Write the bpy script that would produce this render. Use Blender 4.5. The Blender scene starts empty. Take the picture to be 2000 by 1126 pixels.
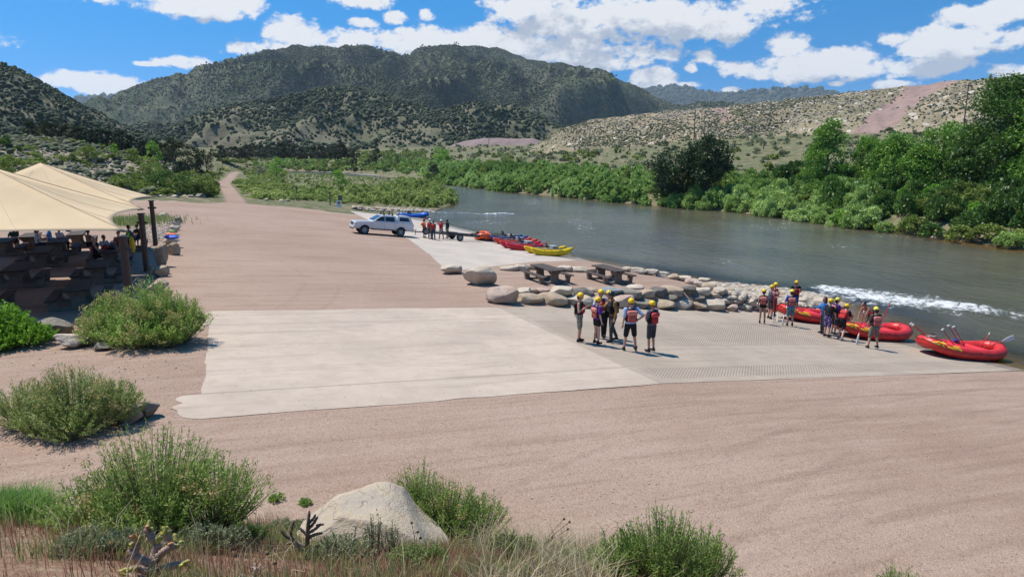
import bpy, bmesh, math, random
import numpy as np
from mathutils import Vector, Matrix

# ------------------------------------------------------------------ camera, sky, sun, exposure
SC = bpy.context.scene
COL = SC.collection
R = math.radians
PITCH, F, CX, CY, CAMZ = R(11.0), 1333.33, 1000.0, 563.0, 6.5
cam = bpy.data.cameras.new("camera")
cam.lens, cam.sensor_width, cam.clip_start, cam.clip_end = 24.0, 36.0, 0.05, 60000.0
camo = bpy.data.objects.new("camera", cam)
COL.objects.link(camo)
camo.location = (0, 0, CAMZ)
camo.rotation_euler = (R(90) - PITCH, 0, 0)
SC.camera = camo
SC.view_settings.view_transform = 'Standard'
SC.view_settings.look = 'None'
SC.view_settings.exposure = 0.22
SC.view_settings.gamma = 1.0
SC.cycles.max_bounces = 6
SC.cycles.transparent_max_bounces = 12
SC.cycles.volume_bounces = 0
SC.cycles.use_denoising = True

SUN_EL = R(64)
SUN_DIR = Vector((-0.906 * math.cos(SUN_EL), 0.423 * math.cos(SUN_EL), math.sin(SUN_EL)))
sun = bpy.data.lights.new("sun", 'SUN')
sun.energy, sun.angle, sun.color = 5.0, R(0.55), (1.0, 0.935, 0.84)
suno = bpy.data.objects.new("sun", sun)
COL.objects.link(suno)
suno.rotation_euler = SUN_DIR.to_track_quat('Z', 'Y').to_euler()
suno.location = (-40, 20, 90)


def ray(u, v):
    dx, dv = (u - CX) / F, (v - CY) / F
    return Vector((dx, math.cos(PITCH) - dv * math.sin(PITCH), -math.sin(PITCH) - dv * math.cos(PITCH)))


def G(u, v, z):
    d = ray(u, v)
    k = (z - CAMZ) / d.z
    return Vector((d.x * k, d.y * k, z))


def at_depth(u, v, Y):
    d = ray(u, v)
    k = Y / d.y
    return Vector((d.x * k, Y, CAMZ + d.z * k))


class NT:
    """small helper for node trees"""
    def __init__(self, tree):
        self.t = tree
        tree.nodes.clear()

    def n(self, kind, ins=None, **props):
        nd = self.t.nodes.new(kind)
        for k, val in props.items():
            setattr(nd, k, val)
        for k, val in (ins or {}).items():
            s = nd.inputs[k]
            if hasattr(val, 'is_linked'):
                self.t.links.new(val, s)
            else:
                s.default_value = val
        return nd

    def m(self, op, a, b=None, c=None, clamp=False):
        nd = self.t.nodes.new('ShaderNodeMath')
        nd.operation, nd.use_clamp = op, clamp
        for i, val in enumerate((a, b, c)):
            if val is None:
                continue
            if hasattr(val, 'is_linked'):
                self.t.links.new(val, nd.inputs[i])
            else:
                nd.inputs[i].default_value = val
        return nd.outputs[0]

    def mix(self, fac, a, b, blend='MIX'):
        nd = self.t.nodes.new('ShaderNodeMix')
        nd.data_type, nd.blend_type, nd.clamp_factor = 'RGBA', blend, True
        for i, val in ((0, fac), (6, a), (7, b)):
            if hasattr(val, 'is_linked'):
                self.t.links.new(val, nd.inputs[i])
            elif i == 0:
                nd.inputs[0].default_value = val
            else:
                nd.inputs[i].default_value = tuple(val) + ((1,) if len(val) == 3 else ())
        return nd.outputs[2]

    def ss(self, x, a, b, lo=0.0, hi=1.0):
        nd = self.n('ShaderNodeMapRange', {'From Min': a, 'From Max': b, 'To Min': lo, 'To Max': hi}, interpolation_type='SMOOTHSTEP')
        self.t.links.new(x, nd.inputs['Value'])
        return nd.outputs[0]

    def noise(self, vec, scale, detail=4.0, rough=0.55, dist=0.0):
        nd = self.n('ShaderNodeTexNoise', {'Scale': scale, 'Detail': detail, 'Roughness': rough, 'Distortion': dist})
        if vec is not None:
            self.t.links.new(vec, nd.inputs['Vector'])
        return nd.outputs[0]

    def link(self, a, b):
        self.t.links.new(a, b)


# world: Nishita sky with fair-weather clouds set out by compass bearing and elevation
W = bpy.data.worlds.new("World")
SC.world = W
W.use_nodes = True
w = NT(W.node_tree)
tc = w.n('ShaderNodeTexCoord').outputs['Generated']
hi = w.n('ShaderNodeVectorMath', {0: w.n('ShaderNodeVectorMath', {0: tc, 1: (1, 1, 0.8)}, operation='MULTIPLY').outputs[0], 1: (0, 0, 0.42)}, operation='ADD').outputs[0]
sky = w.n('ShaderNodeTexSky', {0: w.n('ShaderNodeVectorMath', {0: hi}, operation='NORMALIZE').outputs[0]}, sky_type='NISHITA', sun_disc=False, sun_elevation=SUN_EL,
          sun_rotation=math.atan2(SUN_DIR.x, SUN_DIR.y), altitude=1800.0, air_density=1.0, dust_density=0.5, ozone_density=2.2)
skyc = w.n('ShaderNodeHueSaturation', {'Saturation': 1.68, 'Value': 1.72, 'Hue': 0.49, 'Color': sky.outputs[0]}).outputs[0]
sep = w.n('ShaderNodeSeparateXYZ', {0: tc})
az = w.m('ARCTAN2', sep.outputs[0], sep.outputs[1])
el = w.m('ARCSINE', sep.outputs[2])
P2 = w.n('ShaderNodeCombineXYZ', {0: az, 1: el}).outputs[0]
CLOUDS = [(370, 6, 118, 27), (492, 6, 32, 22), (355, 121, 50, 13), (190, 163, 100, 20), (120, 158, 60, 12), (568, 62, 50, 30), (480, 94, 44, 16),
          (530, 100, 70, 18), (715, -2, 62, 20), (770, 36, 26, 13), (835, 30, 14, 10), (705, 45, 36, 10), (1130, 62, 190, 62), (880, 86, 220, 30),
          (690, 76, 42, 22), (1330, 44, 200, 40), (1200, 108, 110, 28), (1060, 16, 110, 36), (1480, 6, 70, 20), (1000, 100, 170, 30),
          (1280, 150, 48, 24), (1535, 88, 46, 28), (1560, 130, 135, 26), (1660, 106, 58, 24), (1375, 110, 20, 18), (1350, 134, 16, 10),
          (1740, 80, 24, 14), (1860, 90, 110, 36), (1790, 130, 130, 20), (1960, 78, 60, 24), (1975, 134, 40, 18), (1740, 165, 36, 9),
          (1920, 26, 72, 22), (1985, 8, 44, 16), (1420, 178, 30, 8), (1632, 164, 13, 5), (1345, 165, 24, 8), (2200, 90, 160, 50),
          (-220, 60, 160, 40), (-160, 150, 120, 20), (285, 125, 26, 6)]

def cover(P, clouds):
    acc = None
    for (u, v, ru, rv) in clouds:
        d = ray(u, v).normalized()
        a0, e0 = math.atan2(d.x, d.y), math.asin(d.z)
        k = F * (1 + ((u - CX) / F) ** 2) ** 0.5
        q = P
        if acc is not None:      # chained, so that the shader needs little stack
            tiny = w.m('MULTIPLY', acc, 1e-7)
            q = w.n('ShaderNodeVectorMath', {0: P, 1: tiny}, operation='ADD').outputs[0]
        q = w.n('ShaderNodeVectorMath', {0: q, 1: (k / ru, k / rv, 0), 2: (-a0 * k / ru, -e0 * k / rv, 0)}, operation='MULTIPLY_ADD').outputs[0]
        ln = w.n('ShaderNodeVectorMath', {0: q}, operation='LENGTH').outputs['Value']
        acc = ln if acc is None else w.m('SMOOTH_MIN', acc, ln, 0.15)
    nv = w.n('ShaderNodeVectorMath', {0: P, 1: (1.0, 1.5, 1.0)}, operation='MULTIPLY').outputs[0]
    n1 = w.noise(nv, 16.0, 7.0, 0.62, 0.25)
    n2 = w.noise(nv, 44.0, 5.0, 0.65, 0.1)
    nn = w.m('ADD', w.m('MULTIPLY', w.m('SUBTRACT', n1, 0.5), 2.7), w.m('MULTIPLY', w.m('SUBTRACT', n2, 0.5), 1.5))
    return w.m('ADD', w.m('MINIMUM', w.m('SUBTRACT', 1.25, acc), 0.75), nn)


c0 = cover(P2, CLOUDS)
c1 = cover(w.n('ShaderNodeVectorMath', {0: P2, 1: (-0.012, 0.028, 0)}, operation='ADD').outputs[0], [c for c in CLOUDS if c[2] >= 90 and 0 < c[0] < 2000])
alpha = w.ss(c0, 0.10, 0.58)
shade = w.ss(w.m('SUBTRACT', w.m('MINIMUM', c1, 1.1), w.m('MULTIPLY', c0, 0.35)), -0.05, 0.75)
ccol = w.mix(shade, (7.4, 7.5, 7.7), (3.8, 4.3, 5.2))
w.link(w.n('ShaderNodeBackground', {'Color': w.mix(alpha, skyc, ccol), 'Strength': 0.1}).outputs[0],
       w.n('ShaderNodeOutputWorld').inputs[0])


# ------------------------------------------------------------------ numpy noise and meshes
def _h(ix, iy, iz, seed):
    n = (ix.astype(np.int64) * 374761393 + iy.astype(np.int64) * 668265263 + iz.astype(np.int64) * 2147483647 + seed * 974634431) & 0xFFFFFFFF
    n = ((n ^ (n >> 13)) * 1274126177) & 0xFFFFFFFF
    n = ((n ^ (n >> 16)) * 2246822519) & 0xFFFFFFFF
    return ((n ^ (n >> 15)) & 0xFFFFFF) / float(0xFFFFFF)


def vn(x, y, z=None, seed=0):
    x = np.asarray(x, float)
    y = np.asarray(y, float)
    z = np.zeros_like(x) if z is None else np.asarray(z, float)
    i, j, k = np.floor(x), np.floor(y), np.floor(z)
    fx, fy, fz = x - i, y - j, z - k
    fx, fy, fz = [q * q * (3 - 2 * q) for q in (fx, fy, fz)]
    out = 0
    for a in (0, 1):
        for b in (0, 1):
            for c in (0, 1):
                wgt = (fx if a else 1 - fx) * (fy if b else 1 - fy) * (fz if c else 1 - fz)
                out = out + wgt * _h(i + a, j + b, k + c, seed)
    return out * 2 - 1


def fbm(x, y, z=None, seed=0, oct=4, gain=0.5):
    s, a, f = 0, 1.0, 1.0
    for o in range(oct):
        s = s + a * vn(np.asarray(x) * f, np.asarray(y) * f, None if z is None else np.asarray(z) * f, seed + o * 17)
        a *= gain
        f *= 2.03
    return s


def mesh_np(name, V, Fc, mats=(), tint=None, smooth=False, attrs=None, mi=None):
    V = np.asarray(V, np.float32)
    Fc = np.asarray(Fc, np.int32)
    k = Fc.shape[1]
    me = bpy.data.meshes.new(name)
    me.vertices.add(len(V))
    me.vertices.foreach_set('co', V.ravel())
    me.loops.add(Fc.size)
    me.loops.foreach_set('vertex_index', Fc.ravel())
    me.polygons.add(len(Fc))
    me.polygons.foreach_set('loop_start', np.arange(len(Fc), dtype=np.int32) * k)
    me.polygons.foreach_set('loop_total', np.full(len(Fc), k, np.int32))
    if smooth:
        me.polygons.foreach_set('use_smooth', np.ones(len(Fc), bool))
    if mi is not None:
        me.polygons.foreach_set('material_index', np.asarray(mi, np.int32))
    for m_ in mats:
        me.materials.append(m_)
    if tint is not None:
        at_ = me.attributes.new('tint', 'FLOAT', 'FACE')
        at_.data.foreach_set('value', np.asarray(tint, np.float32))
    for nm, arr in (attrs or {}).items():
        at_ = me.attributes.new(nm, 'FLOAT', 'POINT')
        at_.data.foreach_set('value', np.asarray(arr, np.float32))
    me.update(calc_edges=True)
    return me


def ob(name, me, parent=None, loc=None, rot=None):
    o = bpy.data.objects.new(name, me)
    COL.objects.link(o)
    if parent is not None:
        o.parent = parent
    if loc is not None:
        o.location = loc
    if rot is not None:
        o.rotation_euler = rot
    return o


def tag(o, label=None, cat=None, group=None, kind=None):
    if label:
        o['label'] = label
    if cat:
        o['category'] = cat
    if group:
        o['group'] = group
    if kind:
        o['kind'] = kind
    return o


def empty(name, loc, rz=0.0, label=None, cat=None, group=None):
    o = bpy.data.objects.new(name, None)
    COL.objects.link(o)
    o.location = loc
    o.rotation_euler = (0, 0, rz)
    o.empty_display_size = 0.2
    return tag(o, label, cat, group)


def copy_thing(o, loc=None, rz=None, label=None, parent=None):
    c = o.copy()
    COL.objects.link(c)
    c.parent = parent
    if loc is not None:
        c.location = loc
    if rz is not None:
        c.rotation_euler = (0, 0, rz)
    if label:
        c['label'] = label
    for ch in list(o.children):
        copy_thing(ch, parent=c)
    return c


# ------------------------------------------------------------------ materials
def new_mat(name):
    m_ = bpy.data.materials.new(name)
    m_.use_nodes = True
    return m_, NT(m_.node_tree)


def finish(t, shader):
    t.link(shader, t.n('ShaderNodeOutputMaterial').inputs[0])


def plain(name, col, rough=0.6, metal=0.0, spec=0.5, var=0.0, scale=8.0, bump=0.0, bscale=30.0, coat=0.0):
    m_, t = new_mat(name)
    co = t.n('ShaderNodeTexCoord').outputs['Object']
    c = tuple(col) + (1,)
    if var:
        nz = t.noise(co, scale, 5.0)
        c = t.mix(t.ss(nz, 0.3, 0.7), [q * (1 - var) for q in col], [min(1, q * (1 + var)) for q in col])
    p = t.n('ShaderNodeBsdfPrincipled', {'Base Color': c, 'Roughness': rough, 'Metallic': metal, 'Specular IOR Level': spec, 'Coat Weight': coat})
    if bump:
        b = t.n('ShaderNodeBump', {'Strength': bump, 'Distance': 0.02, 'Height': t.noise(co, bscale, 4.0)})
        t.link(b.outputs[0], p.inputs['Normal'])
    finish(t, p.outputs[0])
    return m_


def foliage(name, dark, mid, light, trans=0.3, rough=0.6):
    m_, t = new_mat(name)
    a = t.n('ShaderNodeAttribute', attribute_name='tint').outputs['Fac']
    r = t.n('ShaderNodeValToRGB', {0: a})
    e = r.color_ramp.elements
    e[0].position, e[0].color = 0.0, tuple(dark) + (1,)
    e[1].position, e[1].color = 1.0, tuple(light) + (1,)
    x = e.new(0.5)
    x.color = tuple(mid) + (1,)
    p = t.n('ShaderNodeBsdfPrincipled', {'Base Color': r.outputs[0], 'Roughness': rough, 'Specular IOR Level': 0.35})
    tr = t.n('ShaderNodeBsdfTranslucent', {'Color': r.outputs[0]})
    mx = t.n('ShaderNodeMixShader', {0: trans, 1: p.outputs[0], 2: tr.outputs[0]})
    finish(t, mx.outputs[0])
    return m_


rng = np.random.default_rng(11)
random.seed(5)

# ------------------------------------------------------------------ the lie of the land (s runs towards the river, t runs upstream)
AX, AY = 0.899, 0.438
JX, JY = -0.65, 29.1
ZW = -2.25


def st(x, y):
    return AX * (x - JX) + AY * (y - JY), -AY * (x - JX) + AX * (y - JY)


def xy(s, t):
    return JX + AX * s - AY * t, JY + AY * s + AX * t


def wl(u, v):
    p_ = G(u, v, ZW)
    return (p_.x, p_.y)


LEFT_BANK = [(60, -60), (34, -4), wl(2000, 718), wl(1780, 672), (19.5, 36.5), wl(1606, 582), wl(1480, 565), wl(1380, 549), wl(1240, 527), wl(1105, 504),
             wl(930, 455), wl(800, 428), wl(842, 412), wl(885, 400), wl(892, 392), wl(885, 376), wl(832, 352), wl(790, 350), wl(735, 347.5), wl(650, 342), wl(560, 338), wl(480, 334)]
RIGHT_BANK = [(150, -40), (100, 16), wl(2000, 487), wl(1840, 464), wl(1700, 447), wl(1560, 429), wl(1440, 414), wl(1300, 403), wl(1200, 394),
              wl(1100, 384), wl(1000, 375), wl(900, 363), wl(850, 357), wl(800, 349), wl(755, 345), wl(700, 338), wl(600, 334), wl(480, 331)]
LEFT_LAND = np.array(LEFT_BANK + [(-3000, 500), (-3000, -600), (80, -600)])
RIVER = np.array(LEFT_BANK + RIGHT_BANK[::-1])


def seg_dist(x, y, P):
    d = np.full(np.shape(x), 1e9)
    for i in range(len(P) - 1):
        a, b = P[i], P[i + 1]
        bx, by = b[0] - a[0], b[1] - a[1]
        k = np.clip(((x - a[0]) * bx + (y - a[1]) * by) / (bx * bx + by * by), 0, 1)
        d = np.minimum(d, np.hypot(x - a[0] - k * bx, y - a[1] - k * by))
    return d


def inside(x, y, P):
    r = np.zeros(np.shape(x), bool)
    n = len(P)
    for i in range(n):
        x0, y0 = P[i]
        x1, y1 = P[(i + 1) % n]
        if y0 == y1:
            continue
        c = ((y0 > y) != (y1 > y)) & (x < (x1 - x0) * (y - y0) / (y1 - y0) + x0)
        r ^= c
    return r


def sm(x, a, b):
    q = np.clip((x - a) / (b - a), 0, 1)
    return q * q * (3 - 2 * q)


def terrace(s, t):
    te = np.interp(s, [1.7, 5.0, 9.5, 19.0], [10.6, 12.6, 14.6, 15.0])
    return sm(t, 0.45, 1.2) * (1 - sm(t, te - 1.0, te + 0.1)) * sm(s, -0.5, 2.0) * (1 - 0.85 * sm(s, 12.0, 19.5))


def zg(x, y):
    x = np.asarray(x, float)
    y = np.asarray(y, float)
    s, t = st(x, y)
    land = np.where(s < 0, -0.085 * s, -0.120 * s)
    land = np.where(s < -13, 1.105 + 0.025 * (-13 - s), land)
    k = terrace(s, t)
    land = land * (1 - k) + (-0.055 * s + 0.10) * k
    dl, dr = seg_dist(x, y, LEFT_BANK), seg_dist(x, y, RIGHT_BANK)
    ins = inside(x, y, RIVER)
    right = (~ins) & (~inside(x, y, LEFT_LAND))
    far = np.maximum(0, t - 150)
    rampz = ((t > -12.5) & (t < 0.6)) | ((t > 10.0) & (t < 73))
    lb = np.minimum(np.maximum(land, ZW + np.where(rampz, -0.12, np.minimum(0.06 * dl, 0.4))), ZW + 0.45 * dl) + 0.022 * np.minimum(dl, 400) * sm(t, 150, 260)
    rb = ZW + np.minimum(0.5 * dr, 1.4) + np.minimum(0.145 * np.maximum(dr - 2, 0), 13.2)
    riv = ZW - np.minimum(0.14 * np.minimum(dl, dr), 1.6)
    z = np.where(ins, riv, np.where(right, rb, lb))
    berm = np.clip(9.4 - y - 0.45 * np.maximum(x - 1.5, 0) + 0.5 * vn(x * 0.5, y * 0.0, None, 3), 0, 7.6)
    z = z + 0.47 * berm * (berm > 0) * sm(s, 6, 0)
    return z


def zg1(x, y):
    return float(zg(np.array([x]), np.array([y]))[0])


def at(u, v, dz=0.0):
    """the point of the ground seen at a place in the photograph (for things that stand there)"""
    d = ray(u, v)
    ks = np.concatenate([np.linspace(2, 60, 900), np.linspace(60, 700, 2500)])
    hx, hy, hz = d.x * ks, d.y * ks, CAMZ + d.z * ks
    below = np.nonzero(hz <= zg(hx, hy))[0]
    k = ks[below[0]] if len(below) else ks[-1]
    return Vector((d.x * k, d.y * k, zg1(d.x * k, d.y * k) + dz))


def ground_mesh(S, T, lift=0.0):
    S, T = np.asarray(S), np.asarray(T)
    ss, tt = np.meshgrid(S, T, indexing='ij')
    X, Y = xy(ss, tt)
    return X, Y, grid_faces(len(S), len(T))


def grid_faces(a, b):
    i = np.arange(a - 1)[:, None] * b + np.arange(b - 1)[None, :]
    i = i.ravel()
    return np.stack([i, i + b, i + b + 1, i + 1], 1)


def grow(a, b, n, p=2.0):
    return a + (b - a) * np.linspace(0, 1, n + 1)[1:] ** p
# ------------------------------------------------------------------ ground
def pos_node(t):
    return t.n('ShaderNodeNewGeometry').outputs['Position']


def st_node(t):
    """plan coordinates along and across the ramps"""
    mp = t.n('ShaderNodeMapping', {'Location': (0, 0, 0), 'Rotation': (0, 0, -math.atan2(AY, AX))})
    t.link(t.n('ShaderNodeVectorMath', {0: pos_node(t), 1: (JX, JY, 0)}, operation='SUBTRACT').outputs[0], mp.inputs[0])
    return mp.outputs[0]


def gravel_colour(t, P, q):
    big = t.noise(P, 0.10, 5.0, 0.6)
    mid = t.noise(P, 1.3, 5.0, 0.6)
    fine = t.noise(P, 22.0, 3.0, 0.7)
    c = t.mix(t.ss(big, 0.3, 0.7), (0.325, 0.222, 0.164), (0.395, 0.288, 0.222))
    c = t.mix(t.m('MULTIPLY', t.ss(mid, 0.42, 0.75), 0.30), c, (0.285, 0.188, 0.137))
    mp = t.n('ShaderNodeMapping', {'Scale': (0.16, 2.3, 1.0), 'Rotation': (0, 0, 0.5)})
    t.link(q, mp.inputs[0])
    ln = t.noise(mp.outputs[0], 1.2, 4.0, 0.6, 0.35)
    c = t.mix(t.m('MULTIPLY', t.ss(ln, 0.5, 0.68), 0.55), c, (0.25, 0.167, 0.125))
    c = t.mix(t.m('MULTIPLY', t.ss(ln, 0.5, 0.34), 0.30), c, (0.44, 0.335, 0.265))
    # ruts left by turning tyres
    brk = t.ss(t.noise(P, 0.22, 3.0, 0.6), 0.42, 0.6)
    for (cx, cy, rr_) in ((-2.0, 18.0, 5.6), (4.0, 26.0, 13.0), (-24.0, 34.0, 16.0), (-3.5, 40.0, 9.0), (-28.0, 10.0, 22.0), (6.0, -44.0, 30.0), (2.0, -52.0, 34.0), (14.0, -58.0, 44.0)):
        dd = t.n('ShaderNodeVectorMath', {0: q, 1: (cx, cy, 0)}, operation='SUBTRACT').outputs[0]
        dn = t.m('ADD', t.n('ShaderNodeVectorMath', {0: dd}, operation='LENGTH').outputs['Value'], t.m('MULTIPLY', t.m('SUBTRACT', mid, 0.5), 0.18))
        k1 = t.m('ABSOLUTE', t.m('SUBTRACT', t.m('ABSOLUTE', t.m('SUBTRACT', dn, rr_)), 0.8))
        c = t.mix(t.m('MULTIPLY', t.m('MULTIPLY', t.ss(k1, 0.15, 0.04), brk), 0.24), c, (0.215, 0.14, 0.105))
    peb = t.n('ShaderNodeTexVoronoi', {'Scale': 30.0, 'Vector': P})
    sp = t.n('ShaderNodeSeparateColor', {0: peb.outputs['Color']})
    c = t.mix(t.m('MULTIPLY', t.ss(sp.outputs[0], 0.84, 0.95), 0.42), c, (0.13, 0.085, 0.065))
    c = t.mix(t.m('MULTIPLY', t.ss(sp.outputs[1], 0.88, 0.97), 0.30), c, (0.48, 0.39, 0.33))
    c = t.mix(t.m('MULTIPLY', t.ss(fine, 0.35, 0.75), 0.35), c, (0.18, 0.115, 0.085))
    return c, fine, peb


def ground_material():
    m_, t = new_mat("gravel_and_soil")
    P, q = pos_node(t), st_node(t)
    c, fine, peb = gravel_colour(t, P, q)
    veg = t.n('ShaderNodeAttribute', attribute_name='veg').outputs['Fac']
    bed = t.n('ShaderNodeAttribute', attribute_name='bed').outputs['Fac']
    scr = t.noise(P, 0.55, 6.0, 0.65)
    soil = t.mix(t.ss(scr, 0.33, 0.58), (0.235, 0.19, 0.125), (0.10, 0.115, 0.048))
    soil = t.mix(t.m('MULTIPLY', t.ss(t.noise(P, 6.0, 4.0, 0.7), 0.5, 0.75), 0.4), soil, (0.30, 0.255, 0.185))
    c = t.mix(veg, c, soil)
    th_ = t.n('ShaderNodeAttribute', attribute_name='thatch').outputs['Fac']
    tc_ = t.mix(t.ss(t.noise(P, 5.0, 5.0, 0.7), 0.4, 0.65), (0.20, 0.105, 0.07), (0.30, 0.205, 0.13))
    c = t.mix(t.m('MULTIPLY', th_, 0.9), c, tc_)
    mud = t.mix(t.ss(t.noise(P, 3.0, 5.0, 0.6), 0.35, 0.65), (0.16, 0.12, 0.07), (0.27, 0.215, 0.14))
    c = t.mix(bed, c, mud)
    p = t.n('ShaderNodeBsdfPrincipled', {'Base Color': c, 'Roughness': 0.95, 'Specular IOR Level': 0.15})
    h = t.m('ADD', t.m('MULTIPLY', fine, 0.5), t.m('MULTIPLY', peb.outputs['Distance'], -0.5))
    h = t.m('ADD', h, t.m('MULTIPLY', t.noise(P, 4.5, 4.0, 0.6), 0.9))
    b = t.n('ShaderNodeBump', {'Strength': 0.55, 'Distance': 0.045, 'Height': h})
    t.link(b.outputs[0], p.inputs['Normal'])
    finish(t, p.outputs[0])
    return m_


M_GROUND = ground_material()
ROAD = [at(462, 396), at(455, 384), at(446, 370), at(437, 357), at(452, 345), at(467, 336)]
ROADP = [(p_.x, p_.y) for p_ in ROAD]

S_ = np.concatenate([-grow(16, 420, 40, 2.4)[::-1], np.arange(-16, 24.01, 0.3), grow(24, 66, 40, 1.2), grow(66, 700, 60, 1.7)])
T_ = np.concatenate([-grow(45, 400, 12, 2)[::-1], np.arange(-45, 20, 0.28), np.arange(20, 74, 0.5), grow(74, 1100, 130, 2.0)])
S_ = np.unique(np.concatenate([S_[np.abs(S_) > 0.1], [0.0]]))
R2T, R2S = [10.3, 20, 30, 50, 70], [1.7, 3.8, 5.6, 7.6, 9.4]
X, Y, FG = ground_mesh(S_, T_)
Z = zg(X, Y)
near = np.exp(-((np.hypot(X, Y) - 30) / 60.0) ** 2)
s0, t0 = st(X, Y)
rough = fbm(X * 0.35, Y * 0.35, None, 5, 4)
dl_, dr_ = seg_dist(X, Y, LEFT_BANK), seg_dist(X, Y, RIGHT_BANK)
ins_ = inside(X, Y, RIVER)
rightside = (~ins_) & (~inside(X, Y, LEFT_LAND))
lot = (t0 < 66 + 4 * vn(s0 * 0.3, t0 * 0.2, None, 9)) & (s0 > -26) & (~rightside)
Z = Z + np.where(lot, 0.008 * rough, 0.16 * rough * np.clip(np.minimum(dl_, dr_) / 4, 0, 1))
veg = np.where(lot, 0.0, 1.0)
bermm = np.clip(9.2 - Y - 0.45 * np.maximum(X - 1.5, 0) + 0.9 * fbm(X * 0.8, Y * 0.8, None, 31), 0, 1) * (s0 < 4)
veg = np.maximum(veg, bermm)
rd = seg_dist(X, Y, ROADP)
veg = veg * (1 - np.where(t0 > 50, sm(rd, 1.55, 0.95), 0))
# shrub bed at the near left and grass beyond the shelter
gq = at(262, 434)
veg = np.maximum(veg, 0.75 * np.exp(-(((X - gq.x) / 2.4) ** 2 + ((Y - gq.y) / 3.4) ** 2)))
bed = np.maximum(np.where(ins_, 1.0, 0.0), 0.8 * sm(np.minimum(dl_, dr_), 1.0, 0.1))
# the ground is cut away a little under the concrete so that the slabs lie flush with it
cutp = (sm(s0, -11.6, -11.2) * (1 - sm(s0, 24, 26)) * sm(t0, -11.1, -10.8) * (1 - sm(t0, -0.35, 0.0)))
lo2 = np.interp(t0, R2T, R2S)
cutp = np.maximum(cutp, sm(s0 - lo2, 0.3, 0.6) * (1 - sm(s0, 22, 24)) * sm(t0, 10.7, 11.0) * (1 - sm(t0, 68.5, 69)))
Z = Z - 0.045 * cutp
thatch = bermm
gme = mesh_np("ground", np.stack([X.ravel(), Y.ravel(), Z.ravel()], 1), FG, [M_GROUND], smooth=True,
              attrs={'veg': veg.ravel(), 'bed': bed.ravel(), 'thatch': thatch.ravel()})
tag(ob("ground", gme), 'pinkish gravel ground running from the lot to the river', kind='structure')


def concrete(name, base, groove, stain=0.25):
    m_, t = new_mat(name)
    P, q = pos_node(t), st_node(t)
    a = t.noise(P, 0.35, 6.0, 0.65)
    b_ = t.noise(P, 2.4, 6.0, 0.6)
    c = t.mix(t.ss(a, 0.3, 0.7), [x * 0.88 for x in base], [min(1, x * 1.10) for x in base])
    c = t.mix(t.m('MULTIPLY', t.ss(b_, 0.42, 0.72), stain), c, (base[0] * 0.72, base[1] * 0.66, base[2] * 0.62))
    mp = t.n('ShaderNodeMapping', {'Scale': (0.12, 1.6, 1)})
    t.link(q, mp.inputs[0])
    drag = t.noise(mp.outputs[0], 1.5, 5.0, 0.65, 0.2)
    c = t.mix(t.m('MULTIPLY', t.ss(drag, 0.5, 0.72), 0.42), c, (base[0] * 0.6, base[1] * 0.58, base[2] * 0.58))
    c = t.mix(t.m('MULTIPLY', t.ss(t.noise(P, 0.9, 5.0, 0.7), 0.53, 0.72), 0.35), c, (0.44, 0.32, 0.265))
    sc = t.n('ShaderNodeTexVoronoi', {'Scale': 3.2, 'Vector': P})
    c = t.mix(t.m('MULTIPLY', t.ss(sc.outputs['Distance'], 0.10, 0.05), 0.7), c, (0.13, 0.09, 0.07))
    f = t.noise(P, 60.0, 3.0, 0.7)
    c = t.mix(t.m('MULTIPLY', t.ss(f, 0.4, 0.75), 0.18), c, (base[0] * 0.55, base[1] * 0.52, base[2] * 0.5))
    h = t.m('MULTIPLY', f, 0.12)
    if groove:
        ga = t.n('ShaderNodeAttribute', attribute_name='groove').outputs['Fac']
        sp = t.n('ShaderNodeSeparateXYZ', {0: q})
        ph = t.m('MULTIPLY', t.m('SUBTRACT', sp.outputs[0], t.m('MULTIPLY', sp.outputs[1], 1.05)), 2 * math.pi / 0.125)
        wv = t.m('SINE', ph)
        gm = t.m('MULTIPLY', t.ss(wv, -0.2, 0.75), ga)
        c = t.mix(t.m('MULTIPLY', gm, 0.42), c, (base[0] * 0.5, base[1] * 0.46, base[2] * 0.43))
        h = t.m('SUBTRACT', h, t.m('MULTIPLY', gm, 0.8))
    jt = t.n('ShaderNodeAttribute', attribute_name='joint').outputs['Fac']
    c = t.mix(t.m('MULTIPLY', t.ss(jt, 0.3, 0.9), 0.6), c, (0.20, 0.155, 0.13))
    wet = t.n('ShaderNodeAttribute', attribute_name='wet').outputs['Fac']
    wt = t.m('MULTIPLY', t.ss(t.m('ADD', wet, t.m('MULTIPLY', t.m('SUBTRACT', b_, 0.5), 0.8)), 0.45, 0.62), 0.62)
    c = t.mix(wt, c, (0.13, 0.105, 0.075))
    p = t.n('ShaderNodeBsdfPrincipled', {'Base Color': c, 'Roughness': t.m('SUBTRACT', 0.85, t.m('MULTIPLY', wt, 0.5)), 'Specular IOR Level': 0.3})
    bu = t.n('ShaderNodeBump', {'Strength': 0.5, 'Distance': 0.02, 'Height': h})
    t.link(bu.outputs[0], p.inputs['Normal'])
    finish(t, p.outputs[0])
    return m_


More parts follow.
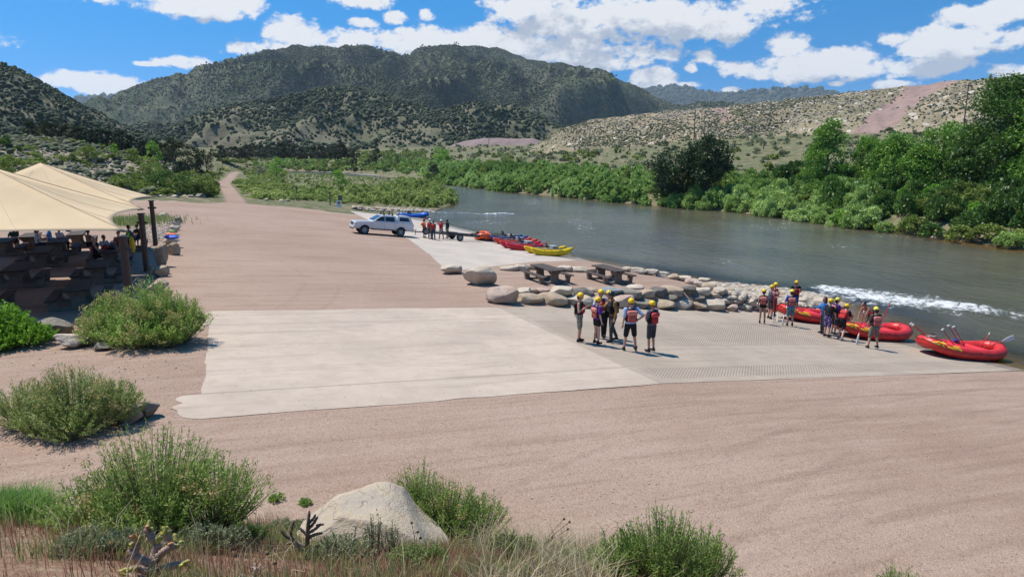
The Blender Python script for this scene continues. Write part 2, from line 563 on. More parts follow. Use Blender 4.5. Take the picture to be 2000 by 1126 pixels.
def slab(name, label, mat, S, T, edge, groove_bands=(), joints_s=(), joints_t=(), lift=0.03, maskf=None):
    """a concrete sheet that follows the fall of the ground; edge(s,t) > 0 keeps a cell"""
    ss, tt = np.meshgrid(S, T, indexing='ij')
    gx, gy = edge(ss, tt)
    Xc, Yc = xy(gx, gy)
    Zc = zg_base(gx, gy) + lift
    gr = np.zeros_like(ss)
    for a, b in groove_bands:
        gr = np.maximum(gr, ((gy > a) & (gy < b) & (gx > 0.35)) * 1.0)
    jn = np.zeros_like(ss)
    for j in joints_s:
        jn = np.maximum(jn, np.clip(1 - np.abs(gx - j) / 0.06, 0, 1))
    for j in joints_t:
        jn = np.maximum(jn, np.clip(1 - np.abs(gy - j) / 0.06, 0, 1))
    d_ = seg_dist(Xc, Yc, LEFT_BANK)
    wet = np.where(inside(Xc, Yc, RIVER), 1.0, np.clip(1 - d_ / 2.2, 0, 1))
    V = np.stack([Xc.ravel(), Yc.ravel(), Zc.ravel()], 1)
    fc = grid_faces(len(S), len(T))
    me = mesh_np(name, V, fc, [mat], smooth=True, attrs={'groove': gr.ravel(), 'joint': jn.ravel(), 'wet': wet.ravel()})
    return tag(ob(name, me), label, kind='structure')


def zg_base(s, t):
    Xc, Yc = xy(s, t)
    return np.where(s < 0, np.where(s < -13, 1.105 + 0.025 * (-13 - s), -0.085 * s), -0.120 * s)


M_PAD = concrete("pale_concrete", (0.455, 0.372, 0.295), False, 0.3)
M_RAMP = concrete("ramp_concrete", (0.37, 0.305, 0.238), True, 0.3)
M_RAMP2 = concrete("far_ramp_concrete", (0.465, 0.405, 0.34), False, 0.25)


def st_px(u, v, z):
    p_ = G(u, v, z)
    return st(p_.x, p_.y)


T0, T1 = -11.3, 0.0


def pad_edge(ss, tt):
    # worn, rounded upper end; wing strips reach a little further than the middle panel
    k = (ss - PS[0]) / (0 - PS[0])
    tq = tt
    a = np.where(tq < -9.6, -12.55 + 0.12 * vn(tq * 6, tq * 0, None, 3) + np.clip((-10.7 - tq) / 0.7, 0, 1) ** 2 * 0.5 + np.clip((tq + 10.1) / 0.5, 0, 1) ** 2 * 0.30,
                 np.where(tq > -2.3, -11.85 + np.clip((tq + 1.2) / 1.2, 0, 1) ** 2.2 * 0.5, np.interp(tq, [-9.6, -2.3], [-12.0, -11.55])))
    a = a + 0.05 * vn(tq * 2.5, tq * 0 + 4, None, 8)
    s2 = a * (1 - k)
    edge_t = 0.05 * vn(s2 * 1.3, tq * 0, None, 12) * ((tq > -0.3) | (tq < -11.0))
    return s2, tq + edge_t


PS = np.linspace(-12, 0, 150)
pad_T = np.unique(np.concatenate([np.linspace(T0, T1, 120), [-2.31, -2.29, -9.61, -9.59]]))
slab("concrete_pad", 'pale concrete pad at the head of the near boat ramp', M_PAD, PS, pad_T, pad_edge, joints_s=(-0.02,), joints_t=(-2.3, -9.6), lift=0.012)
RS = np.linspace(0.0, 30.0, 300)
slab("boat_ramp", 'grey grooved concrete ramp running down into the river', M_RAMP, RS, np.linspace(T0, 0.55, 156), lambda a, b: (a, np.where(b > T1, T1 + (b - T1) * sm(a, 0.2, 2.5) * (1 - sm(a, 19, 24)), b)),
     groove_bands=((-7.0, -2.6), (-10.9, -9.7)), joints_s=(), joints_t=(-2.3, -7.4, -9.5), lift=0.012)


def ramp2_edge(ss, tt):
    k = (ss - 2.0) / 23.0
    s_lo = np.interp(tt, R2T, R2S) + 0.04 * vn(tt * 2, tt * 0, None, 7)
    return s_lo + (25 - s_lo) * k, tt


slab("far_boat_ramp", 'wide pale concrete ramp beside the white pickup', M_RAMP2, np.linspace(2, 25, 140), np.linspace(10.4, 70, 220), ramp2_edge,
     joints_t=(22.0, 36.0, 50.0, 62.0), joints_s=(12.5,), lift=0.012)

# ------------------------------------------------------------------ river
def water_material():
    m_, t = new_mat("river_water")
    P = pos_node(t)
    q = st_node(t)
    dep = t.n('ShaderNodeAttribute', attribute_name='depth').outputs['Fac']
    foam = t.n('ShaderNodeAttribute', attribute_name='foam').outputs['Fac']
    mp = t.n('ShaderNodeMapping', {'Scale': (1.15, 0.5, 1)})
    t.link(q, mp.inputs[0])
    r1 = t.noise(mp.outputs[0], 0.9, 5.0, 0.62, 0.4)
    r2 = t.noise(mp.outputs[0], 3.6, 4.0, 0.6, 0.3)
    r0 = t.noise(q, 0.08, 3.0, 0.5)
    h = t.m('ADD', t.m('MULTIPLY', r1, 0.75), t.m('MULTIPLY', r2, 0.25))
    b = t.n('ShaderNodeBump', {'Strength': 0.8, 'Distance': 0.30, 'Height': h})
    deepc = t.mix(t.ss(r0, 0.35, 0.65), (0.085, 0.078, 0.050), (0.115, 0.104, 0.068))
    p = t.n('ShaderNodeBsdfPrincipled', {'Base Color': deepc, 'Roughness': 0.13, 'IOR': 1.33, 'Specular IOR Level': 0.55})
    t.link(b.outputs[0], p.inputs['Normal'])
    clear = t.n('ShaderNodeBsdfTransparent', {'Color': (0.80, 0.70, 0.45, 1)})
    gl = t.n('ShaderNodeBsdfGlossy', {'Roughness': 0.08, 'Color': (0.9, 0.9, 0.9, 1)})
    t.link(b.outputs[0], gl.inputs['Normal'])
    fr = t.n('ShaderNodeFresnel', {'IOR': 1.33})
    t.link(b.outputs[0], fr.inputs['Normal'])
    sh = t.n('ShaderNodeMixShader', {0: fr.outputs[0], 1: clear.outputs[0], 2: gl.outputs[0]})
    mx = t.n('ShaderNodeMixShader', {0: t.ss(dep, 0.02, 0.85), 1: sh.outputs[0], 2: p.outputs[0]})
    fn = t.noise(q, 2.2, 7.0, 0.72, 0.5)
    fm = t.ss(t.m('ADD', foam, t.m('MULTIPLY', t.m('SUBTRACT', fn, 0.5), 2.6)), 0.40, 0.95)
    fn2 = t.noise(P, 14.0, 4.0, 0.7)
    fo = t.n('ShaderNodeBsdfPrincipled', {'Base Color': t.mix(fn2, (0.62, 0.64, 0.60), (0.9, 0.9, 0.88)), 'Roughness': 0.7})
    fb = t.n('ShaderNodeBump', {'Strength': 1.0, 'Distance': 0.25, 'Height': t.m('ADD', fn, t.m('MULTIPLY', fn2, 0.3))})
    t.link(fb.outputs[0], fo.inputs['Normal'])
    out = t.n('ShaderNodeMixShader', {0: fm, 1: mx.outputs[0], 2: fo.outputs[0]})
    finish(t, out.outputs[0])
    return m_


FOAM_LINE = [wl(1612, 563), wl(1650, 570), wl(1690, 577), wl(1740, 585), wl(1800, 592), wl(1880, 602), wl(1960, 612), wl(2080, 626), wl(2250, 640)]
FOAM_W = [0.9, 2.0, 3.6, 3.9, 3.2, 2.6, 2.2, 1.8, 1.2]
FOAM2 = [wl(846, 415), wl(900, 416), wl(950, 418), wl(995, 417), wl(1030, 424)]
FOAM3 = [wl(618, 335), wl(660, 337), wl(700, 340), wl(740, 343)]


def foam_field(x, y):
    f = np.zeros(np.shape(x))
    for i in range(len(FOAM_LINE) - 1):
        d_ = seg_dist(x, y, FOAM_LINE[i:i + 2])
        f = np.maximum(f, 0.88 * np.clip(1.08 - d_ / (0.5 * (FOAM_W[i] + FOAM_W[i + 1])), 0, 1) * (1.0 if i < 5 else 0.62))
    f = np.maximum(f, 0.62 * np.clip(1 - seg_dist(x, y, FOAM2[:3]) / 1.0, 0, 1))
    f = np.maximum(f, 0.95 * np.clip(1 - seg_dist(x, y, FOAM2[2:4]) / 1.6, 0, 1))
    f = np.maximum(f, 0.65 * np.clip(1 - seg_dist(x, y, FOAM3) / 5.0, 0, 1))
    # small riffles
    f = np.maximum(f, 0.30 * sm(vn(x * 0.22 + 5, y * 0.12, None, 77), 0.45, 0.8))
    return f


WS = np.concatenate([np.arange(14, 40, 0.22), np.arange(40, 75, 0.5), grow(75, 110, 12, 1.3)])
WT = np.concatenate([np.arange(-60, -14, 1.2), np.arange(-14, 14, 0.22), np.arange(14, 90, 0.6), np.arange(90, 420, 2.5)])
WX, WY, WF = ground_mesh(WS, WT)
WZ = np.full(WX.shape, ZW)
ws_, wt_ = st(WX, WY)
fo_ = foam_field(WX, WY)
WZ = WZ + 0.022 * fbm(ws_ * 0.55, wt_ * 0.25, None, 41, 3) + 0.26 * fo_ ** 1.2 * (0.55 + 0.75 * fbm(ws_ * 1.3, wt_ * 0.8, None, 43, 3))
dW = np.where(inside(WX, WY, RIVER), ZW - zg(WX, WY), 0)
dW = np.maximum(dW, 0) + 0.35 * sm(np.abs(wt_ - 5), 14, 30) * (dW > 0)
wme = mesh_np("river", np.stack([WX.ravel(), WY.ravel(), WZ.ravel()], 1), WF, [water_material()], smooth=True,
              attrs={'depth': dW.ravel(), 'foam': fo_.ravel()})
# drop the cells that lie well inside the land
bmx = bmesh.new()
bmx.from_mesh(wme)
keep = (inside(WX, WY, RIVER) | (np.minimum(seg_dist(WX, WY, LEFT_BANK), seg_dist(WX, WY, RIGHT_BANK)) < 3.5)).ravel()
bmx.verts.ensure_lookup_table()
bmesh.ops.delete(bmx, geom=[v_ for v_, k_ in zip(list(bmx.verts), keep) if not k_], context='VERTS')
bmx.to_mesh(wme)
bmx.free()
tag(ob("river", wme), 'brown green river with white water by the ramp', kind='structure')

# ------------------------------------------------------------------ hills
OCTA = (np.array([[1, 0, 0], [0, 1, 0], [-1, 0, 0], [0, -1, 0], [0, 0, 1], [0, 0, -1]], float), np.array([[0, 1, 4], [1, 2, 4], [2, 3, 4], [3, 0, 4], [1, 0, 5], [2, 1, 5], [3, 2, 5], [0, 3, 5]]))


def ico_np(sub):
    b = bmesh.new()
    bmesh.ops.create_icosphere(b, subdivisions=sub, radius=1.0)
    V = np.array([v_.co[:] for v_ in b.verts])
    Fc = np.array([[v_.index for v_ in f.verts] for f in b.faces])
    b.free()
    return V, Fc


def hill(name, label, mat, ridge, base, nu, nr, amp, freq, prof=1.0, seed=1, back=1.35, ridge_noise=0.0, chute=None):
    us = np.linspace(ridge[0][0], ridge[-1][0], nu)
    rv = np.interp(us, [r[0] for r in ridge], [r[1] for r in ridge])
    rY = np.interp(us, [r[0] for r in ridge], [r[2] for r in ridge])
    bv = np.interp(us, [r[0] for r in base], [r[1] for r in base])
    bY = np.interp(us, [r[0] for r in base], [r[2] for r in base])
    rv = rv + ridge_noise * fbm(us * 0.06, us * 0, None, seed + 9, 4)
    Rp = np.array([at_depth(u, v, Y_)[:] for u, v, Y_ in zip(us, rv, rY)])
    Bp = np.array([at_depth(u, v, Y_)[:] for u, v, Y_ in zip(us, bv, bY)])
    rr = np.concatenate([[-0.02], np.linspace(0, 1, nr - 1), np.linspace(1, back, nr // 4 + 2)[1:]])
    V = np.zeros((nu, len(rr), 3))
    for j, r in enumerate(rr):
        Q = Bp + (Rp - Bp) * r
        if r < 0:
            Q = Bp.copy()
            Q[:, 2] -= 60
            e = 0
        elif r <= 1:
            Q[:, 2] = Bp[:, 2] + (Rp[:, 2] - Bp[:, 2]) * (r ** prof)
            e = math.sin(math.pi * min(r, 1.0)) ** 0.7 if r > 0 else 0
        else:
            q = (r - 1) / (back - 1)
            Q[:, 2] = Rp[:, 2] + (Bp[:, 2] - 5 - Rp[:, 2]) * q * q
            e = 0
        if e > 0:
            n_ = 1 - 2.2 * np.abs(fbm(Q[:, 0] * freq, Q[:, 1] * freq, Q[:, 2] * freq * 0.6, seed, 5))
            Q[:, 2] += amp * e * (n_ - 0.35)
        V[:, j] = Q
    at_ = {}
    if chute:
        UU, RR = np.meshgrid(us, rr, indexing='ij')
        at_ = {'chute': chute(UU, RR).ravel()}
    me = mesh_np(name, V.reshape(-1, 3), grid_faces(nu, len(rr)), [mat], smooth=True, attrs=at_)
    o = tag(ob(name, me), label, kind='structure')
    return o, V, nr


def scatter_blobs(name, label, V, nr, n, size, mat, seed=3, dens=None, squash=0.85, sub=1, jit=0.30, mask=None):
    """one mass of far shrubs rooted on a hill"""
    r_ = np.random.default_rng(seed)
    nu, nj = V.shape[0], nr
    cell = V[:, 1:nj]
    a = cell[:-1, :-1]
    e1, e2 = cell[1:, :-1] - a, cell[:-1, 1:] - a
    area = np.linalg.norm(np.cross(e1, e2), axis=2)
    # weight by nearness so that the slope facing us is filled evenly
    ctr = a + 0.5 * e1 + 0.5 * e2
    wgt = area
    if dens is not None:
        wgt = wgt * dens(ctr[..., 0], ctr[..., 1], ctr[..., 2])
    if mask is not None:
        wgt = wgt * mask
    p_ = (wgt / wgt.sum()).ravel()
    idx = r_.choice(len(p_), n, p=p_)
    i, j = np.unravel_index(idx, area.shape)
    f1, f2 = r_.random((n, 1)), r_.random((n, 1))
    pos = a[i, j] + e1[i, j] * f1 + e2[i, j] * f2
    sz = size[0] + (size[1] - size[0]) * r_.random(n) ** 1.6
    BV, BF = OCTA if n > 100000 else ico_np(sub)
    V2 = np.repeat(BV[None], n, 0) * (1 + jit * (r_.random((n, len(BV), 1)) - 0.5) * 2)
    V2 = V2 * (sz[:, None, None] * np.stack([1 + 0.3 * (r_.random(n) - .5), 1 + 0.3 * (r_.random(n) - .5), squash + 0.35 * (r_.random(n) - .4)], 1)[:, None, :])
    V2 = V2 + pos[:, None, :] + np.array([0, 0, 0.35])[None, None, :] * sz[:, None, None]
    FF = BF[None] + (np.arange(n) * len(BV))[:, None, None]
    tint = np.repeat(np.clip(r_.normal(0.45, 0.22, n), 0, 1), len(BF)) + 0.12 * (r_.random(n * len(BF)) - .5)
    me = mesh_np(name, V2.reshape(-1, 3), FF.reshape(-1, BF.shape[1]), [mat], tint=np.clip(tint, 0, 1))
    return tag(ob(name, me), label, kind='stuff')


def slope_material(name, c1, c2, c3, scale=0.02, speck=None, speck_scale=0.12, speck_amt=0.5, bump=1.0, spill=None):
    m_, t = new_mat(name)
    P = pos_node(t)
    a = t.noise(P, scale, 6.0, 0.6)
    b_ = t.noise(P, scale * 7, 6.0, 0.65)
    c = t.mix(t.ss(a, 0.35, 0.65), c1, c2)
    c = t.mix(t.m('MULTIPLY', t.ss(b_, 0.48, 0.66), 0.7), c, c3)
    if speck:
        vz = t.n('ShaderNodeTexVoronoi', {'Scale': speck_scale, 'Vector': P})
        sc = t.n('ShaderNodeSeparateColor', {0: vz.outputs['Color']})
        k = t.m('MULTIPLY', t.ss(vz.outputs['Distance'], 0.62, 0.40), t.ss(sc.outputs[0], 1 - speck_amt, 1 - speck_amt + 0.1))
        c = t.mix(k, c, speck)
    if spill:
        ca = t.n('ShaderNodeAttribute', attribute_name='chute').outputs['Fac']
        sv = t.mix(t.ss(t.noise(P, 0.35, 5.0, 0.7), 0.3, 0.7), spill, [q * 1.3 for q in spill])
        c = t.mix(t.ss(t.m('ADD', ca, t.m('MULTIPLY', t.m('SUBTRACT', b_, 0.5), 0.7)), 0.3, 0.75), c, sv)
    p = t.n('ShaderNodeBsdfPrincipled', {'Base Color': c, 'Roughness': 0.95, 'Specular IOR Level': 0.1})
    bu = t.n('ShaderNodeBump', {'Strength': 0.8, 'Distance': bump, 'Height': b_})
    t.link(bu.outputs[0], p.inputs['Normal'])
    finish(t, p.outputs[0])
    return m_


CH_MASK = None
M_MOUNT = slope_material("mountain_rock", (0.10, 0.108, 0.062), (0.058, 0.082, 0.038), (0.16, 0.138, 0.10), 0.006, (0.045, 0.055, 0.035), 0.16, 0.55, 6.0)
M_MOUNTL = slope_material("foothill_soil", (0.165, 0.15, 0.10), (0.115, 0.12, 0.068), (0.205, 0.175, 0.125), 0.01, (0.05, 0.06, 0.035), 0.22, 0.2, 3.0)
M_TAIL = slope_material("tailings_soil", (0.30, 0.24, 0.16), (0.20, 0.18, 0.11), (0.33, 0.275, 0.195), 0.02, (0.47, 0.42, 0.34), 0.45, 0.22, 0.8, (0.24, 0.17, 0.145))
M_SCREE = slope_material("scree", (0.26, 0.215, 0.155), (0.17, 0.16, 0.095), (0.32, 0.275, 0.21), 0.05, (0.38, 0.34, 0.28), 0.9, 0.22, 0.5)
M_JUN = foliage("juniper_mass", (0.026, 0.043, 0.020), (0.047, 0.070, 0.032), (0.08, 0.105, 0.048), 0.2, 0.9)
M_SAGE = foliage("sage_mass", (0.07, 0.085, 0.04), (0.125, 0.14, 0.072), (0.20, 0.20, 0.12), 0.2, 0.9)

o_, VM, nM = hill("far_mountain", 'distant blue ridges at the head of the valley', M_MOUNT,
                  [(1150, 200, 5200), (1230, 178, 5200), (1280, 172, 5000), (1318, 168, 5000), (1360, 176, 5000), (1402, 184, 5000), (1440, 180, 4600), (1490, 174, 4500),
                   (1560, 171, 4500), (1600, 173, 4500), (1640, 182, 4500), (1720, 186, 4500), (1800, 200, 4500)], [(1150, 290, 3000), (1800, 290, 2800)], 160, 40, 60, 0.0012, 1.1, 21)
scatter_blobs("far_forest", 'dark forest covering the most distant ridges', VM, nM, 9000, (9, 20), M_JUN, 5)
o_, VM, nM = hill("far_mountain", 'small distant blue ridge seen in the notch at left', M_MOUNT,
                  [(120, 200, 4000), (165, 190, 4000), (200, 189, 4000), (240, 187, 4000), (330, 190, 4000)], [(120, 290, 2600), (330, 290, 2600)], 60, 24, 40, 0.0012, 1.1, 22)
scatter_blobs("far_forest", 'dark forest covering the ridge in the notch', VM, nM, 2500, (8, 18), M_JUN, 6)
MR = [(150, 226, 1500), (195, 205, 1500), (240, 178, 1550), (280, 160, 1600), (310, 151, 1600), (345, 146, 1650), (375, 158, 1700), (400, 148, 1700), (430, 136, 1750),
      (470, 124, 1800), (510, 113, 1800), (550, 98, 1850), (590, 93, 1900), (605, 94, 1900), (630, 88, 2000), (660, 94, 2000), (700, 97, 2000), (720, 98, 2000), (755, 108, 2050),
      (800, 112, 2100), (825, 103, 2100), (850, 98, 2150), (900, 97, 2200), (930, 94, 2200), (965, 92, 2200), (990, 99, 2150), (1030, 119, 2100), (1070, 128, 2100),
      (1110, 132, 2050), (1160, 141, 2000), (1200, 152, 2000), (1240, 166, 1950), (1280, 190, 1900), (1330, 206, 1880), (1400, 220, 1850), (1500, 244, 1800)]
o_, VM, nM = hill("mountain", 'broad rocky mountain dotted with dark junipers', M_MOUNT, MR, [(150, 288, 800), (1500, 288, 950)], 350, 120, 95, 0.0028, 1.15, 31, ridge_noise=1.6)
scatter_blobs("mountain_junipers", 'dark junipers scattered over the broad mountain', VM, nM, 150000, (0.9, 2.5), M_JUN, 7,
              lambda x, y, z: 0.2 + np.clip(0.6 + 1.5 * fbm(x * 0.006, y * 0.006, z * 0.008, 61, 4), 0, 2) + 0.5 * sm(z, 60, 260))
FR = [(215, 292, 640), (260, 280, 650), (320, 262, 680), (400, 238, 720), (470, 215, 760), (540, 203, 800), (585, 185, 840), (640, 170, 880), (690, 172, 880), (730, 186, 860), (780, 200, 830),
      (840, 226, 800), (880, 222, 800), (920, 206, 820), (960, 203, 820), (1000, 214, 800), (1040, 238, 760), (1070, 258, 740), (1100, 282, 720), (1130, 292, 700)]
o_, VM, nM = hill("foothill", 'pale foothill with spotted junipers below the mountain', M_MOUNTL, FR, [(215, 298, 560), (500, 292, 480), (1130, 296, 520)], 260, 80, 26, 0.008, 1.0, 33, ridge_noise=2.0)
scatter_blobs("foothill_junipers", 'dark junipers dotted over the pale foothill', VM, nM, 25000, (0.6, 2.1), M_JUN, 8,
              lambda x, y, z: 0.12 + np.clip(0.45 + 1.5 * fbm(x * 0.013, y * 0.013, z * 0.01, 62, 4), 0, 2) + 0.8 * sm(z, 25, 75))
LR = [(-300, 40, 420), (-120, 86, 420), (0, 123, 430), (40, 139, 440), (90, 166, 450), (130, 189, 460), (180, 214, 480), (215, 232, 500), (250, 252, 500), (300, 276, 500), (340, 292, 500)]
o_, VM, nM = hill("steep_hillside", 'steep dark hillside falling from the left edge', M_MOUNTL, LR, [(-300, 290, 240), (0, 285, 260), (340, 300, 330)], 130, 70, 9, 0.012, 1.0, 35, ridge_noise=1.2)
scatter_blobs("hillside_junipers", 'dark junipers on the steep left hillside', VM, nM, 9000, (0.5, 1.45), M_JUN, 9,
              lambda x, y, z: 0.4 + np.clip(0.5 + fbm(x * 0.02, y * 0.02, z * 0.02, 63, 3), 0, 2))
DR = [(1030, 296, 330), (1060, 276, 330), (1100, 250, 330), (1140, 237, 325), (1200, 229, 315), (1260, 222, 310), (1350, 214, 300), (1430, 207, 290), (1500, 199, 280), (1570, 192, 270), (1640, 184, 262),
      (1700, 175, 255), (1740, 172, 250), (1800, 165, 245), (1850, 160, 240), (1900, 155, 235), (1950, 151, 230), (2000, 147, 225), (2100, 138, 215), (2400, 120, 200)]
DB = [(1030, 300, 300), (1100, 288, 285), (1350, 280, 235), (1640, 272, 200), (2000, 262, 170), (2400, 255, 150)]
def chute_mask(u, r):
    n_ = 14 * fbm(u * 0.03, r * 6, None, 91, 3)
    c1_ = 1 - sm(np.abs(u - (1688 + 128 * r) + n_), 24 + 20 * r, 34 + 24 * r)
    c2_ = 0.7 * (1 - sm(np.abs(u - (1395 + 20 * r) + n_), 10, 20)) * sm(r, 0.55, 0.75)
    c3_ = 0.6 * (1 - sm(np.abs(u - (1905 + 60 * r) + n_), 16, 40)) * sm(r, 0.6, 0.8)
    return np.maximum(np.maximum(c1_, c2_), c3_)


CHU = np.linspace(1030, 2400, 300)
o_, VT, nT = hill("tailings_hill", 'long tan tailings slope above the far bank', M_TAIL, DR, DB, 300, 60, 2.2, 0.05, 1.0, 37, back=1.8, ridge_noise=1.5, chute=chute_mask)
UUc, RRc = np.meshgrid(CHU[:-1], np.linspace(0, 1, nT - 2), indexing='ij')
CH_MASK = 1 - 0.96 * chute_mask(UUc, RRc)
scatter_blobs("tailings_shrubs", 'grey green sagebrush dotting the tailings slope', VT, nT, 14000, (0.14, 0.45), M_SAGE, 10,
              lambda x, y, z: 0.15 + np.clip(0.4 + 1.5 * fbm(x * 0.03, y * 0.03, z * 0.03, 64, 4), 0, 2), squash=0.7, mask=CH_MASK)
M_STONE_MASS = plain("pale_stone_mass", (0.36, 0.315, 0.25), 0.9, var=0.25, scale=0.5)
scatter_blobs("tailings_rocks", 'pale broken rocks strewn over the tailings slope', VT, nT, 7000, (0.14, 0.5), M_STONE_MASS, 12,
              lambda x, y, z: 0.1 + np.clip(0.3 + 1.5 * fbm(x * 0.02, y * 0.02, z * 0.03, 66, 3), 0, 2), squash=0.55, jit=0.5, mask=CH_MASK)
M_PURPLE = slope_material("purple_gravel", (0.225, 0.168, 0.155), (0.265, 0.20, 0.185), (0.20, 0.148, 0.14), 0.06, None, bump=0.5)
hill("gravel_pile", 'long flat topped purple gravel pile beyond the railway', M_PURPLE,
     [(866, 292, 470), (885, 282, 470), (910, 275, 470), (945, 270, 470), (975, 269.5, 470), (1010, 271, 470), (1040, 270, 470), (1056, 275, 470), (1075, 284, 470)],
     [(866, 294, 445), (1075, 291, 445)], 90, 14, 1.0, 0.05, 1.0, 39)
RHR = [(-420, 240, 120), (-200, 258, 130), (0, 268, 140), (100, 271, 145), (170, 276, 150), (220, 285, 155), (270, 298, 160), (320, 312, 160), (370, 330, 150), (410, 348, 140)]
RHB = [(-420, 400, 60), (0, 398, 70), (300, 384, 88), (410, 372, 100)]
o_, VR, nR = hill("rocky_hillside", 'low rocky slope behind the shade canopies', M_SCREE, RHR, RHB, 130, 50, 0.9, 0.06, 0.85, 41, back=1.5, ridge_noise=1.0)
scatter_blobs("scree_rocks", 'broken grey rocks strewn over the low slope', VR, nR, 4200, (0.08, 0.36), M_STONE_MASS, 13, None, 0.55, jit=0.5)
scatter_blobs("scree_shrubs", 'low sagebrush on the rocky slope', VR, nR, 2600, (0.25, 0.75), M_SAGE, 14,
              lambda x, y, z: 0.1 + np.clip(0.3 + 1.5 * fbm(x * 0.08, y * 0.08, z * 0.1, 67, 3), 0, 2) + 1.4 * sm(z, 6.5, 9.5), 0.7)


# ------------------------------------------------------------------ the air between here and the mountains
b_ = bmesh.new()
bmesh.ops.create_cube(b_, size=1.0)
hz = bpy.data.meshes.new("haze")
b_.to_mesh(hz)
b_.free()
m_ = bpy.data.materials.new("haze_air")
m_.use_nodes = True
m_.node_tree.nodes.clear()
t = NT(m_.node_tree)
pv = t.n('ShaderNodeVolumePrincipled', {'Color': (0.80, 0.90, 1.0, 1), 'Density': 0.00007, 'Anisotropy': 0.2})
t.link(pv.outputs[0], t.n('ShaderNodeOutputMaterial').inputs['Volume'])
hz.materials.append(m_)
zlo, zhi = -90.0, 580.0
ho = ob("haze", hz, None, (0, 3500, (zlo + zhi) / 2))
ho.scale = (16000, 9000, zhi - zlo)
tag(ho, 'thin blue haze in the valley air', kind='stuff')
# ------------------------------------------------------------------ plants
def unit(v):
    return v / np.maximum(np.linalg.norm(v, axis=-1, keepdims=True), 1e-9)


def leaf_quads(c, d, L, Wd, r_):
    """rhombic leaves: centre, direction, length, width"""
    side = unit(np.cross(d, unit(r_.normal(size=c.shape))))
    L = np.reshape(L, (-1, 1))
    Wd = np.reshape(Wd, (-1, 1))
    V = np.stack([c - d * L / 2, c + side * Wd / 2 + d * L * 0.05, c + d * L / 2, c - side * Wd / 2 + d * L * 0.05], 1).reshape(-1, 3)
    return V, np.arange(len(c) * 4).reshape(-1, 4)


def clump_leaves(centres, radii, n, leaf, r_, flat=0.8, wide=0.55, up=0.25, ctint=None, spread=0.12, mid=0.5):
    k = len(centres)
    per = np.maximum(3, (n * radii ** 2 / np.sum(radii ** 2)).astype(int))
    idx = np.repeat(np.arange(k), per)
    m_ = len(idx)
    dirs = unit(r_.normal(size=(m_, 3)) + np.array([0, 0, up]))
    rad = r_.random(m_) ** 0.45
    off = dirs * (rad * radii[idx])[:, None]
    off[:, 2] *= flat
    c = centres[idx] + off
    d = unit(dirs + 0.9 * r_.normal(size=(m_, 3)))
    L = leaf * (0.6 + 0.8 * r_.random(m_))
    V, Fq = leaf_quads(c, d, L, L * wide, r_)
    ct = r_.normal(mid, spread, k) if ctint is None else ctint
    tint = np.clip(ct[idx] + r_.normal(0, 0.14, m_), 0, 1)
    return V, Fq, tint


def crown_points(shape, H, Rd, k, r_):
    """clump centres and radii of a crown of the given kind"""
    a = r_.random(k) * 2 * math.pi
    if shape == 'dome':
        z = r_.random(k) ** 0.8
        rr = np.sqrt(np.clip(1 - z ** 2, 0, 1)) * (0.55 + 0.45 * r_.random(k))
        C = np.stack([np.cos(a) * rr * Rd * 0.82, np.sin(a) * rr * Rd * 0.82, (0.12 + 0.72 * z) * H], 1)
        rad = (0.20 + 0.16 * r_.random(k)) * min(Rd, H * 0.8)
    elif shape == 'round':
        d = unit(r_.normal(size=(k, 3)))
        q = 0.45 + 0.55 * r_.random(k)
        C = d * q[:, None] * np.array([Rd * 0.82, Rd * 0.82, H * 0.40])
        C[:, 2] += H * 0.56
        rad = (0.17 + 0.15 * r_.random(k)) * Rd
    elif shape == 'poplar':
        z = 0.1 + 0.86 * r_.random(k)
        prof = np.interp(z, [0.0, 0.15, 0.45, 0.75, 0.92, 1.0], [0.55, 0.9, 1.0, 0.72, 0.36, 0.08])
        rr = prof * (0.35 + 0.65 * r_.random(k))
        C = np.stack([np.cos(a) * rr * Rd * 0.85, np.sin(a) * rr * Rd * 0.85, z * H], 1)
        rad = (0.24 + 0.16 * r_.random(k)) * Rd
    elif shape == 'pine':
        z = 0.2 + 0.78 * r_.random(k) ** 1.1
        prof = np.clip(1.12 - z, 0.05, 1) * (0.75 + 0.35 * np.sin(z * 38))
        rr = prof * (0.25 + 0.75 * r_.random(k))
        C = np.stack([np.cos(a) * rr * Rd, np.sin(a) * rr * Rd, z * H], 1)
        rad = (0.13 + 0.10 * r_.random(k)) * Rd
    else:                          # juniper
        z = 0.05 + 0.9 * r_.random(k)
        prof = np.interp(z, [0, 0.2, 0.55, 0.85, 1.0], [0.75, 1.0, 0.9, 0.5, 0.15])
        rr = prof * (0.4 + 0.6 * r_.random(k))
        C = np.stack([np.cos(a) * rr * Rd * 0.85, np.sin(a) * rr * Rd * 0.85, z * H * 0.93], 1)
        rad = (0.17 + 0.12 * r_.random(k)) * Rd
    return C, rad


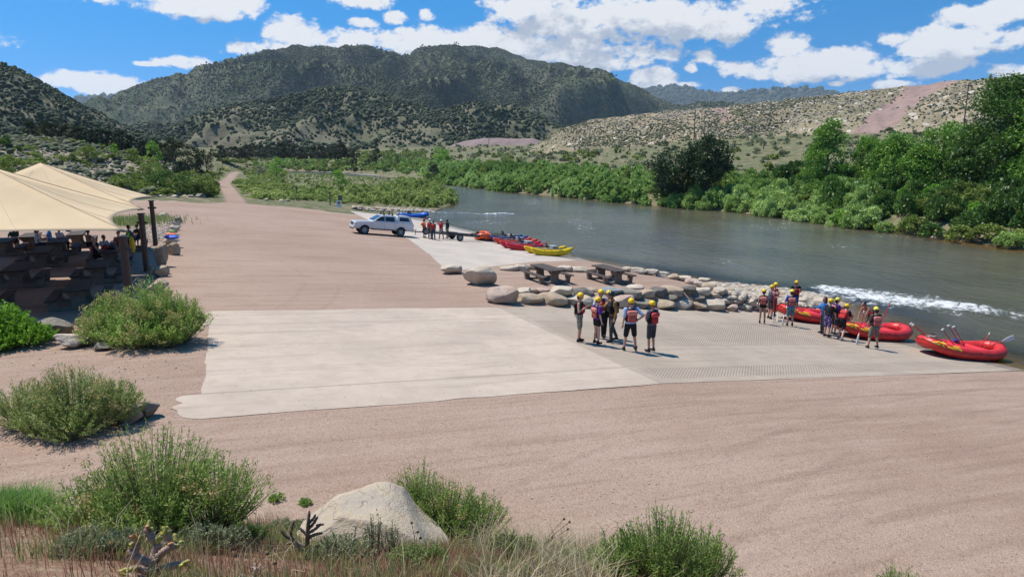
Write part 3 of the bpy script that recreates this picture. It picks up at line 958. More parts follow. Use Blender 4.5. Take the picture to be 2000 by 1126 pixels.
def tube_np(pts, rads, n=7, cap=True):
    pts = np.asarray(pts, float)
    k = len(pts)
    tang = unit(np.gradient(pts, axis=0))
    ref = np.array([0.0, 0.0, 1.0]) if abs(tang[:, 2]).mean() < 0.8 else np.array([1.0, 0.0, 0.0])
    e1 = unit(np.cross(tang, ref))
    e2 = np.cross(tang, e1)
    an = np.linspace(0, 2 * math.pi, n, endpoint=False)
    V = pts[:, None] + np.asarray(rads, float)[:, None, None] * (np.cos(an)[None, :, None] * e1[:, None] + np.sin(an)[None, :, None] * e2[:, None])
    V = V.reshape(-1, 3)
    i = np.arange(k - 1)[:, None] * n + np.arange(n)[None]
    j = np.arange(k - 1)[:, None] * n + (np.arange(n)[None] + 1) % n
    Fq = np.stack([i, j, j + n, i + n], 2).reshape(-1, 4)
    if cap:
        V = np.vstack([V, pts[:1], pts[-1:]])
        c0, c1 = len(V) - 2, len(V) - 1
        q = np.arange(n)
        q2 = (q + 1) % n
        Fq = np.vstack([Fq, np.stack([q2, q, np.full(n, c0), np.full(n, c0)], 1), np.stack([q + (k - 1) * n, q2 + (k - 1) * n, np.full(n, c1), np.full(n, c1)], 1)])
    return V, Fq


def join_np(parts):
    Vs, Fs, o = [], [], 0
    for V, Fq in parts:
        Vs.append(V)
        Fs.append(Fq + o)
        o += len(V)
    return np.vstack(Vs), np.vstack(Fs)


def fix_quads(me):
    me.validate()
    return me


M_BARK = plain("tree_bark", (0.15, 0.115, 0.085), 0.9, var=0.35, scale=6, bump=0.6)
M_TWIG = plain("shrub_twigs", (0.20, 0.16, 0.11), 0.9, var=0.3, scale=10)


def trunk_np(H, Rd, shape, r_, thick):
    parts = []
    top = {'poplar': 0.92, 'pine': 0.97, 'round': 0.62, 'juniper': 0.7, 'dome': 0.45}[shape] * H
    n = 7
    z = np.linspace(-0.25, top, n)
    wob = 0.04 * H * np.cumsum(r_.normal(size=(n, 2)), 0) / n
    wob[0] = 0
    pts = np.column_stack([wob, z])
    parts.append(tube_np(pts, thick * np.linspace(1, 0.22, n), 7))
    for q in range(9 if shape != 'dome' else 7):
        f = 0.18 + 0.7 * r_.random()
        b = np.array([np.interp(f * top, z, pts[:, 0]), np.interp(f * top, z, pts[:, 1]), f * top])
        a = r_.random() * 6.28
        ln = Rd * (0.5 + 0.4 * r_.random()) * (1.1 - 0.5 * f)
        e = b + np.array([math.cos(a) * ln, math.sin(a) * ln, ln * (0.7 if shape != 'pine' else 0.05)])
        mdl = (b + e) / 2 + np.array([0, 0, -0.1 * ln])
        parts.append(tube_np([b, mdl, e], thick * np.array([0.42, 0.3, 0.1]), 5))
    return join_np(parts)


def plant(name, label, cat, base, H, Rd, mat, shape, leaf, n, seed, k=40, group=None, thick=None, wide=0.6, mid=0.5, squash=1.0):
    r_ = np.random.default_rng(seed)
    C, rad = crown_points(shape, H, Rd, k, r_)
    C[:, 1] *= squash
    V, Fq, tint = clump_leaves(C, rad, n, leaf, r_, wide=wide, mid=mid)
    # a floor of leaves under the clumps so that no bare gap opens at the foot of low shrubs
    root = empty(name, (base.x, base.y, base.z - 0.05), r_.random() * 0.6 - 0.3, label, cat, group)
    ob("crown", mesh_np(name + "_crown", V, Fq, [mat], tint=tint), root)
    TV, TF = trunk_np(H, Rd, shape, r_, thick or (0.022 * H + 0.02))
    ob("trunk", fix_quads(mesh_np(name + "_trunk", TV, TF, [M_BARK], smooth=True)), root)
    return root


def px(u, vb, vt, wpx):
    b = at(u, vb)
    dep = b.y * math.cos(PITCH) + (CAMZ - b.z) * math.sin(PITCH)
    return b, (vb - vt) / F * dep * 1.03, wpx / 2 / F * dep, dep


M_WILLOW = foliage("willow_leaves", (0.145, 0.246, 0.045), (0.279, 0.412, 0.093), (0.466, 0.602, 0.198), 0.35)
M_SPIT = foliage("riverside_shrub_leaves", (0.178, 0.251, 0.055), (0.332, 0.41, 0.105), (0.569, 0.616, 0.21), 0.35)
M_DARKGREEN = foliage("cottonwood_leaves", (0.049, 0.104, 0.016), (0.094, 0.178, 0.029), (0.166, 0.288, 0.046), 0.3, 0.45)
M_DEEP = foliage('deep_green_leaves', (0.016, 0.036, 0.010), (0.032, 0.066, 0.018), (0.065, 0.12, 0.03), 0.2, 0.5)
M_POPLAR = foliage("poplar_leaves", (0.094, 0.193, 0.025), (0.166, 0.316, 0.043), (0.296, 0.491, 0.08), 0.35, 0.45)
M_BRIGHT = foliage("bright_leaves", (0.1, 0.233, 0.019), (0.182, 0.369, 0.033), (0.323, 0.545, 0.071), 0.4, 0.5)
M_JUNIPER = foliage("juniper_needles", (0.029, 0.047, 0.018), (0.055, 0.075, 0.029), (0.098, 0.114, 0.049), 0.15, 0.8)
M_OLIVE = foliage("olive_shrub_leaves", (0.105, 0.157, 0.025), (0.211, 0.281, 0.048), (0.396, 0.448, 0.11), 0.3)
M_SAGELEAF = foliage("sage_leaves", (0.135, 0.16, 0.075), (0.255, 0.279, 0.142), (0.415, 0.431, 0.244), 0.25)


def thicket(name, label, spots, mat, variants, kind='stuff', seed=1, cat=None):
    """one mass of shrubs: spots are (x, y, z, radius, height, tint)"""
    r_ = np.random.default_rng(seed)
    Vs, Fs, Ts, o = [], [], [], 0
    for (x, y, z, rd_, h_, tn) in spots:
        V, Fq, t_ = variants[r_.integers(len(variants))]
        a = r_.random() * 6.28
        c_, s_ = math.cos(a), math.sin(a)
        Q = np.stack([(V[:, 0] * c_ - V[:, 1] * s_) * rd_ + x, (V[:, 0] * s_ + V[:, 1] * c_) * rd_ + y, V[:, 2] * h_ + z], 1)
        Vs.append(Q)
        Fs.append(Fq + o)
        Ts.append(np.clip(t_ + tn, 0, 1))
        o += len(V)
    me = mesh_np(name, np.vstack(Vs), np.vstack(Fs), [mat], tint=np.concatenate(Ts))
    return tag(ob(name, me), label, cat, kind=kind)


def dome_variants(nv, n, leaf, seed, k=14, wide=0.45, up=0.5):
    out = []
    for q in range(nv):
        r_ = np.random.default_rng(seed + q)
        C, rad = crown_points('dome', 1.0, 1.0, k, r_)
        out.append(clump_leaves(C, rad * 1.25, n, leaf, r_, wide=wide, up=up, spread=0.08))
    return out


def band_spots(n, d_lo, d_hi, u_lo, u_hi, r_lo, r_hi, seed, hk=1.25, side='right', pw=1.0):
    """shrub spots along the far bank, between two bearings"""
    r_ = np.random.default_rng(seed)
    out = []
    P = np.array(RIGHT_BANK)
    ln = np.concatenate([[0], np.cumsum(np.hypot(*np.diff(P, axis=0).T))])
    while len(out) < n:
        l_ = r_.random() * ln[-1]
        i = min(np.searchsorted(ln, l_, side='right') - 1, len(P) - 2)
        f = (l_ - ln[i]) / (ln[i + 1] - ln[i])
        a = P[i] + (P[i + 1] - P[i]) * f
        tn = unit(P[i + 1] - P[i])
        nrm = np.array([tn[1], -tn[0]])
        d = d_lo + (d_hi - d_lo) * r_.random() ** pw
        x, y = a + nrm * d
        u = CX + F * x / max(y, 1)
        if not (u_lo < u < u_hi) or y < 10:
            continue
        rd_ = r_lo + (r_hi - r_lo) * r_.random()
        out.append((x, y, zg1(x, y) - 0.15, rd_, rd_ * hk * (0.65 + 0.8 * r_.random()), r_.normal(0, 0.13) + 0.42 * float(vn(np.array([x * 0.06]), np.array([y * 0.06]), None, seed)[0])))
    return out


V_W = dome_variants(5, 800, 0.27, 100)
V_WN = dome_variants(5, 1500, 0.165, 120, 18)
thicket("willow_thicket", 'pale green willow thicket along the far bank upstream', band_spots(700, -1.4, 22, 850, 1330, 1.1, 2.1, 51), M_WILLOW, V_W, seed=1)
thicket("willow_thicket", 'grey green willow thicket on the far bank below the poplars', band_spots(190, -1.4, 15, 1300, 1700, 1.2, 2.3, 52), M_WILLOW, V_WN, seed=2)
thicket("bank_brush", 'dark green brush filling the far bank below the poplars', band_spots(230, 2.0, 24, 1520, 2200, 1.2, 2.4, 57, 1.35), M_DARKGREEN, V_WN, seed=9)
thicket("bank_brush", 'olive brush mixed through the far bank thickets', band_spots(170, 0, 24, 900, 2150, 1.0, 2.2, 58, 1.2), M_OLIVE, V_WN, seed=10)
V_S = dome_variants(4, 260, 0.36, 140, 9)
thicket("sagebrush", 'mixed sagebrush and scrub on the slope above the far bank', band_spots(900, 16, 95, 760, 2100, 0.5, 1.5, 53, 0.9), M_SAGELEAF, V_S, seed=3)
thicket("scrub", 'green scrub patches on the slope above the far bank', band_spots(230, 14, 60, 700, 1700, 0.9, 2.0, 54, 0.95, pw=1.6), M_OLIVE, V_S, seed=4)
thicket("distant_willows", 'pale willows beside the far bend of the river', band_spots(150, 0.5, 30, 420, 860, 1.5, 3.0, 55, 1.0), M_WILLOW, V_S, seed=5)

# the brushy spit between the lot and the river
SPIT = np.array([(p_.x, p_.y) for p_ in (at(470, 391), at(462, 372), at(458, 357), at(480, 345), at(520, 338))] +
                [wl(650, 344), wl(735, 350), wl(790, 353), wl(832, 355), wl(885, 377), wl(890, 391), wl(884, 399), wl(845, 408)] +
                [(p_.x, p_.y) for p_ in (at(800, 404), at(690, 400), at(660, 397), at(600, 393), at(540, 390))])
r_ = np.random.default_rng(61)
spots = []
while len(spots) < 1500:
    x = r_.uniform(SPIT[:, 0].min(), SPIT[:, 0].max())
    y = SPIT[:, 1].min() + (SPIT[:, 1].max() - SPIT[:, 1].min()) * r_.random() ** 1.35
    if not inside(np.array([x]), np.array([y]), SPIT)[0]:
        continue
    rd_ = r_.uniform(0.7, 1.5)
    if rd_ > seg_dist(np.array([x]), np.array([y]), ROADP)[0] - 1.3:
        continue
    s__, t__ = st(x, y)
    hk = 0.62 + 0.55 * float(sm(np.array([s__]), 2, 22)[0])
    if y > 200:
        rd_ *= 0.75
    if y > 165 and 560 < CX + F * x / y < 775:
        rd_ *= 0.5
    spots.append((x, y, zg1(x, y) - 0.1, rd_, rd_ * hk * r_.uniform(0.6, 1.45), r_.normal(0, 0.15) + 0.4 * float(vn(np.array([x * 0.09]), np.array([y * 0.09]), None, 65)[0])))
thicket("riverside_brush", 'mixed green brush covering the spit beside the river', spots, M_SPIT, dome_variants(5, 520, 0.24, 160, 12), seed=6)
r_ = np.random.default_rng(63)
spots = []
for q in range(1000):
    u = r_.uniform(425, 830)
    p_ = at(u, r_.uniform(296, np.interp(u, [425, 480, 640, 830], [333, 344, 336, 330])))
    if seg_dist(np.array([p_.x]), np.array([p_.y]), ROADP)[0] < 2.6 or inside(np.array([p_.x]), np.array([p_.y]), RIVER)[0]:
        continue
    rd_ = r_.uniform(0.9, 2.3) * (0.7 if p_.y < 190 else 1.0) * (0.35 if 570 < u < 775 and p_.y < 330 else 1.0)
    spots.append((p_.x, p_.y, p_.z - 0.2, rd_, rd_ * r_.uniform(0.6, 1.0), r_.normal(0, 0.22)))
thicket("valley_scrub", 'green scrub on the valley floor before the foothill', spots, M_OLIVE, V_S, seed=8)

# ---- trees and shrubs that stand out singly
TREES = [
    # name, label, category, u, v base, v top, width px, material, shape, leaf, n, clumps
    ("cottonwood_tree", 'broad dark green cottonwood leaning over the far bank', "tree", 1318, 398, 288, 130, M_DEEP, 'round', 0.36, 9000, 64),
    ("cottonwood_tree", 'blackish green cottonwood growing behind the broad one on the far bank', "tree", 1378, 394, 266, 108, M_DEEP, 'round', 0.36, 9000, 64),
    ("poplar_tree", 'single pointed poplar standing left of the poplar row', "tree", 1612, 372, 244, 98, M_POPLAR, 'poplar', 0.34, 9000, 60),
    ("poplar_tree", 'short slender poplar next to the single pointed one', "tree", 1688, 370, 274, 90, M_POPLAR, 'poplar', 0.34, 7000, 46),
    ("poplar_tree", 'mid height bushy poplar in the middle of the row', "tree", 1750, 372, 270, 116, M_POPLAR, 'poplar', 0.34, 9500, 60),
    ("poplar_tree", 'dense poplar at the foot of the tallest one', "tree", 1832, 374, 248, 122, M_POPLAR, 'poplar', 0.34, 10000, 60),
    ("poplar_tree", 'tallest poplar rising above the tailings slope at the right edge', "tree", 1945, 380, 166, 168, M_DARKGREEN, 'poplar', 0.36, 18000, 110),
    ("poplar_tree", 'tall poplar cut by the right edge of the picture', "tree", 2030, 384, 190, 170, M_POPLAR, 'poplar', 0.36, 14000, 90),
    ("poplar_tree", 'low leafy poplar filling the gap right of the slender one', "tree", 1716, 374, 284, 80, M_POPLAR, 'poplar', 0.34, 5500, 40),
    ("poplar_tree", 'leafy poplar between the bushy one and the dense one', "tree", 1790, 376, 288, 100, M_POPLAR, 'poplar', 0.34, 7000, 46),
    ("poplar_tree", 'leafy poplar left of the tallest one', "tree", 1884, 378, 258, 110, M_DARKGREEN, 'poplar', 0.34, 9000, 56),
    ("juniper_tree", 'olive juniper at the right edge below the tall poplars', "tree", 1985, 385, 268, 95, M_OLIVE, 'juniper', 0.24, 4200, 46),
    ("deciduous_tree", 'bright green round tree on the far bank upstream', "tree", 862, 326, 288, 46, M_BRIGHT, 'round', 0.55, 1500, 30),
    ("juniper_tree", 'dark juniper standing at the water in front of the bright green tree', "tree", 848, 354, 315, 34, M_JUNIPER, 'juniper', 0.40, 1500, 30),
    ("pine_tree", 'dark pine standing by the railway near the white shed', "tree", 735, 326, 272, 38, M_JUNIPER, 'pine', 0.6, 1500, 46),
    ("shrub", 'round green shrub beside the dark pine', "shrub", 772, 326, 297, 42, M_DARKGREEN, 'dome', 0.55, 1000, 20),
    ("juniper_tree", 'small dark juniper at the foot of the pine', "tree", 718, 330, 308, 22, M_JUNIPER, 'juniper', 0.5, 700, 20),
    ("juniper_tree", 'dark tree on the inner bank across the far bend', "tree", 690, 334, 303, 30, M_JUNIPER, 'juniper', 0.5, 900, 20),
    ("sapling", 'bright leafy sapling standing out of the brush by the track', "tree", 541, 347, 309, 38, M_BRIGHT, 'poplar', 0.36, 1500, 26),
    ("sapling", 'small bright sapling in the middle of the brushy spit', "tree", 661, 364, 332, 40, M_BRIGHT, 'poplar', 0.36, 1100, 22),
    ("shrub", 'silvery shrub beside the bright sapling', "shrub", 505, 344, 318, 50, M_SAGELEAF, 'dome', 0.36, 1100, 20),
    ("juniper_tree", 'tall open juniper over the shrubs beyond the shade canopies', "tree", 345, 340, 264, 74, M_JUNIPER, 'juniper', 0.26, 3600, 44),
    ("juniper_tree", 'wide dark juniper nearest the dirt track', "tree", 405, 346, 292, 62, M_JUNIPER, 'juniper', 0.28, 2600, 36),
    ("juniper_tree", 'dark juniper behind the tall open one', "tree", 378, 340, 282, 56, M_JUNIPER, 'juniper', 0.28, 2400, 36),
    ("shrub", 'bright green shrub left of the tall open juniper', "shrub", 302, 318, 272, 40, M_BRIGHT, 'dome', 0.26, 1500, 24),
    ("shrub", 'rounded green oak shrub on the slope below the juniper', "shrub", 302, 350, 315, 76, M_OLIVE, 'dome', 0.20, 2600, 30),
    ("shrub", 'wide dark green shrub at the foot of the slope', "shrub", 330, 374, 332, 110, M_DARKGREEN, 'dome', 0.20, 3600, 36),
    ("shrub", 'low green shrub just above the second canopy edge', "shrub", 250, 374, 348, 72, M_OLIVE, 'dome', 0.20, 2000, 26),
    ("shrub", 'yellow green shrub next to the dirt track', "shrub", 398, 376, 340, 66, M_OLIVE, 'dome', 0.20, 2000, 26),
    ("shrub", 'green shrub in the middle of the rocky slope', "shrub", 174, 312, 284, 62, M_OLIVE, 'dome', 0.22, 1800, 26),
    ("shrub", 'small green shrub high on the rocky slope', "shrub", 222, 300, 280, 34, M_BRIGHT, 'dome', 0.22, 900, 16),
    ("shrub", 'dark green shrub on the right of the rocky slope', "shrub", 262, 330, 288, 44, M_OLIVE, 'dome', 0.22, 1700, 26),
    ("shrub", 'dark round shrub at the left end of the rocky slope crest', "shrub", 12, 290, 262, 38, M_DARKGREEN, 'dome', 0.26, 1100, 20),
    ("shrub", 'brown and green shrub rising behind the first canopy at the left edge', "shrub", 18, 345, 302, 84, M_OLIVE, 'dome', 0.2, 2400, 30),
]
HPn = VR[:, 1:nR].reshape(-1, 3)
Hd = HPn[:, 1] * math.cos(PITCH) + (CAMZ - HPn[:, 2]) * math.sin(PITCH)
Hu = CX + F * HPn[:, 0] / Hd
Hv = CY + F * ((CAMZ - HPn[:, 2]) * math.cos(PITCH) - HPn[:, 1] * math.sin(PITCH)) / Hd


def on_hill(u, v):
    j = np.argmin((Hu - u) ** 2 + (Hv - v) ** 2)
    a_ = at(u, v)
    if (Hu[j] - u) ** 2 + (Hv[j] - v) ** 2 < 60 and HPn[j, 1] < a_.y + 1:
        return at_depth(u, v, HPn[j, 1])
    return a_


spots = []
r_ = np.random.default_rng(62)
for q in range(520):
    u, v = r_.uniform(225, 436), 0
    v = r_.uniform(np.interp(u, [225, 330, 436], [352, 336, 338]), np.interp(u, [225, 290, 300, 436], [366, 372, 381, 385]))
    p_ = on_hill(u, v)
    if seg_dist(np.array([p_.x]), np.array([p_.y]), ROADP)[0] < 2.0:
        continue
    spots.append((p_.x, p_.y, p_.z - 0.1, r_.uniform(0.4, 1.1), r_.uniform(0.35, 1.1), r_.normal(0.05, 0.2)))
thicket("verge_brush", 'low green brush beside the dirt track', spots, M_OLIVE, dome_variants(4, 520, 0.24, 170, 10), seed=7)
spots = []
for q in range(150):
    u = r_.uniform(0, 330)
    v = r_.uniform(np.interp(u, [0, 100, 220, 330], [268, 272, 286, 318]) + 2, np.interp(u, [0, 100, 330], [335, 322, 345]))
    p_ = on_hill(u, v)
    rd_ = r_.uniform(0.4, 1.3)
    spots.append((p_.x, p_.y, p_.z - 0.1, rd_, rd_ * r_.uniform(0.6, 1.0), r_.normal(0.0, 0.2)))
thicket("slope_brush", 'scattered green and grey brush on the rocky slope', spots, M_OLIVE, dome_variants(4, 420, 0.24, 175, 10), seed=11)
for i, (nm, lb, ct, u, vb, vt, wp, mt, shp, lf, n, k) in enumerate(TREES):
    if 0 <= u < 420 and nm != "sapling":
        b = on_hill(u, vb)
        dep = b.y * math.cos(PITCH) + (CAMZ - b.z) * math.sin(PITCH)
        H_, R_ = (vb - vt) / F * dep * 1.03, wp / 2 / F * dep
    else:
        b, H_, R_, dep = px(u, vb, vt, wp)
    plant(nm, lb, ct, b, H_, R_, mt, shp, lf, n, 200 + i, k)

# a dark row of junipers along the crest of the rocky slope and across the valley floor
JB = []
for q in range(3):
    r_ = np.random.default_rng(300 + q)
    C, rad = crown_points('juniper', 3.6, 2.0, 26, r_)
    V, Fq, tint = clump_leaves(C, rad, 1500, 0.34, r_, wide=0.55)
    TV, TF = trunk_np(3.6, 2.0, 'juniper', r_, 0.14)
    JB.append((mesh_np("juniper_crown", V, Fq, [M_JUNIPER], tint=tint), fix_quads(mesh_np("juniper_trunk", TV, TF, [M_BARK], smooth=True))))
r_ = np.random.default_rng(310)
row = [(u, np.interp(u, [60, 170, 270, 330, 370], [271, 276, 296, 312, 326]) - 1, 146, 1.0 + 0.5 * r_.random(), 'dark juniper in the row along the crest behind the rocky slope', 'junipers along the slope crest')
       for u in (60, 96, 128, 152, 176, 196, 214, 236, 256, 280, 300, 322)]
row += [(u, 302 + 6 * r_.random(), 330 + 60 * r_.random(), 1.5 + 0.7 * r_.random(), 'dark juniper in the belt across the valley floor', 'junipers across the valley floor')
        for u in list(range(432, 700, 13)) + [612, 640, 655, 668]]
for i, (u, v, Yd, k, lb, gp) in enumerate(row):
    p_ = at_depth(u, v, Yd + 6 * r_.random())
    cm, tm = JB[i % 3]
    e_ = empty("juniper_tree", (p_.x, p_.y, p_.z - 0.6), r_.random() * 6, lb, "tree", gp)
    e_.scale = (k * r_.uniform(0.9, 1.25), k * r_.uniform(0.9, 1.25), k * r_.uniform(0.75, 1.1))
    ob("crown", cm, e_)
    ob("trunk", tm, e_)

# rounded shrubs at the water's edge on the right of the far bank
SHV = []
for q in range(5):
    r_ = np.random.default_rng(330 + q)
    C, rad = crown_points('dome', 1.0, 1.0, 26, r_)
    V, Fq, tint = clump_leaves(C, rad, 2600, 0.125, r_, wide=0.55, up=0.5)
    TV, TF = trunk_np(1.0, 1.0, 'dome', r_, 0.05)
    SHV.append((V, Fq, tint, TV, TF))
SHM = {}
r_ = np.random.default_rng(340)
edge_u = [1390, 1432, 1476, 1520, 1566, 1612, 1655, 1700, 1742, 1786, 1830, 1876, 1922, 1968, 2010]
nn_ = 0
for rowi, (dback, hk) in enumerate(((-0.3, 1.0), (4.0, 1.15), (8.5, 1.25))):
    for i, u in enumerate(edge_u):
        if rowi == 2 and u < 1650:
            continue
        vb = np.interp(u, [1300, 1440, 1560, 1700, 1840, 2000], [403, 414, 429, 447, 464, 487])
        p_ = G(u + r_.uniform(-14, 14) + rowi * 16, vb, ZW)
        x, y = p_.x + AX * dback, p_.y + AY * dback
        rd_ = r_.uniform(1.5, 2.3) * (0.85 if u < 1600 else 1.0)
        mt = [M_OLIVE, M_BRIGHT, M_OLIVE, M_WILLOW, M_DARKGREEN, M_OLIVE][int(r_.integers(6))] if u > 1500 else [M_WILLOW, M_OLIVE][int(r_.integers(2))]
        q = int(r_.integers(5))
        key = (q, mt.name)
        if key not in SHM:
            V, Fq, tint, TV, TF = SHV[q]
            SHM[key] = (mesh_np("bank_shrub_crown", V, Fq, [mt], tint=tint), fix_quads(mesh_np("bank_shrub_trunk", TV, TF, [M_TWIG])))
        e_ = empty("bank_shrub", (x, y, zg1(x, y) - 0.1), r_.random() * 6,
                   ["rounded green shrub overhanging the far water's edge", 'rounded green shrub in the second rank behind the water shrubs', 'rounded green shrub at the foot of the poplars'][rowi],
                   "shrub", ["shrubs along the far water's edge", 'shrubs in the second rank on the far bank', 'shrubs at the foot of the poplars'][rowi])
        e_.scale = (rd_, rd_, rd_ * hk * r_.uniform(0.85, 1.15))
        ob("crown", SHM[key][0], e_)
        ob("trunk", SHM[key][1], e_)

# ---- rabbitbrush and other plants close to the camera
M_RABBIT = foliage("rabbitbrush_leaves", (0.13, 0.23, 0.035), (0.26, 0.4, 0.085), (0.46, 0.56, 0.18), 0.55, 0.5)
M_RABBIT2 = foliage("rabbitbrush_grey_leaves", (0.15, 0.22, 0.05), (0.27, 0.36, 0.105), (0.46, 0.51, 0.22), 0.55, 0.5)
M_STEM = foliage("brush_stems", (0.1, 0.085, 0.05), (0.19, 0.16, 0.09), (0.3, 0.26, 0.16), 0.1)
M_SEED = foliage("dried_seed_heads", (0.34, 0.25, 0.09), (0.5, 0.38, 0.15), (0.62, 0.5, 0.26), 0.3)
M_YELLOWBUD = foliage("yellow_buds", (0.42, 0.36, 0.06), (0.55, 0.46, 0.1), (0.68, 0.58, 0.2), 0.3)


def brush(name, label, base, lobes, nstem, nleaf, leaf, lw, mat, seed, flowers=0.08, cat="shrub", fmat=None, fsize=0.02):
    """a brush of many upright wands; lobes are (dx, dy, radius, height) in metres"""
    r_ = np.random.default_rng(seed)
    pts, dirs, stems, heads = [], [], [], []
    tot = sum(l[2] * l[3] for l in lobes)
    tints = []
    for (dx, dy, rd_, h_) in lobes:
        n = int(nstem * rd_ * h_ / tot)
        # tips spread over a dome with an uneven outline
        a = r_.random(n) * 6.283
        q = np.sqrt(r_.random(n))
        lump = 1 + 0.22 * vn(np.cos(a) * 1.7 + seed, np.sin(a) * 1.7 + q * 2, None, seed)
        tipx, tipy = np.cos(a) * q * rd_ * lump, np.sin(a) * q * rd_ * lump
        tipz = h_ * (np.sqrt(np.clip(1 - 0.80 * q ** 2, 0.05, 1)) * (0.62 + 0.42 * r_.random(n)) * (0.9 + 0.25 * lump - 0.2))
        B = np.stack([tipx * 0.22 + dx, tipy * 0.22 + dy, np.full(n, -0.05)], 1)
        T_ = np.stack([tipx + dx, tipy + dy, tipz], 1)
        M_ = np.stack([tipx * 0.72 + dx, tipy * 0.72 + dy, tipz * 0.52], 1)
        M_ += 0.03 * r_.normal(size=M_.shape)
        lo = np.linspace(0, 1, 6)
        cur = ((1 - lo) ** 2)[None, :, None] * B[:, None] + (2 * lo * (1 - lo))[None, :, None] * M_[:, None] + (lo ** 2)[None, :, None] * T_[:, None]
        sd = unit(np.cross(T_ - B, r_.normal(size=T_.shape)))
        wv = np.array([0.006, 0.0055, 0.005, 0.004, 0.003, 0.0015])[None, :, None] * sd[:, None, :]
        SV = np.stack([cur - wv, cur + wv], 2).reshape(n, 12, 3)
        f = np.array([[0, 1, 3, 2], [2, 3, 5, 4], [4, 5, 7, 6], [6, 7, 9, 8], [8, 9, 11, 10]])
        stems.append((SV.reshape(-1, 3), (f[None] + (np.arange(n) * 12)[:, None, None]).reshape(-1, 4)))
        m_ = n * nleaf
        fl = 0.30 + 0.70 * r_.random(m_) ** 0.75
        si = np.repeat(np.arange(n), nleaf)
        c = ((1 - fl) ** 2)[:, None] * B[si] + (2 * fl * (1 - fl))[:, None] * M_[si] + (fl ** 2)[:, None] * T_[si]
        tg = unit(2 * (1 - fl)[:, None] * (M_[si] - B[si]) + 2 * fl[:, None] * (T_[si] - M_[si]))
        d = unit(tg * 0.9 + 0.55 * r_.normal(size=(m_, 3)))
        pts.append(c + d * leaf * 0.5)
        dirs.append(d)
        st_ = np.clip(r_.normal(0.5, 0.2, n) + 0.25 * vn(T_[:, 0] * 3 + seed, T_[:, 1] * 3, T_[:, 2] * 3, seed + 2), 0, 1)
        tints.append(np.clip(st_[si] + r_.normal(0, 0.12, m_), 0, 1))
        sel = (vn(T_[:, 0] * 2.6 + seed * 3, T_[:, 1] * 2.6, T_[:, 2] * 2.6, seed + 5) > 0.15) & (r_.random(n) < flowers * 3)
        heads.append(T_[sel])
    root = empty(name, base, 0, label, cat)
    c, d = np.vstack(pts), np.vstack(dirs)
    L = leaf * (0.6 + 0.8 * r_.random(len(c)))
    V, Fq = leaf_quads(c, d, L, lw * (0.7 + 0.6 * r_.random(len(c))), r_)
    ob("foliage", mesh_np(name + "_foliage", V, Fq, [mat], tint=np.concatenate(tints)), root)
    SV, SF = join_np(stems)
    ob("stems", mesh_np(name + "_stems", SV, SF, [M_STEM], tint=np.clip(r_.normal(0.5, 0.25, len(SF)), 0, 1)), root)
    hd = np.vstack(heads)
    if len(hd):
        k = 26
        c = np.repeat(hd, k, 0) + r_.normal(size=(len(hd) * k, 3)) * fsize * np.array([1.3, 1.3, 1.0])
        d = unit(r_.normal(size=c.shape) + np.array([0, 0, 0.6]))
        V, Fq = leaf_quads(c, d, fsize * 0.9 * (0.6 + 0.8 * r_.random(len(c))), np.full(len(c), fsize * 0.55), r_)
        ob("seed_heads", mesh_np(name + "_heads", V, Fq, [fmat or M_SEED], tint=np.clip(r_.normal(0.5, 0.25, len(Fq)), 0, 1)), root)
    return root


def near(u, v):
    return at(u, v)


b = near(295, 1046)
brush("rabbitbrush", 'large green rabbitbrush growing behind the spiny cactus', b, [(0, 0.1, 0.78, 1.28), (-0.62, 0.0, 0.55, 0.72), (0.66, 0.15, 0.6, 0.92), (0.15, -0.3, 0.6, 0.8)], 1150, 24, 0.058, 0.0095, M_RABBIT, 401, 0.06, fsize=0.03)
b = near(868, 1056)
brush("rabbitbrush", 'green rabbitbrush growing against the big pale boulder', b, [(0, 0, 0.6, 1.12), (-0.45, 0.25, 0.45, 1.25), (0.55, 0.05, 0.42, 0.85), (0.15, -0.2, 0.5, 0.75)], 900, 24, 0.058, 0.0095, M_RABBIT, 402, 0.07, fsize=0.03)
b = near(128, 838)
brush("rabbitbrush", 'wide grey green rabbitbrush leaning at the left edge of the lot', b, [(0.1, 0.1, 0.95, 1.35), (-0.85, 0.1, 0.75, 1.0), (0.85, 0.25, 0.65, 1.05), (0.45, -0.45, 0.7, 0.72), (-0.2, -0.3, 0.6, 0.8)], 1150, 26, 0.078, 0.013, M_RABBIT2, 403, 0.09, fsize=0.036)
b = near(280, 668)
brush("rabbitbrush", 'big rounded rabbitbrush with tan seed heads beside the shade canopy', b, [(0.15, 0.3, 1.1, 1.9), (-1.05, 0.3, 0.85, 1.5), (1.05, 0.2, 0.9, 1.45), (0.1, -0.6, 0.95, 1.1), (0.95, -0.4, 0.7, 0.9), (-0.9, -0.4, 0.7, 0.95)], 1400, 28, 0.10, 0.02, M_RABBIT, 404, 0.15, fsize=0.05)
b = near(-6, 672)
brush("leafy_shrub", 'bright green leafy shrub at the left edge beside the grey boulder', b, [(0, 0, 1.0, 1.3), (0.9, -0.1, 0.75, 0.75), (-0.8, 0.3, 0.9, 1.3), (0.4, -0.7, 0.7, 0.6)], 1000, 30, 0.09, 0.045, M_BRIGHT, 405, 0.0)
b = near(1292, 1150)
brush("rabbitbrush", 'green rabbitbrush rising from the bottom edge right of the dry grass', b, [(0, 0, 0.42, 0.86), (-0.35, 0.05, 0.3, 0.62), (0.4, 0.05, 0.34, 0.6)], 620, 24, 0.05, 0.007, M_RABBIT, 406, 0.0)
b = near(1752, 1176)
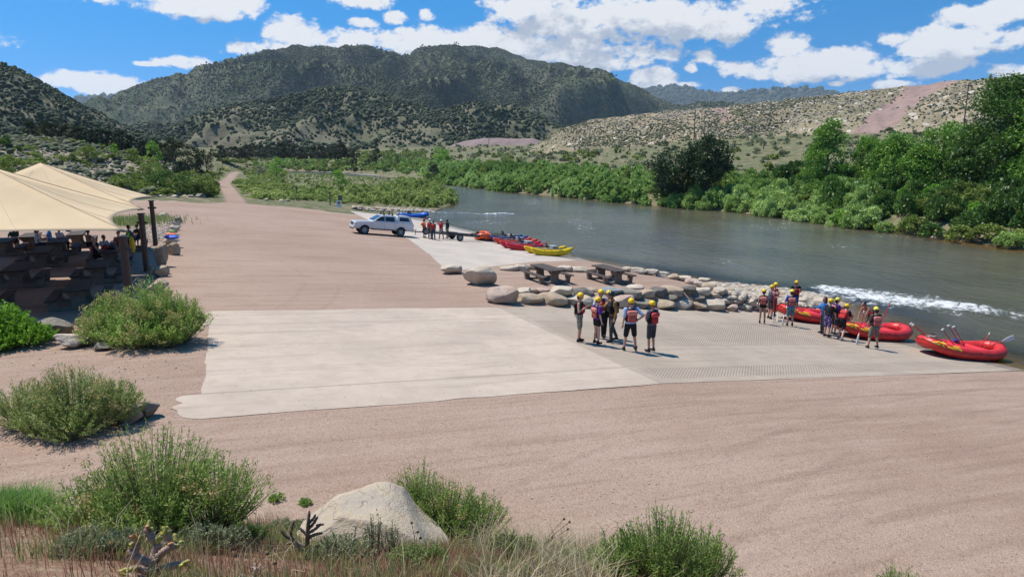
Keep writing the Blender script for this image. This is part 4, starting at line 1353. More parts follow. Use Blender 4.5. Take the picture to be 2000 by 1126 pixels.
brush("rabbitbrush", 'few green shoots poking up at the bottom edge on the right', b, [(0, 0, 0.34, 0.66), (0.3, 0.0, 0.2, 0.5)], 110, 24, 0.05, 0.007, M_RABBIT, 407, 0.0)
for (u, v, k, lb) in ((540, 979, 0.13, 'small dark green weed on the gravel left of its twin'), (596, 985, 0.11, 'small dark green weed on the gravel nearer the boulder')):
    brush("weed", lb, near(u, v), [(0, 0, k, k * 0.9)], 60, 16, 0.04, 0.009, M_RABBIT, 408 + int(u), 0.0, cat="weed")
b = near(735, 1092)
brush("silver_sage", 'thin silvery sage standing before the big boulder', b, [(0, 0, 0.16, 0.62), (0.18, 0.05, 0.14, 0.48), (-0.3, 0.1, 0.28, 0.34)], 110, 22, 0.022, 0.013, M_SAGELEAF, 409, 0.0, cat="plant")


for i, (u, v, k, h, mt, lb) in enumerate(((395, 1075, 0.26, 0.30, M_SAGELEAF, 'grey green sage clump right of the spiny cactus'), (455, 1058, 0.22, 0.26, M_RABBIT2, 'small green clump between the large rabbitbrush and the boulder'),
                                         (652, 1100, 0.30, 0.30, M_SAGELEAF, 'grey sage clump at the foot of the big boulder'), (160, 1085, 0.25, 0.26, M_SAGELEAF, 'grey clump left of the spiny cactus'),
                                         (985, 1088, 0.24, 0.36, M_RABBIT2, 'loose green clump right of the boulder rabbitbrush'), (1120, 1112, 0.22, 0.26, M_RABBIT2, 'green clump at the bottom edge under the dry grass'),
                                         (548, 1040, 0.20, 0.20, M_SAGELEAF, 'pale sage clump left of the big boulder'), (800, 1108, 0.24, 0.26, M_RABBIT2, 'green clump before the right foot of the boulder'))):
    brush("low_plant", lb, near(u, v), [(0, 0, k, h), (0.25, 0.1, k * 0.7, h * 0.7)], 190, 20, 0.032, 0.010, mt, 440 + i, 0.03, cat="plant", fsize=0.014)
M_DEADSTALK = plain("dead_stalk", (0.13, 0.085, 0.05), 0.9)
for (u, v, hs, lb) in ((1062, 1085, ((0.25, 0.5), (0.32, 0.46), (0.30, 0.36), (0.1, 0.25)), 'tall dead flower stalk leaning over the gravel right of the boulder'), (812, 1085, ((-0.04, 0.42), (0.03, 0.3), (0.06, 0.22)), 'dead flower stalk with dark heads before the boulder'),
                      (492, 1135, ((0.14, 0.25), (0.2, 0.16)), 'short dead stalk at the bottom edge')):
    root = empty("dead_flower_stalk", near(u, v), 0, lb, "dead plant")
    ps = [tube_np([(0, 0, -0.02), (dx * 0.3, 0, dz * 0.6), (dx, 0.02, dz)], [0.005, 0.004, 0.003], 5) for dx, dz in hs]
    V, Fq = join_np(ps)
    ob("stalk", fix_quads(mesh_np("stalk", V, Fq, [M_DEADSTALK])), root)
    for dx, dz in hs:
        BV, BF = ico_np(2)
        ob("seed_head", mesh_np("seed_head", BV * 0.018 + np.array([dx, 0.02, dz]), BF, [M_DEADSTALK]), root)


def blades(name, label, pts, ln, wd, mat, seed, lean=0.5):
    r_ = np.random.default_rng(seed)
    n = len(pts)
    L = ln[0] + (ln[1] - ln[0]) * r_.random(n)
    a = r_.random(n) * 6.283
    d = np.stack([np.cos(a), np.sin(a), np.zeros(n)], 1) * (lean * r_.random(n))[:, None]
    up = np.array([0, 0, 1.0])
    m1 = pts + (d * 0.3 + up * 0.55) * L[:, None]
    e = pts + (d * 1.0 + up * (0.95 - 0.3 * lean * r_.random(n))[:, None]) * L[:, None]
    sd = np.stack([-np.sin(a + r_.normal(0, 0.8, n)), np.cos(a), np.zeros(n)], 1) * wd
    V = np.stack([pts - sd, pts + sd, m1 + sd * 0.8, m1 - sd * 0.8, e + sd * 0.12, e - sd * 0.12], 1).reshape(-1, 3)
    f = np.array([[0, 1, 2, 3], [3, 2, 4, 5]])
    FF = (f[None] + (np.arange(n) * 6)[:, None, None]).reshape(-1, 4)
    tt = np.repeat(np.clip(r_.normal(0.5, 0.25, n), 0, 1), 2)
    return tag(ob(name, mesh_np(name, V, FF, [mat], tint=tt)), label, kind='stuff')


M_DRY = foliage("dry_grass", (0.20, 0.085, 0.055), (0.34, 0.17, 0.11), (0.52, 0.37, 0.23), 0.3, 0.8)
M_STRAW = foliage("straw_grass", (0.33, 0.27, 0.15), (0.48, 0.4, 0.24), (0.62, 0.54, 0.36), 0.3, 0.8)
M_GRASS = foliage("green_grass", (0.144, 0.19, 0.055), (0.243, 0.293, 0.093), (0.395, 0.431, 0.171), 0.35)
M_LUSH = foliage("lush_grass", (0.084, 0.182, 0.028), (0.154, 0.28, 0.049), (0.28, 0.42, 0.098), 0.4)


def berm_points(n, seed, f):
    r_ = np.random.default_rng(seed)
    out = []
    while sum(len(o) for o in out) < n:
        x = r_.uniform(-9, 4.5, 8000)
        y = r_.uniform(3.2, 10.2, 8000)
        edge = 9.3 - 0.45 * np.maximum(x - 1.5, 0) + 0.7 * fbm(x * 0.8, y * 0.8, None, 31)
        u = CX + F * x / (y * math.cos(PITCH) + 4.5 * math.sin(PITCH))
        dens = np.clip((edge - y) * 1.3, 0, 1) * f(x, y, u)
        # keep the boulder's and the gravel's own patches open
        k = r_.random(8000) < dens
        out.append(np.stack([x[k], y[k], zg(x[k], y[k])], 1))
    return np.vstack(out)[:n]


pat = lambda x, y, s: 0.5 + 0.5 * np.clip(2.2 * fbm(x * 0.9, y * 0.9, None, s, 3), -1, 1)
blades("dry_grass", 'reddish brown dry grass covering the bank at the bottom', berm_points(21000, 71, lambda x, y, u: (0.25 + pat(x, y, 81)) * (u < 1250) * (0.45 + 0.55 * (u > 180))), (0.06, 0.22), 0.0035, M_DRY, 72)
blades("green_grass", 'grey green grass patches on the bank at the bottom', berm_points(15000, 73, lambda x, y, u: pat(x, y, 82) ** 2 * (u < 1180)), (0.08, 0.26), 0.0035, M_GRASS, 74)
blades("straw_grass", 'tall straw coloured grass right of the boulder', berm_points(2400, 75, lambda x, y, u: (0.08 + 0.9 * (u > 930)) * pat(x, y, 83) ** 1.5 * (u < 1200)), (0.25, 0.55), 0.003, M_STRAW, 76, 0.9)
gp = berm_points(4200, 77, lambda x, y, u: 0.0 + np.clip(1.1 - np.hypot((u - 40) / 75, (y - 8.1) / 1.0), 0, 1))
blades("lush_grass", 'bright green grass tuft in the bottom left corner', gp, (0.25, 0.5), 0.006, M_LUSH, 78, 0.8)
sp_ = []
r_ = np.random.default_rng(79)
for q in range(2600):
    p_ = Vector((gq.x + 1.5 * r_.normal(), gq.y + 2.2 * r_.normal(), 0))
    sp_.append((p_.x, p_.y, zg1(p_.x, p_.y)))
blades("grass_patch", 'green grass patch between the canopy posts and the gravel', np.array(sp_), (0.3, 0.6), 0.02, M_GRASS, 80, 0.6)


# ---- cholla cactus
M_CHOLLA = plain("cholla_skin", (0.32, 0.225, 0.17), 0.9, var=0.3, scale=14)
M_CHOLLAG = plain("cholla_green_skin", (0.17, 0.18, 0.08), 0.85, var=0.3, scale=14)
M_CHOLLAD = plain("dark_cholla_skin", (0.15, 0.12, 0.09), 0.9, var=0.4, scale=18)
M_FRUIT = plain("cholla_fruit", (0.36, 0.33, 0.07), 0.6, var=0.35, scale=25)
M_FRUITO = plain("ripe_cholla_fruit", (0.42, 0.22, 0.09), 0.6, var=0.25, scale=25)
M_SPINE = plain("cholla_spines", (0.55, 0.47, 0.40), 0.7)


def knobbly(p0, p1, r0, r1, r_, rows=None):
    """a cactus joint: a tapered tube with rows of tubercles"""
    p0, p1 = np.array(p0), np.array(p1)
    ln = np.linalg.norm(p1 - p0)
    k = rows or max(6, int(ln / 0.014))
    f = np.linspace(0, 1, k)
    bend = np.cross(p1 - p0, unit(r_.normal(size=3))) * 0.10
    pts = p0 + (p1 - p0) * f[:, None] + bend * (np.sin(f * math.pi))[:, None]
    rad = (r0 + (r1 - r0) * f) * np.where(f > 0.85, np.sqrt(np.clip(1 - ((f - 0.85) / 0.16) ** 2, 0.05, 1)), 1)
    V, Fq = tube_np(pts, rad, 12)
    nv = k * 12
    ring, ang = np.divmod(np.arange(nv), 12)
    bumpv = np.where((ang + ring) % 3 == 0, 1.22, 0.86)
    ctr = pts[ring]
    V[:nv] = ctr + (V[:nv] - ctr) * bumpv[:, None]
    return V, Fq, pts, rad


def cholla(name, label, base, branches, skin, seed, fruit=True, spines=True, scale=1.0):
    r_ = np.random.default_rng(seed)
    root = empty(name, base, 0, label, "cactus")
    parts, fr, fo, spv = [], [], [], []
    for (a, b_, r0, r1, fl) in branches:
        a, b_ = np.array(a) * scale, np.array(b_) * scale
        V, Fq, pts, rad = knobbly(a, b_, r0 * scale, r1 * scale, r_)
        parts.append((V, Fq))
        if spines:
            for q in range(int(90 * np.linalg.norm(b_ - a) / 0.3)):
                j = r_.integers(len(pts))
                d = unit(r_.normal(size=3))
                o = pts[j] + d * rad[j] * 0.8
                e = o + d * (0.025 + 0.03 * r_.random())
                sd = unit(np.cross(d, r_.normal(size=3))) * 0.0022
                spv.append([o - sd, o + sd, e + sd * 0.2, e - sd * 0.2])
        if fl:
            dr = unit(b_ - a)
            for q in range(fl):
                o = b_ - dr * 0.03 * r_.random() + r_.normal(size=3) * r1 * scale * 0.7
                dd = unit(dr + 0.7 * r_.normal(size=3))
                V, Fq, _, _ = knobbly(o, o + dd * 0.055, 0.016, 0.013, r_, 6)
                (fo if r_.random() < 0.25 else fr).append((V, Fq))
    V, Fq = join_np(parts)
    ob("stems", fix_quads(mesh_np(name + "_stems", V, Fq, [skin], smooth=True)), root)
    for lst, mt, nm in ((fr, M_FRUIT, "fruit"), (fo, M_FRUITO, "ripe_fruit")):
        for V, Fq in (lst if fruit else ()):
            ob(nm, fix_quads(mesh_np(name + "_" + nm, V, Fq, [mt], smooth=True)), root)
    if spv:
        V = np.array(spv).reshape(-1, 3)
        ob("spines", mesh_np(name + "_spines", V, np.arange(len(V)).reshape(-1, 4), [M_SPINE]), root)
    return root


b = near(300, 1130) - Vector((0, 0, 0.12))
cholla("cholla_cactus", 'spiny brown cholla cactus tipped with yellow fruit at the bottom left', b,
       [((0, 0, 0), (0.0, 0.0, 0.32), 0.05, 0.045, 0), ((0, 0, 0.3), (-0.22, 0.02, 0.46), 0.04, 0.034, 4), ((0, 0, 0.3), (0.05, 0.05, 0.50), 0.05, 0.045, 5),
        ((0.03, 0, 0.34), (0.26, 0, 0.52), 0.038, 0.034, 5), ((0.02, 0, 0.2), (0.32, -0.05, 0.34), 0.036, 0.03, 4), ((-0.02, 0, 0.12), (-0.24, -0.05, 0.22), 0.038, 0.032, 4),
        ((0, -0.05, 0.1), (0.2, -0.2, 0.1), 0.04, 0.03, 3), ((0.2, 0, 0.48), (0.16, 0.05, 0.62), 0.03, 0.028, 5), ((-0.15, 0, 0.42), (-0.12, 0.02, 0.58), 0.032, 0.028, 4),
        ((0.04, 0.05, 0.5), (-0.06, 0.08, 0.66), 0.034, 0.03, 3), ((0.0, -0.06, 0.25), (-0.10, -0.2, 0.38), 0.036, 0.03, 3)], M_CHOLLA, 421, scale=0.8)
b = near(600, 1092)
cholla("cholla_cactus", 'dark bare cholla cactus standing before the big boulder', b,
       [((0, 0, 0), (0.02, 0, 0.34), 0.030, 0.026, 0), ((0.02, 0, 0.3), (0.06, 0.02, 0.66), 0.026, 0.018, 0), ((-0.02, 0, 0.05), (-0.20, 0, 0.32), 0.026, 0.022, 0),
        ((-0.2, 0, 0.3), (-0.14, 0.02, 0.52), 0.02, 0.016, 0), ((-0.18, 0, 0.28), (-0.30, -0.02, 0.42), 0.02, 0.015, 0), ((0.03, 0, 0.36), (0.20, 0.02, 0.48), 0.02, 0.016, 0),
        ((0.04, 0, 0.42), (0.16, 0.03, 0.58), 0.02, 0.016, 0), ((0.04, 0, 0.3), (0.22, 0, 0.36), 0.022, 0.016, 0), ((0.03, 0, 0.32), (-0.08, 0.0, 0.44), 0.02, 0.016, 0),
        ((0.14, 0, 0.46), (0.24, 0.02, 0.47), 0.016, 0.014, 0), ((0.05, 0, 0.5), (0.14, 0, 0.62), 0.018, 0.014, 0), ((0.0, 0, 0.1), (0.18, -0.04, 0.22), 0.024, 0.018, 0),
        ((-0.02, 0, 0.18), (-0.26, 0.02, 0.2), 0.02, 0.016, 0)], M_CHOLLAD, 422, False, False, 0.85)
b = near(490, 1150)
cholla("cholla_cactus", 'small pinkish cholla joint at the bottom edge', b,
       [((0, 0, 0), (0.10, 0, 0.3), 0.036, 0.026, 0), ((0, 0, 0.05), (-0.1, 0, 0.22), 0.034, 0.026, 0)], M_CHOLLA, 423, False, True, 0.6)
# ------------------------------------------------------------------ rocks
def rock_material(name, c1, c2, c3, rough=0.9):
    m_, t = new_mat(name)
    co = t.n('ShaderNodeTexCoord').outputs['Object']
    rnd = t.n('ShaderNodeObjectInfo').outputs['Random']
    v_ = t.n('ShaderNodeVectorMath', {0: co, 1: t.n('ShaderNodeCombineXYZ', {0: t.m('MULTIPLY', rnd, 40.0)}).outputs[0]}, operation='ADD').outputs[0]
    a = t.noise(v_, 2.2, 6.0, 0.65, 0.4)
    b_ = t.noise(v_, 11.0, 5.0, 0.7)
    c = t.mix(t.ss(a, 0.35, 0.65), c1, c2)
    c = t.mix(t.m('MULTIPLY', t.ss(b_, 0.52, 0.74), 0.65), c, c3)
    f = t.noise(v_, 45.0, 3.0, 0.7)
    c = t.mix(t.m('MULTIPLY', t.ss(f, 0.55, 0.7), 0.4), c, [q * 0.5 for q in c1])
    wv_ = t.n('ShaderNodeVectorMath', {0: v_, 1: t.n('ShaderNodeVectorMath', {0: t.n('ShaderNodeTexNoise', {'Vector': v_, 'Scale': 3.0}).outputs['Color'], 1: (0.5, 0.5, 0.5)}, operation='MULTIPLY').outputs[0]}, operation='ADD').outputs[0]
    ck = t.n('ShaderNodeTexVoronoi', {'Vector': wv_, 'Scale': 2.6}, feature='DISTANCE_TO_EDGE')
    crk = t.m('MULTIPLY', t.ss(ck.outputs['Distance'], 0.03, 0.008), t.ss(t.noise(v_, 3.0, 2.0), 0.45, 0.6))
    c = t.mix(t.m('MULTIPLY', crk, 0.22), c, [q * 0.4 for q in c3])
    li = t.ss(t.noise(v_, 6.0, 4.0, 0.7), 0.60, 0.70)
    c = t.mix(t.m('MULTIPLY', li, 0.25), c, (0.20, 0.19, 0.15))
    p = t.n('ShaderNodeBsdfPrincipled', {'Base Color': c, 'Roughness': rough, 'Specular IOR Level': 0.2})
    bu = t.n('ShaderNodeBump', {'Strength': 0.8, 'Distance': 0.045, 'Height': t.m('SUBTRACT', t.m('ADD', b_, t.m('MULTIPLY', f, 0.4)), t.m('MULTIPLY', crk, 0.35))})
    t.link(bu.outputs[0], p.inputs['Normal'])
    finish(t, p.outputs[0])
    return m_


M_RTAN = rock_material("tan_stone", (0.37, 0.275, 0.185), (0.45, 0.36, 0.26), (0.28, 0.22, 0.165))
M_RPINK = rock_material("pinkish_stone", (0.42, 0.30, 0.235), (0.50, 0.40, 0.32), (0.26, 0.175, 0.14))
M_RGREY = rock_material("grey_stone", (0.22, 0.19, 0.15), (0.30, 0.265, 0.215), (0.15, 0.135, 0.115))
M_RDARK = rock_material("dark_grey_stone", (0.13, 0.115, 0.10), (0.20, 0.18, 0.155), (0.075, 0.07, 0.062))
M_RBLUE = rock_material("bluish_stone", (0.20, 0.235, 0.235), (0.28, 0.32, 0.315), (0.13, 0.14, 0.13))
M_RWHITE = rock_material("pale_stone", (0.48, 0.40, 0.30), (0.56, 0.48, 0.38), (0.38, 0.33, 0.265))
M_RBOULDER = rock_material("big_boulder_stone", (0.50, 0.405, 0.29), (0.42, 0.36, 0.285), (0.47, 0.31, 0.165))
ROCKM = dict(tan=M_RTAN, pinkish=M_RPINK, grey=M_RGREY, dark=M_RDARK, bluish=M_RBLUE, pale=M_RWHITE)
ICO3 = ico_np(5)
ICO2 = ico_np(4)


def rock_np(seed, w_, d_, h_, planes=16, rough=0.10, ico=None, cut=(0.42, 0.78), block=0):
    r_ = np.random.default_rng(seed)
    V, Fq = ico or ICO2
    V = V.copy()
    if block:
        V = np.sign(V) * np.abs(V) ** block
    for q in range(planes):
        n_ = unit(r_.normal(size=3) * np.array([1, 1, 0.9]))
        dd = r_.uniform(*cut)
        ex = np.maximum(0, V @ n_ - dd)
        V -= ex[:, None] * n_[None] * 0.92
    o = seed * 7.3
    nz = fbm(V[:, 0] * 1.6 + o, V[:, 1] * 1.6, V[:, 2] * 1.6, seed, 4)
    V = V * (1 + rough * nz)[:, None]
    lo, hi = V.min(0), V.max(0)
    V = (V - (lo + hi) / 2) / (hi - lo) * np.array([w_, d_, h_])
    V[:, 2] += h_ / 2
    return V, Fq


def stone(name, label, u, vb, wpx, hpx, kind, seed, cat="boulder", group=None, depth=0.75, sink=0.12, ico=None, rz=None, **kw):
    b = at(u, vb)
    dep = b.y * math.cos(PITCH) + (CAMZ - b.z) * math.sin(PITCH)
    w_ = wpx / F * dep
    h_ = hpx / F * dep * 1.04
    d_ = w_ * depth
    V, Fq = rock_np(seed, w_, d_, h_ * (1 + sink), ico=ico, **kw)
    dirv = Vector((b.x, b.y, 0)).normalized()
    p_ = Vector((b.x, b.y, 0)) + dirv * d_ * 0.42
    z_ = min(b.z, zg1(p_.x, p_.y)) if hpx > 12 else b.z
    me = mesh_np(name, V, Fq, [ROCKM[kind] if isinstance(kind, str) else kind], smooth=ico is not None)
    o = ob(name, me, None, (p_.x, p_.y, b.z - h_ * sink), (0, 0, -math.atan2(b.x, b.y) if rz is None else rz))
    return tag(o, label, cat, group)


# the two courses of the retaining wall along the near ramp
lower = [(981, 592, 56, 33, 'pinkish'), (1035, 593, 48, 21, 'tan'), (1080, 596, 52, 25, 'tan'), (1130, 598, 48, 23, 'pale'), (1170, 598, 34, 22, 'tan'), (1213, 600, 44, 26, 'pinkish'),
         (1247, 600, 42, 17, 'grey'), (1290, 602, 50, 18, 'tan'), (1331, 602, 38, 19, 'pale'), (1362, 604, 32, 17, 'tan'), (1392, 605, 40, 23, 'pale'), (1425, 605, 26, 14, 'pinkish')]
upper = [(1003, 572, 20, 10, 'grey'), (1024, 573, 26, 13, 'pale'), (1042, 572, 20, 12, 'tan'), (1060, 571, 26, 10, 'pinkish'), (1096, 579, 42, 22, 'pale'), (1138, 577, 40, 17, 'dark'), (1160, 568, 24, 9, 'tan'),
         (1195, 577, 38, 17, 'bluish'), (1230, 582, 42, 20, 'grey'), (1262, 585, 30, 22, 'tan'), (1285, 577, 30, 18, 'dark'), (1312, 575, 40, 18, 'tan'), (1343, 574, 30, 16, 'dark'), (1371, 574, 28, 16, 'pale'),
         (1304, 586, 34, 11, 'grey'), (1352, 588, 44, 10, 'dark'), (1240, 563, 30, 8, 'pale'), (1392, 584, 28, 13, 'tan'), (1412, 591, 22, 10, 'grey')]
ORD = ['first', 'second', 'third', 'fourth', 'fifth', 'sixth', 'seventh', 'eighth', 'ninth', 'tenth', 'eleventh', 'twelfth', 'thirteenth', 'fourteenth', 'fifteenth', 'sixteenth', 'seventeenth', 'eighteenth', 'nineteenth', 'twentieth']


def row_labels(items, what, where):
    order = sorted(range(len(items)), key=lambda i: items[i][0])
    lab = {}
    for k, i in enumerate(order):
        size = 'large' if items[i][2] >= 45 else ('small' if items[i][2] < 26 else 'mid sized')
        pos = 'leftmost' if k == 0 else ('rightmost' if k == len(items) - 1 else ORD[k] + ' from the left')
        lab[i] = '%s %s %s, %s %s' % (size, items[i][4], what, pos, where)
    return lab


L_ = row_labels(lower, 'stone', 'in the lower course of the ramp wall')
for i, (u, vb, wp, hp, kd) in enumerate(lower):
    stone("wall_stone", L_[i], u, vb + 3, wp * 1.18, hp * 0.9, kd, 500 + i, "stone", 'stones of the ramp wall lower course', 0.8, 0.15, block=0.62, planes=9, cut=(0.62, 1.0), rough=0.07)
L_ = row_labels(upper, 'stone', 'in the upper course of the ramp wall')
for i, (u, vb, wp, hp, kd) in enumerate(upper):
    stone("wall_stone", L_[i], u, vb + 2, wp * 1.15, hp * 0.8, kd, 540 + i, "stone", 'stones of the ramp wall upper course', 0.9, 0.25, block=0.62, planes=9, cut=(0.62, 1.0), rough=0.07)
edge = [(882, 536, 38, 17, 'pale'), (995, 529, 36, 9, 'pale'), (1018, 529, 26, 11, 'pale'), (1040, 527, 24, 9, 'tan'), (1104, 531, 28, 11, 'pale'), (1130, 532, 32, 9, 'pale'), (1152, 532, 26, 8, 'tan'), (1226, 531, 20, 9, 'pale'),
        (1248, 535, 28, 11, 'pale'), (1272, 538, 26, 11, 'pale'), (1294, 542, 24, 10, 'pale'), (1316, 546, 26, 10, 'tan'), (1336, 550, 26, 10, 'pale'), (1352, 556, 26, 11, 'pinkish'), (1368, 561, 24, 10, 'pale'),
        (1384, 568, 26, 12, 'tan'), (1404, 576, 24, 12, 'pale'), (1376, 552, 22, 8, 'pale'), (1398, 560, 24, 8, 'pale')]
L_ = row_labels(edge, 'stone', 'on the river side of the terrace')
for i, (u, vb, wp, hp, kd) in enumerate(edge):
    stone("edging_stone", L_[i], u, vb, wp * 1.15, hp, kd, 580 + i, "stone", 'stones edging the picnic terrace', block=0.65, planes=8, cut=(0.62, 1.0))
stone("boulder", 'large blocky pale boulder at the left end of the picnic terrace', 937, 559, 68, 38, 'pale', 610, "boulder", None, 0.8, 0.1, ico=ICO3, rough=0.1)
bar = [(1462, 600, 30, 15, 'pale'), (1437, 592, 26, 11, 'pale'), (1570, 597, 34, 16, 'pale'), (1598, 606, 26, 18, 'pale'), (1545, 601, 22, 10, 'pale'), (1620, 600, 26, 14, 'pale'), (1640, 606, 22, 16, 'tan'), (1584, 588, 24, 9, 'tan')]
L_ = row_labels(bar, 'boulder', 'on the cobble bar at the ramp foot')
for i, (u, vb, wp, hp, kd) in enumerate(bar):
    stone("boulder", L_[i], u, vb, wp, hp, kd, 620 + i, "boulder", 'boulders on the cobble bar')
stone("boulder", 'wet tan rock lying in the rapid beside the white water', 1652, 585, 24, 6, 'tan', 640)
stone("boulder", 'pale flat rock ledge under the far bank shrubs at right', 1832, 468, 28, 14, 'pale', 641, depth=1.0)
stone("boulder", 'small pale rock at the far water edge', 1624, 444, 9, 5, 'pale', 642)
lot = [(321, 424, 16, 8, 'pale'), (349, 434, 14, 9, 'grey'), (346, 442, 16, 9, 'pale'), (343, 450, 20, 9, 'pale'), (341, 458, 20, 9, 'pale'), (337, 468, 24, 11, 'tan'), (333, 478, 30, 12, 'pale'), (341, 499, 24, 22, 'tan')]
L_ = row_labels(lot, 'boulder', 'in the row beside the far canopy post')
for i, (u, vb, wp, hp, kd) in enumerate(lot):
    stone("boulder", L_[i], u, vb, wp, hp * 1.1, kd, 650 + i, "boulder", 'boulders beside the canopy posts')
stone("boulder", 'tall upright tan slab by the middle canopy post', 318, 521, 27, 44, 'tan', 660, depth=0.6, cut=(0.6, 0.85))
stone("boulder", 'rounded speckled boulder standing left of the long tan rock', 295, 542, 17, 26, 'grey', 661, depth=1.0)
stone("boulder", 'long smooth tan rock lying near the middle canopy post', 315, 541, 33, 20, 'tan', 662, depth=0.7, ico=ICO3, rough=0.05)
stone("boulder", 'pinkish boulder half hidden behind the big rounded rabbitbrush', 307, 572, 46, 24, 'pinkish', 663)
stone("boulder", 'grey boulder beside the bright leafy shrub', 105, 664, 82, 38, 'grey', 664, ico=ICO3, rough=0.08)
stone("boulder", 'flat white boulder in front of the grey one', 147, 682, 66, 28, 'pale', 665, ico=ICO3)
stone("boulder", 'small grey rock at the foot of the rounded rabbitbrush', 204, 686, 36, 16, 'grey', 666)
stone("boulder", 'small pale rock behind the grey boulder', 82, 634, 22, 10, 'pale', 667)
stone("boulder", 'smooth pale boulder at the foot of the left rabbitbrush', 256, 831, 46, 38, 'pinkish', 668, ico=ICO3, rough=0.04)
stone("boulder", 'rough grey boulder leaning behind the smooth one', 286, 821, 54, 34, 'grey', 669, ico=ICO3)
stone("boulder", 'small round pebble like rock before the smooth boulder', 240, 836, 18, 11, 'grey', 670)
stone("boulder", 'little pale stone on the gravel by the rounded rabbitbrush', 329, 677, 12, 7, 'pale', 671)
back = [(312, 386, 14, 6, 'pale'), (327, 387, 16, 6, 'grey'), (343, 388, 16, 7, 'pale'), (358, 387, 14, 6, 'tan'), (372, 388, 16, 7, 'pale'), (392, 387, 20, 9, 'grey'), (300, 373, 12, 4, 'pale'), (314, 374, 12, 5, 'grey')]
L_ = row_labels(back, 'stone', 'behind the lot near the dirt track')
for i, (u, vb, wp, hp, kd) in enumerate(back):
    stone("boulder", L_[i], u, vb, wp, hp, kd, 680 + i, "stone", 'stones lining the back of the lot')
far = [(692, 409, 14, 6, 'pale'), (706, 409, 16, 6, 'tan'), (721, 410, 15, 6, 'pinkish'), (735, 411, 16, 7, 'tan'), (750, 412, 14, 6, 'pale'), (764, 413, 14, 6, 'tan'), (776, 414, 12, 7, 'pale'), (550, 394, 11, 5, 'pale'), (562, 394, 10, 4, 'grey'), (520, 392, 9, 4, 'pale')]
L_ = row_labels(far, 'stone', 'in the row behind the white pickup')
for i, (u, vb, wp, hp, kd) in enumerate(far):
    stone("boulder", L_[i], u, vb, wp, hp, kd, 700 + i, "stone", 'stones behind the pickup')
# the big boulder in front
b = near(712, 1072)
V, Fq = rock_np(723, 2.35, 1.6, 0.86, planes=12, rough=0.07, ico=ICO3, cut=(0.55, 0.9))
k = V[:, 2] / 0.86
V[:, 0] = V[:, 0] * (1.0 - 0.28 * k) + 0.10 * (k - 0.5) - 0.0
V[:, 2] *= 1 - 0.42 * sm(V[:, 0], 0.1, 0.95) + 0.0 * k
me = mesh_np("boulder", V, Fq, [M_RBOULDER], smooth=True)
tag(ob("boulder", me, None, (b.x - 0.0, b.y + 0.55, b.z - 0.42), (0, 0, 0.1)), 'big smooth pale boulder with ochre stain among the dry grass', 'boulder')

# cobbles on the bar and beside the blue raft
def cobbles(name, label, polypx, n, size, mats, seed, z_off=0.0):
    r_ = np.random.default_rng(seed)
    P = np.array([(p_.x, p_.y) for p_ in (at(u, v) for u, v in polypx)])
    pts = []
    while len(pts) < n:
        x = r_.uniform(P[:, 0].min(), P[:, 0].max(), 4000)
        y = r_.uniform(P[:, 1].min(), P[:, 1].max(), 4000)
        kk = inside(x, y, P)
        pts += list(zip(x[kk], y[kk]))
    pts = np.array(pts[:n])
    z = zg(pts[:, 0], pts[:, 1])
    BV, BF = ico_np(2)
    sz = size[0] + (size[1] - size[0]) * r_.random(n) ** 2.2
    Vn = np.repeat(BV[None], n, 0) * (1 + 0.35 * (r_.random((n, len(BV), 1)) - 0.5))
    Vn = Vn * (sz[:, None] * np.stack([0.8 + 0.6 * r_.random(n), 0.7 + 0.5 * r_.random(n), 0.5 + 0.3 * r_.random(n)], 1))[:, None, :]
    Vn = Vn + np.column_stack([pts, z + sz * 0.15 + z_off])[:, None]
    FF = (BF[None] + (np.arange(n) * len(BV))[:, None, None]).reshape(-1, 3)
    me = mesh_np(name, Vn.reshape(-1, 3), FF, mats, mi=np.repeat(r_.integers(0, len(mats), n), len(BF)))
    return tag(ob(name, me), label, kind='stuff')


M_C1 = plain("pale_cobble", (0.42, 0.36, 0.28), 0.85, var=0.2, scale=3)
M_C2 = plain("grey_cobble", (0.28, 0.25, 0.21), 0.85, var=0.25, scale=3)
M_C3 = plain("tan_cobble", (0.38, 0.29, 0.20), 0.85, var=0.2, scale=3)
cobbles("cobbles", 'pale river cobbles on the bar at the ramp foot', [(1385, 556), (1480, 562), (1560, 572), (1612, 582), (1640, 596), (1600, 612), (1560, 604), (1478, 607), (1440, 606), (1400, 590)], 3600, (0.05, 0.26), [M_C1, M_C1, M_C2, M_C3], 731, 0.06)
cobbles("cobbles", 'pale pebbles on the spit behind the blue raft', [(690, 404), (760, 407), (846, 410), (852, 416), (812, 414), (690, 409)], 900, (0.06, 0.28), [M_C1, M_C3, M_C2], 732, 0.05)
cobbles("loose_stones", 'small loose stones scattered on the near gravel', [(-150, 830), (330, 860), (980, 820), (1500, 800), (2150, 780), (2150, 1120), (900, 1120), (-150, 1060)], 1800, (0.006, 0.018), [M_C3, M_C2, M_RPINK], 733)
cobbles("loose_stones", 'loose pale stones around the shrubs at left', [(20, 690), (180, 680), (380, 690), (380, 850), (0, 870)], 260, (0.008, 0.03), [M_C1, M_C3, M_C2], 734)
cobbles("loose_stones", 'rough grey gravel strip beyond the shade canopies', [(236, 448), (292, 440), (322, 428), (336, 432), (322, 470), (300, 478)], 1500, (0.04, 0.12), [M_C3, M_RPINK, M_C2], 735)


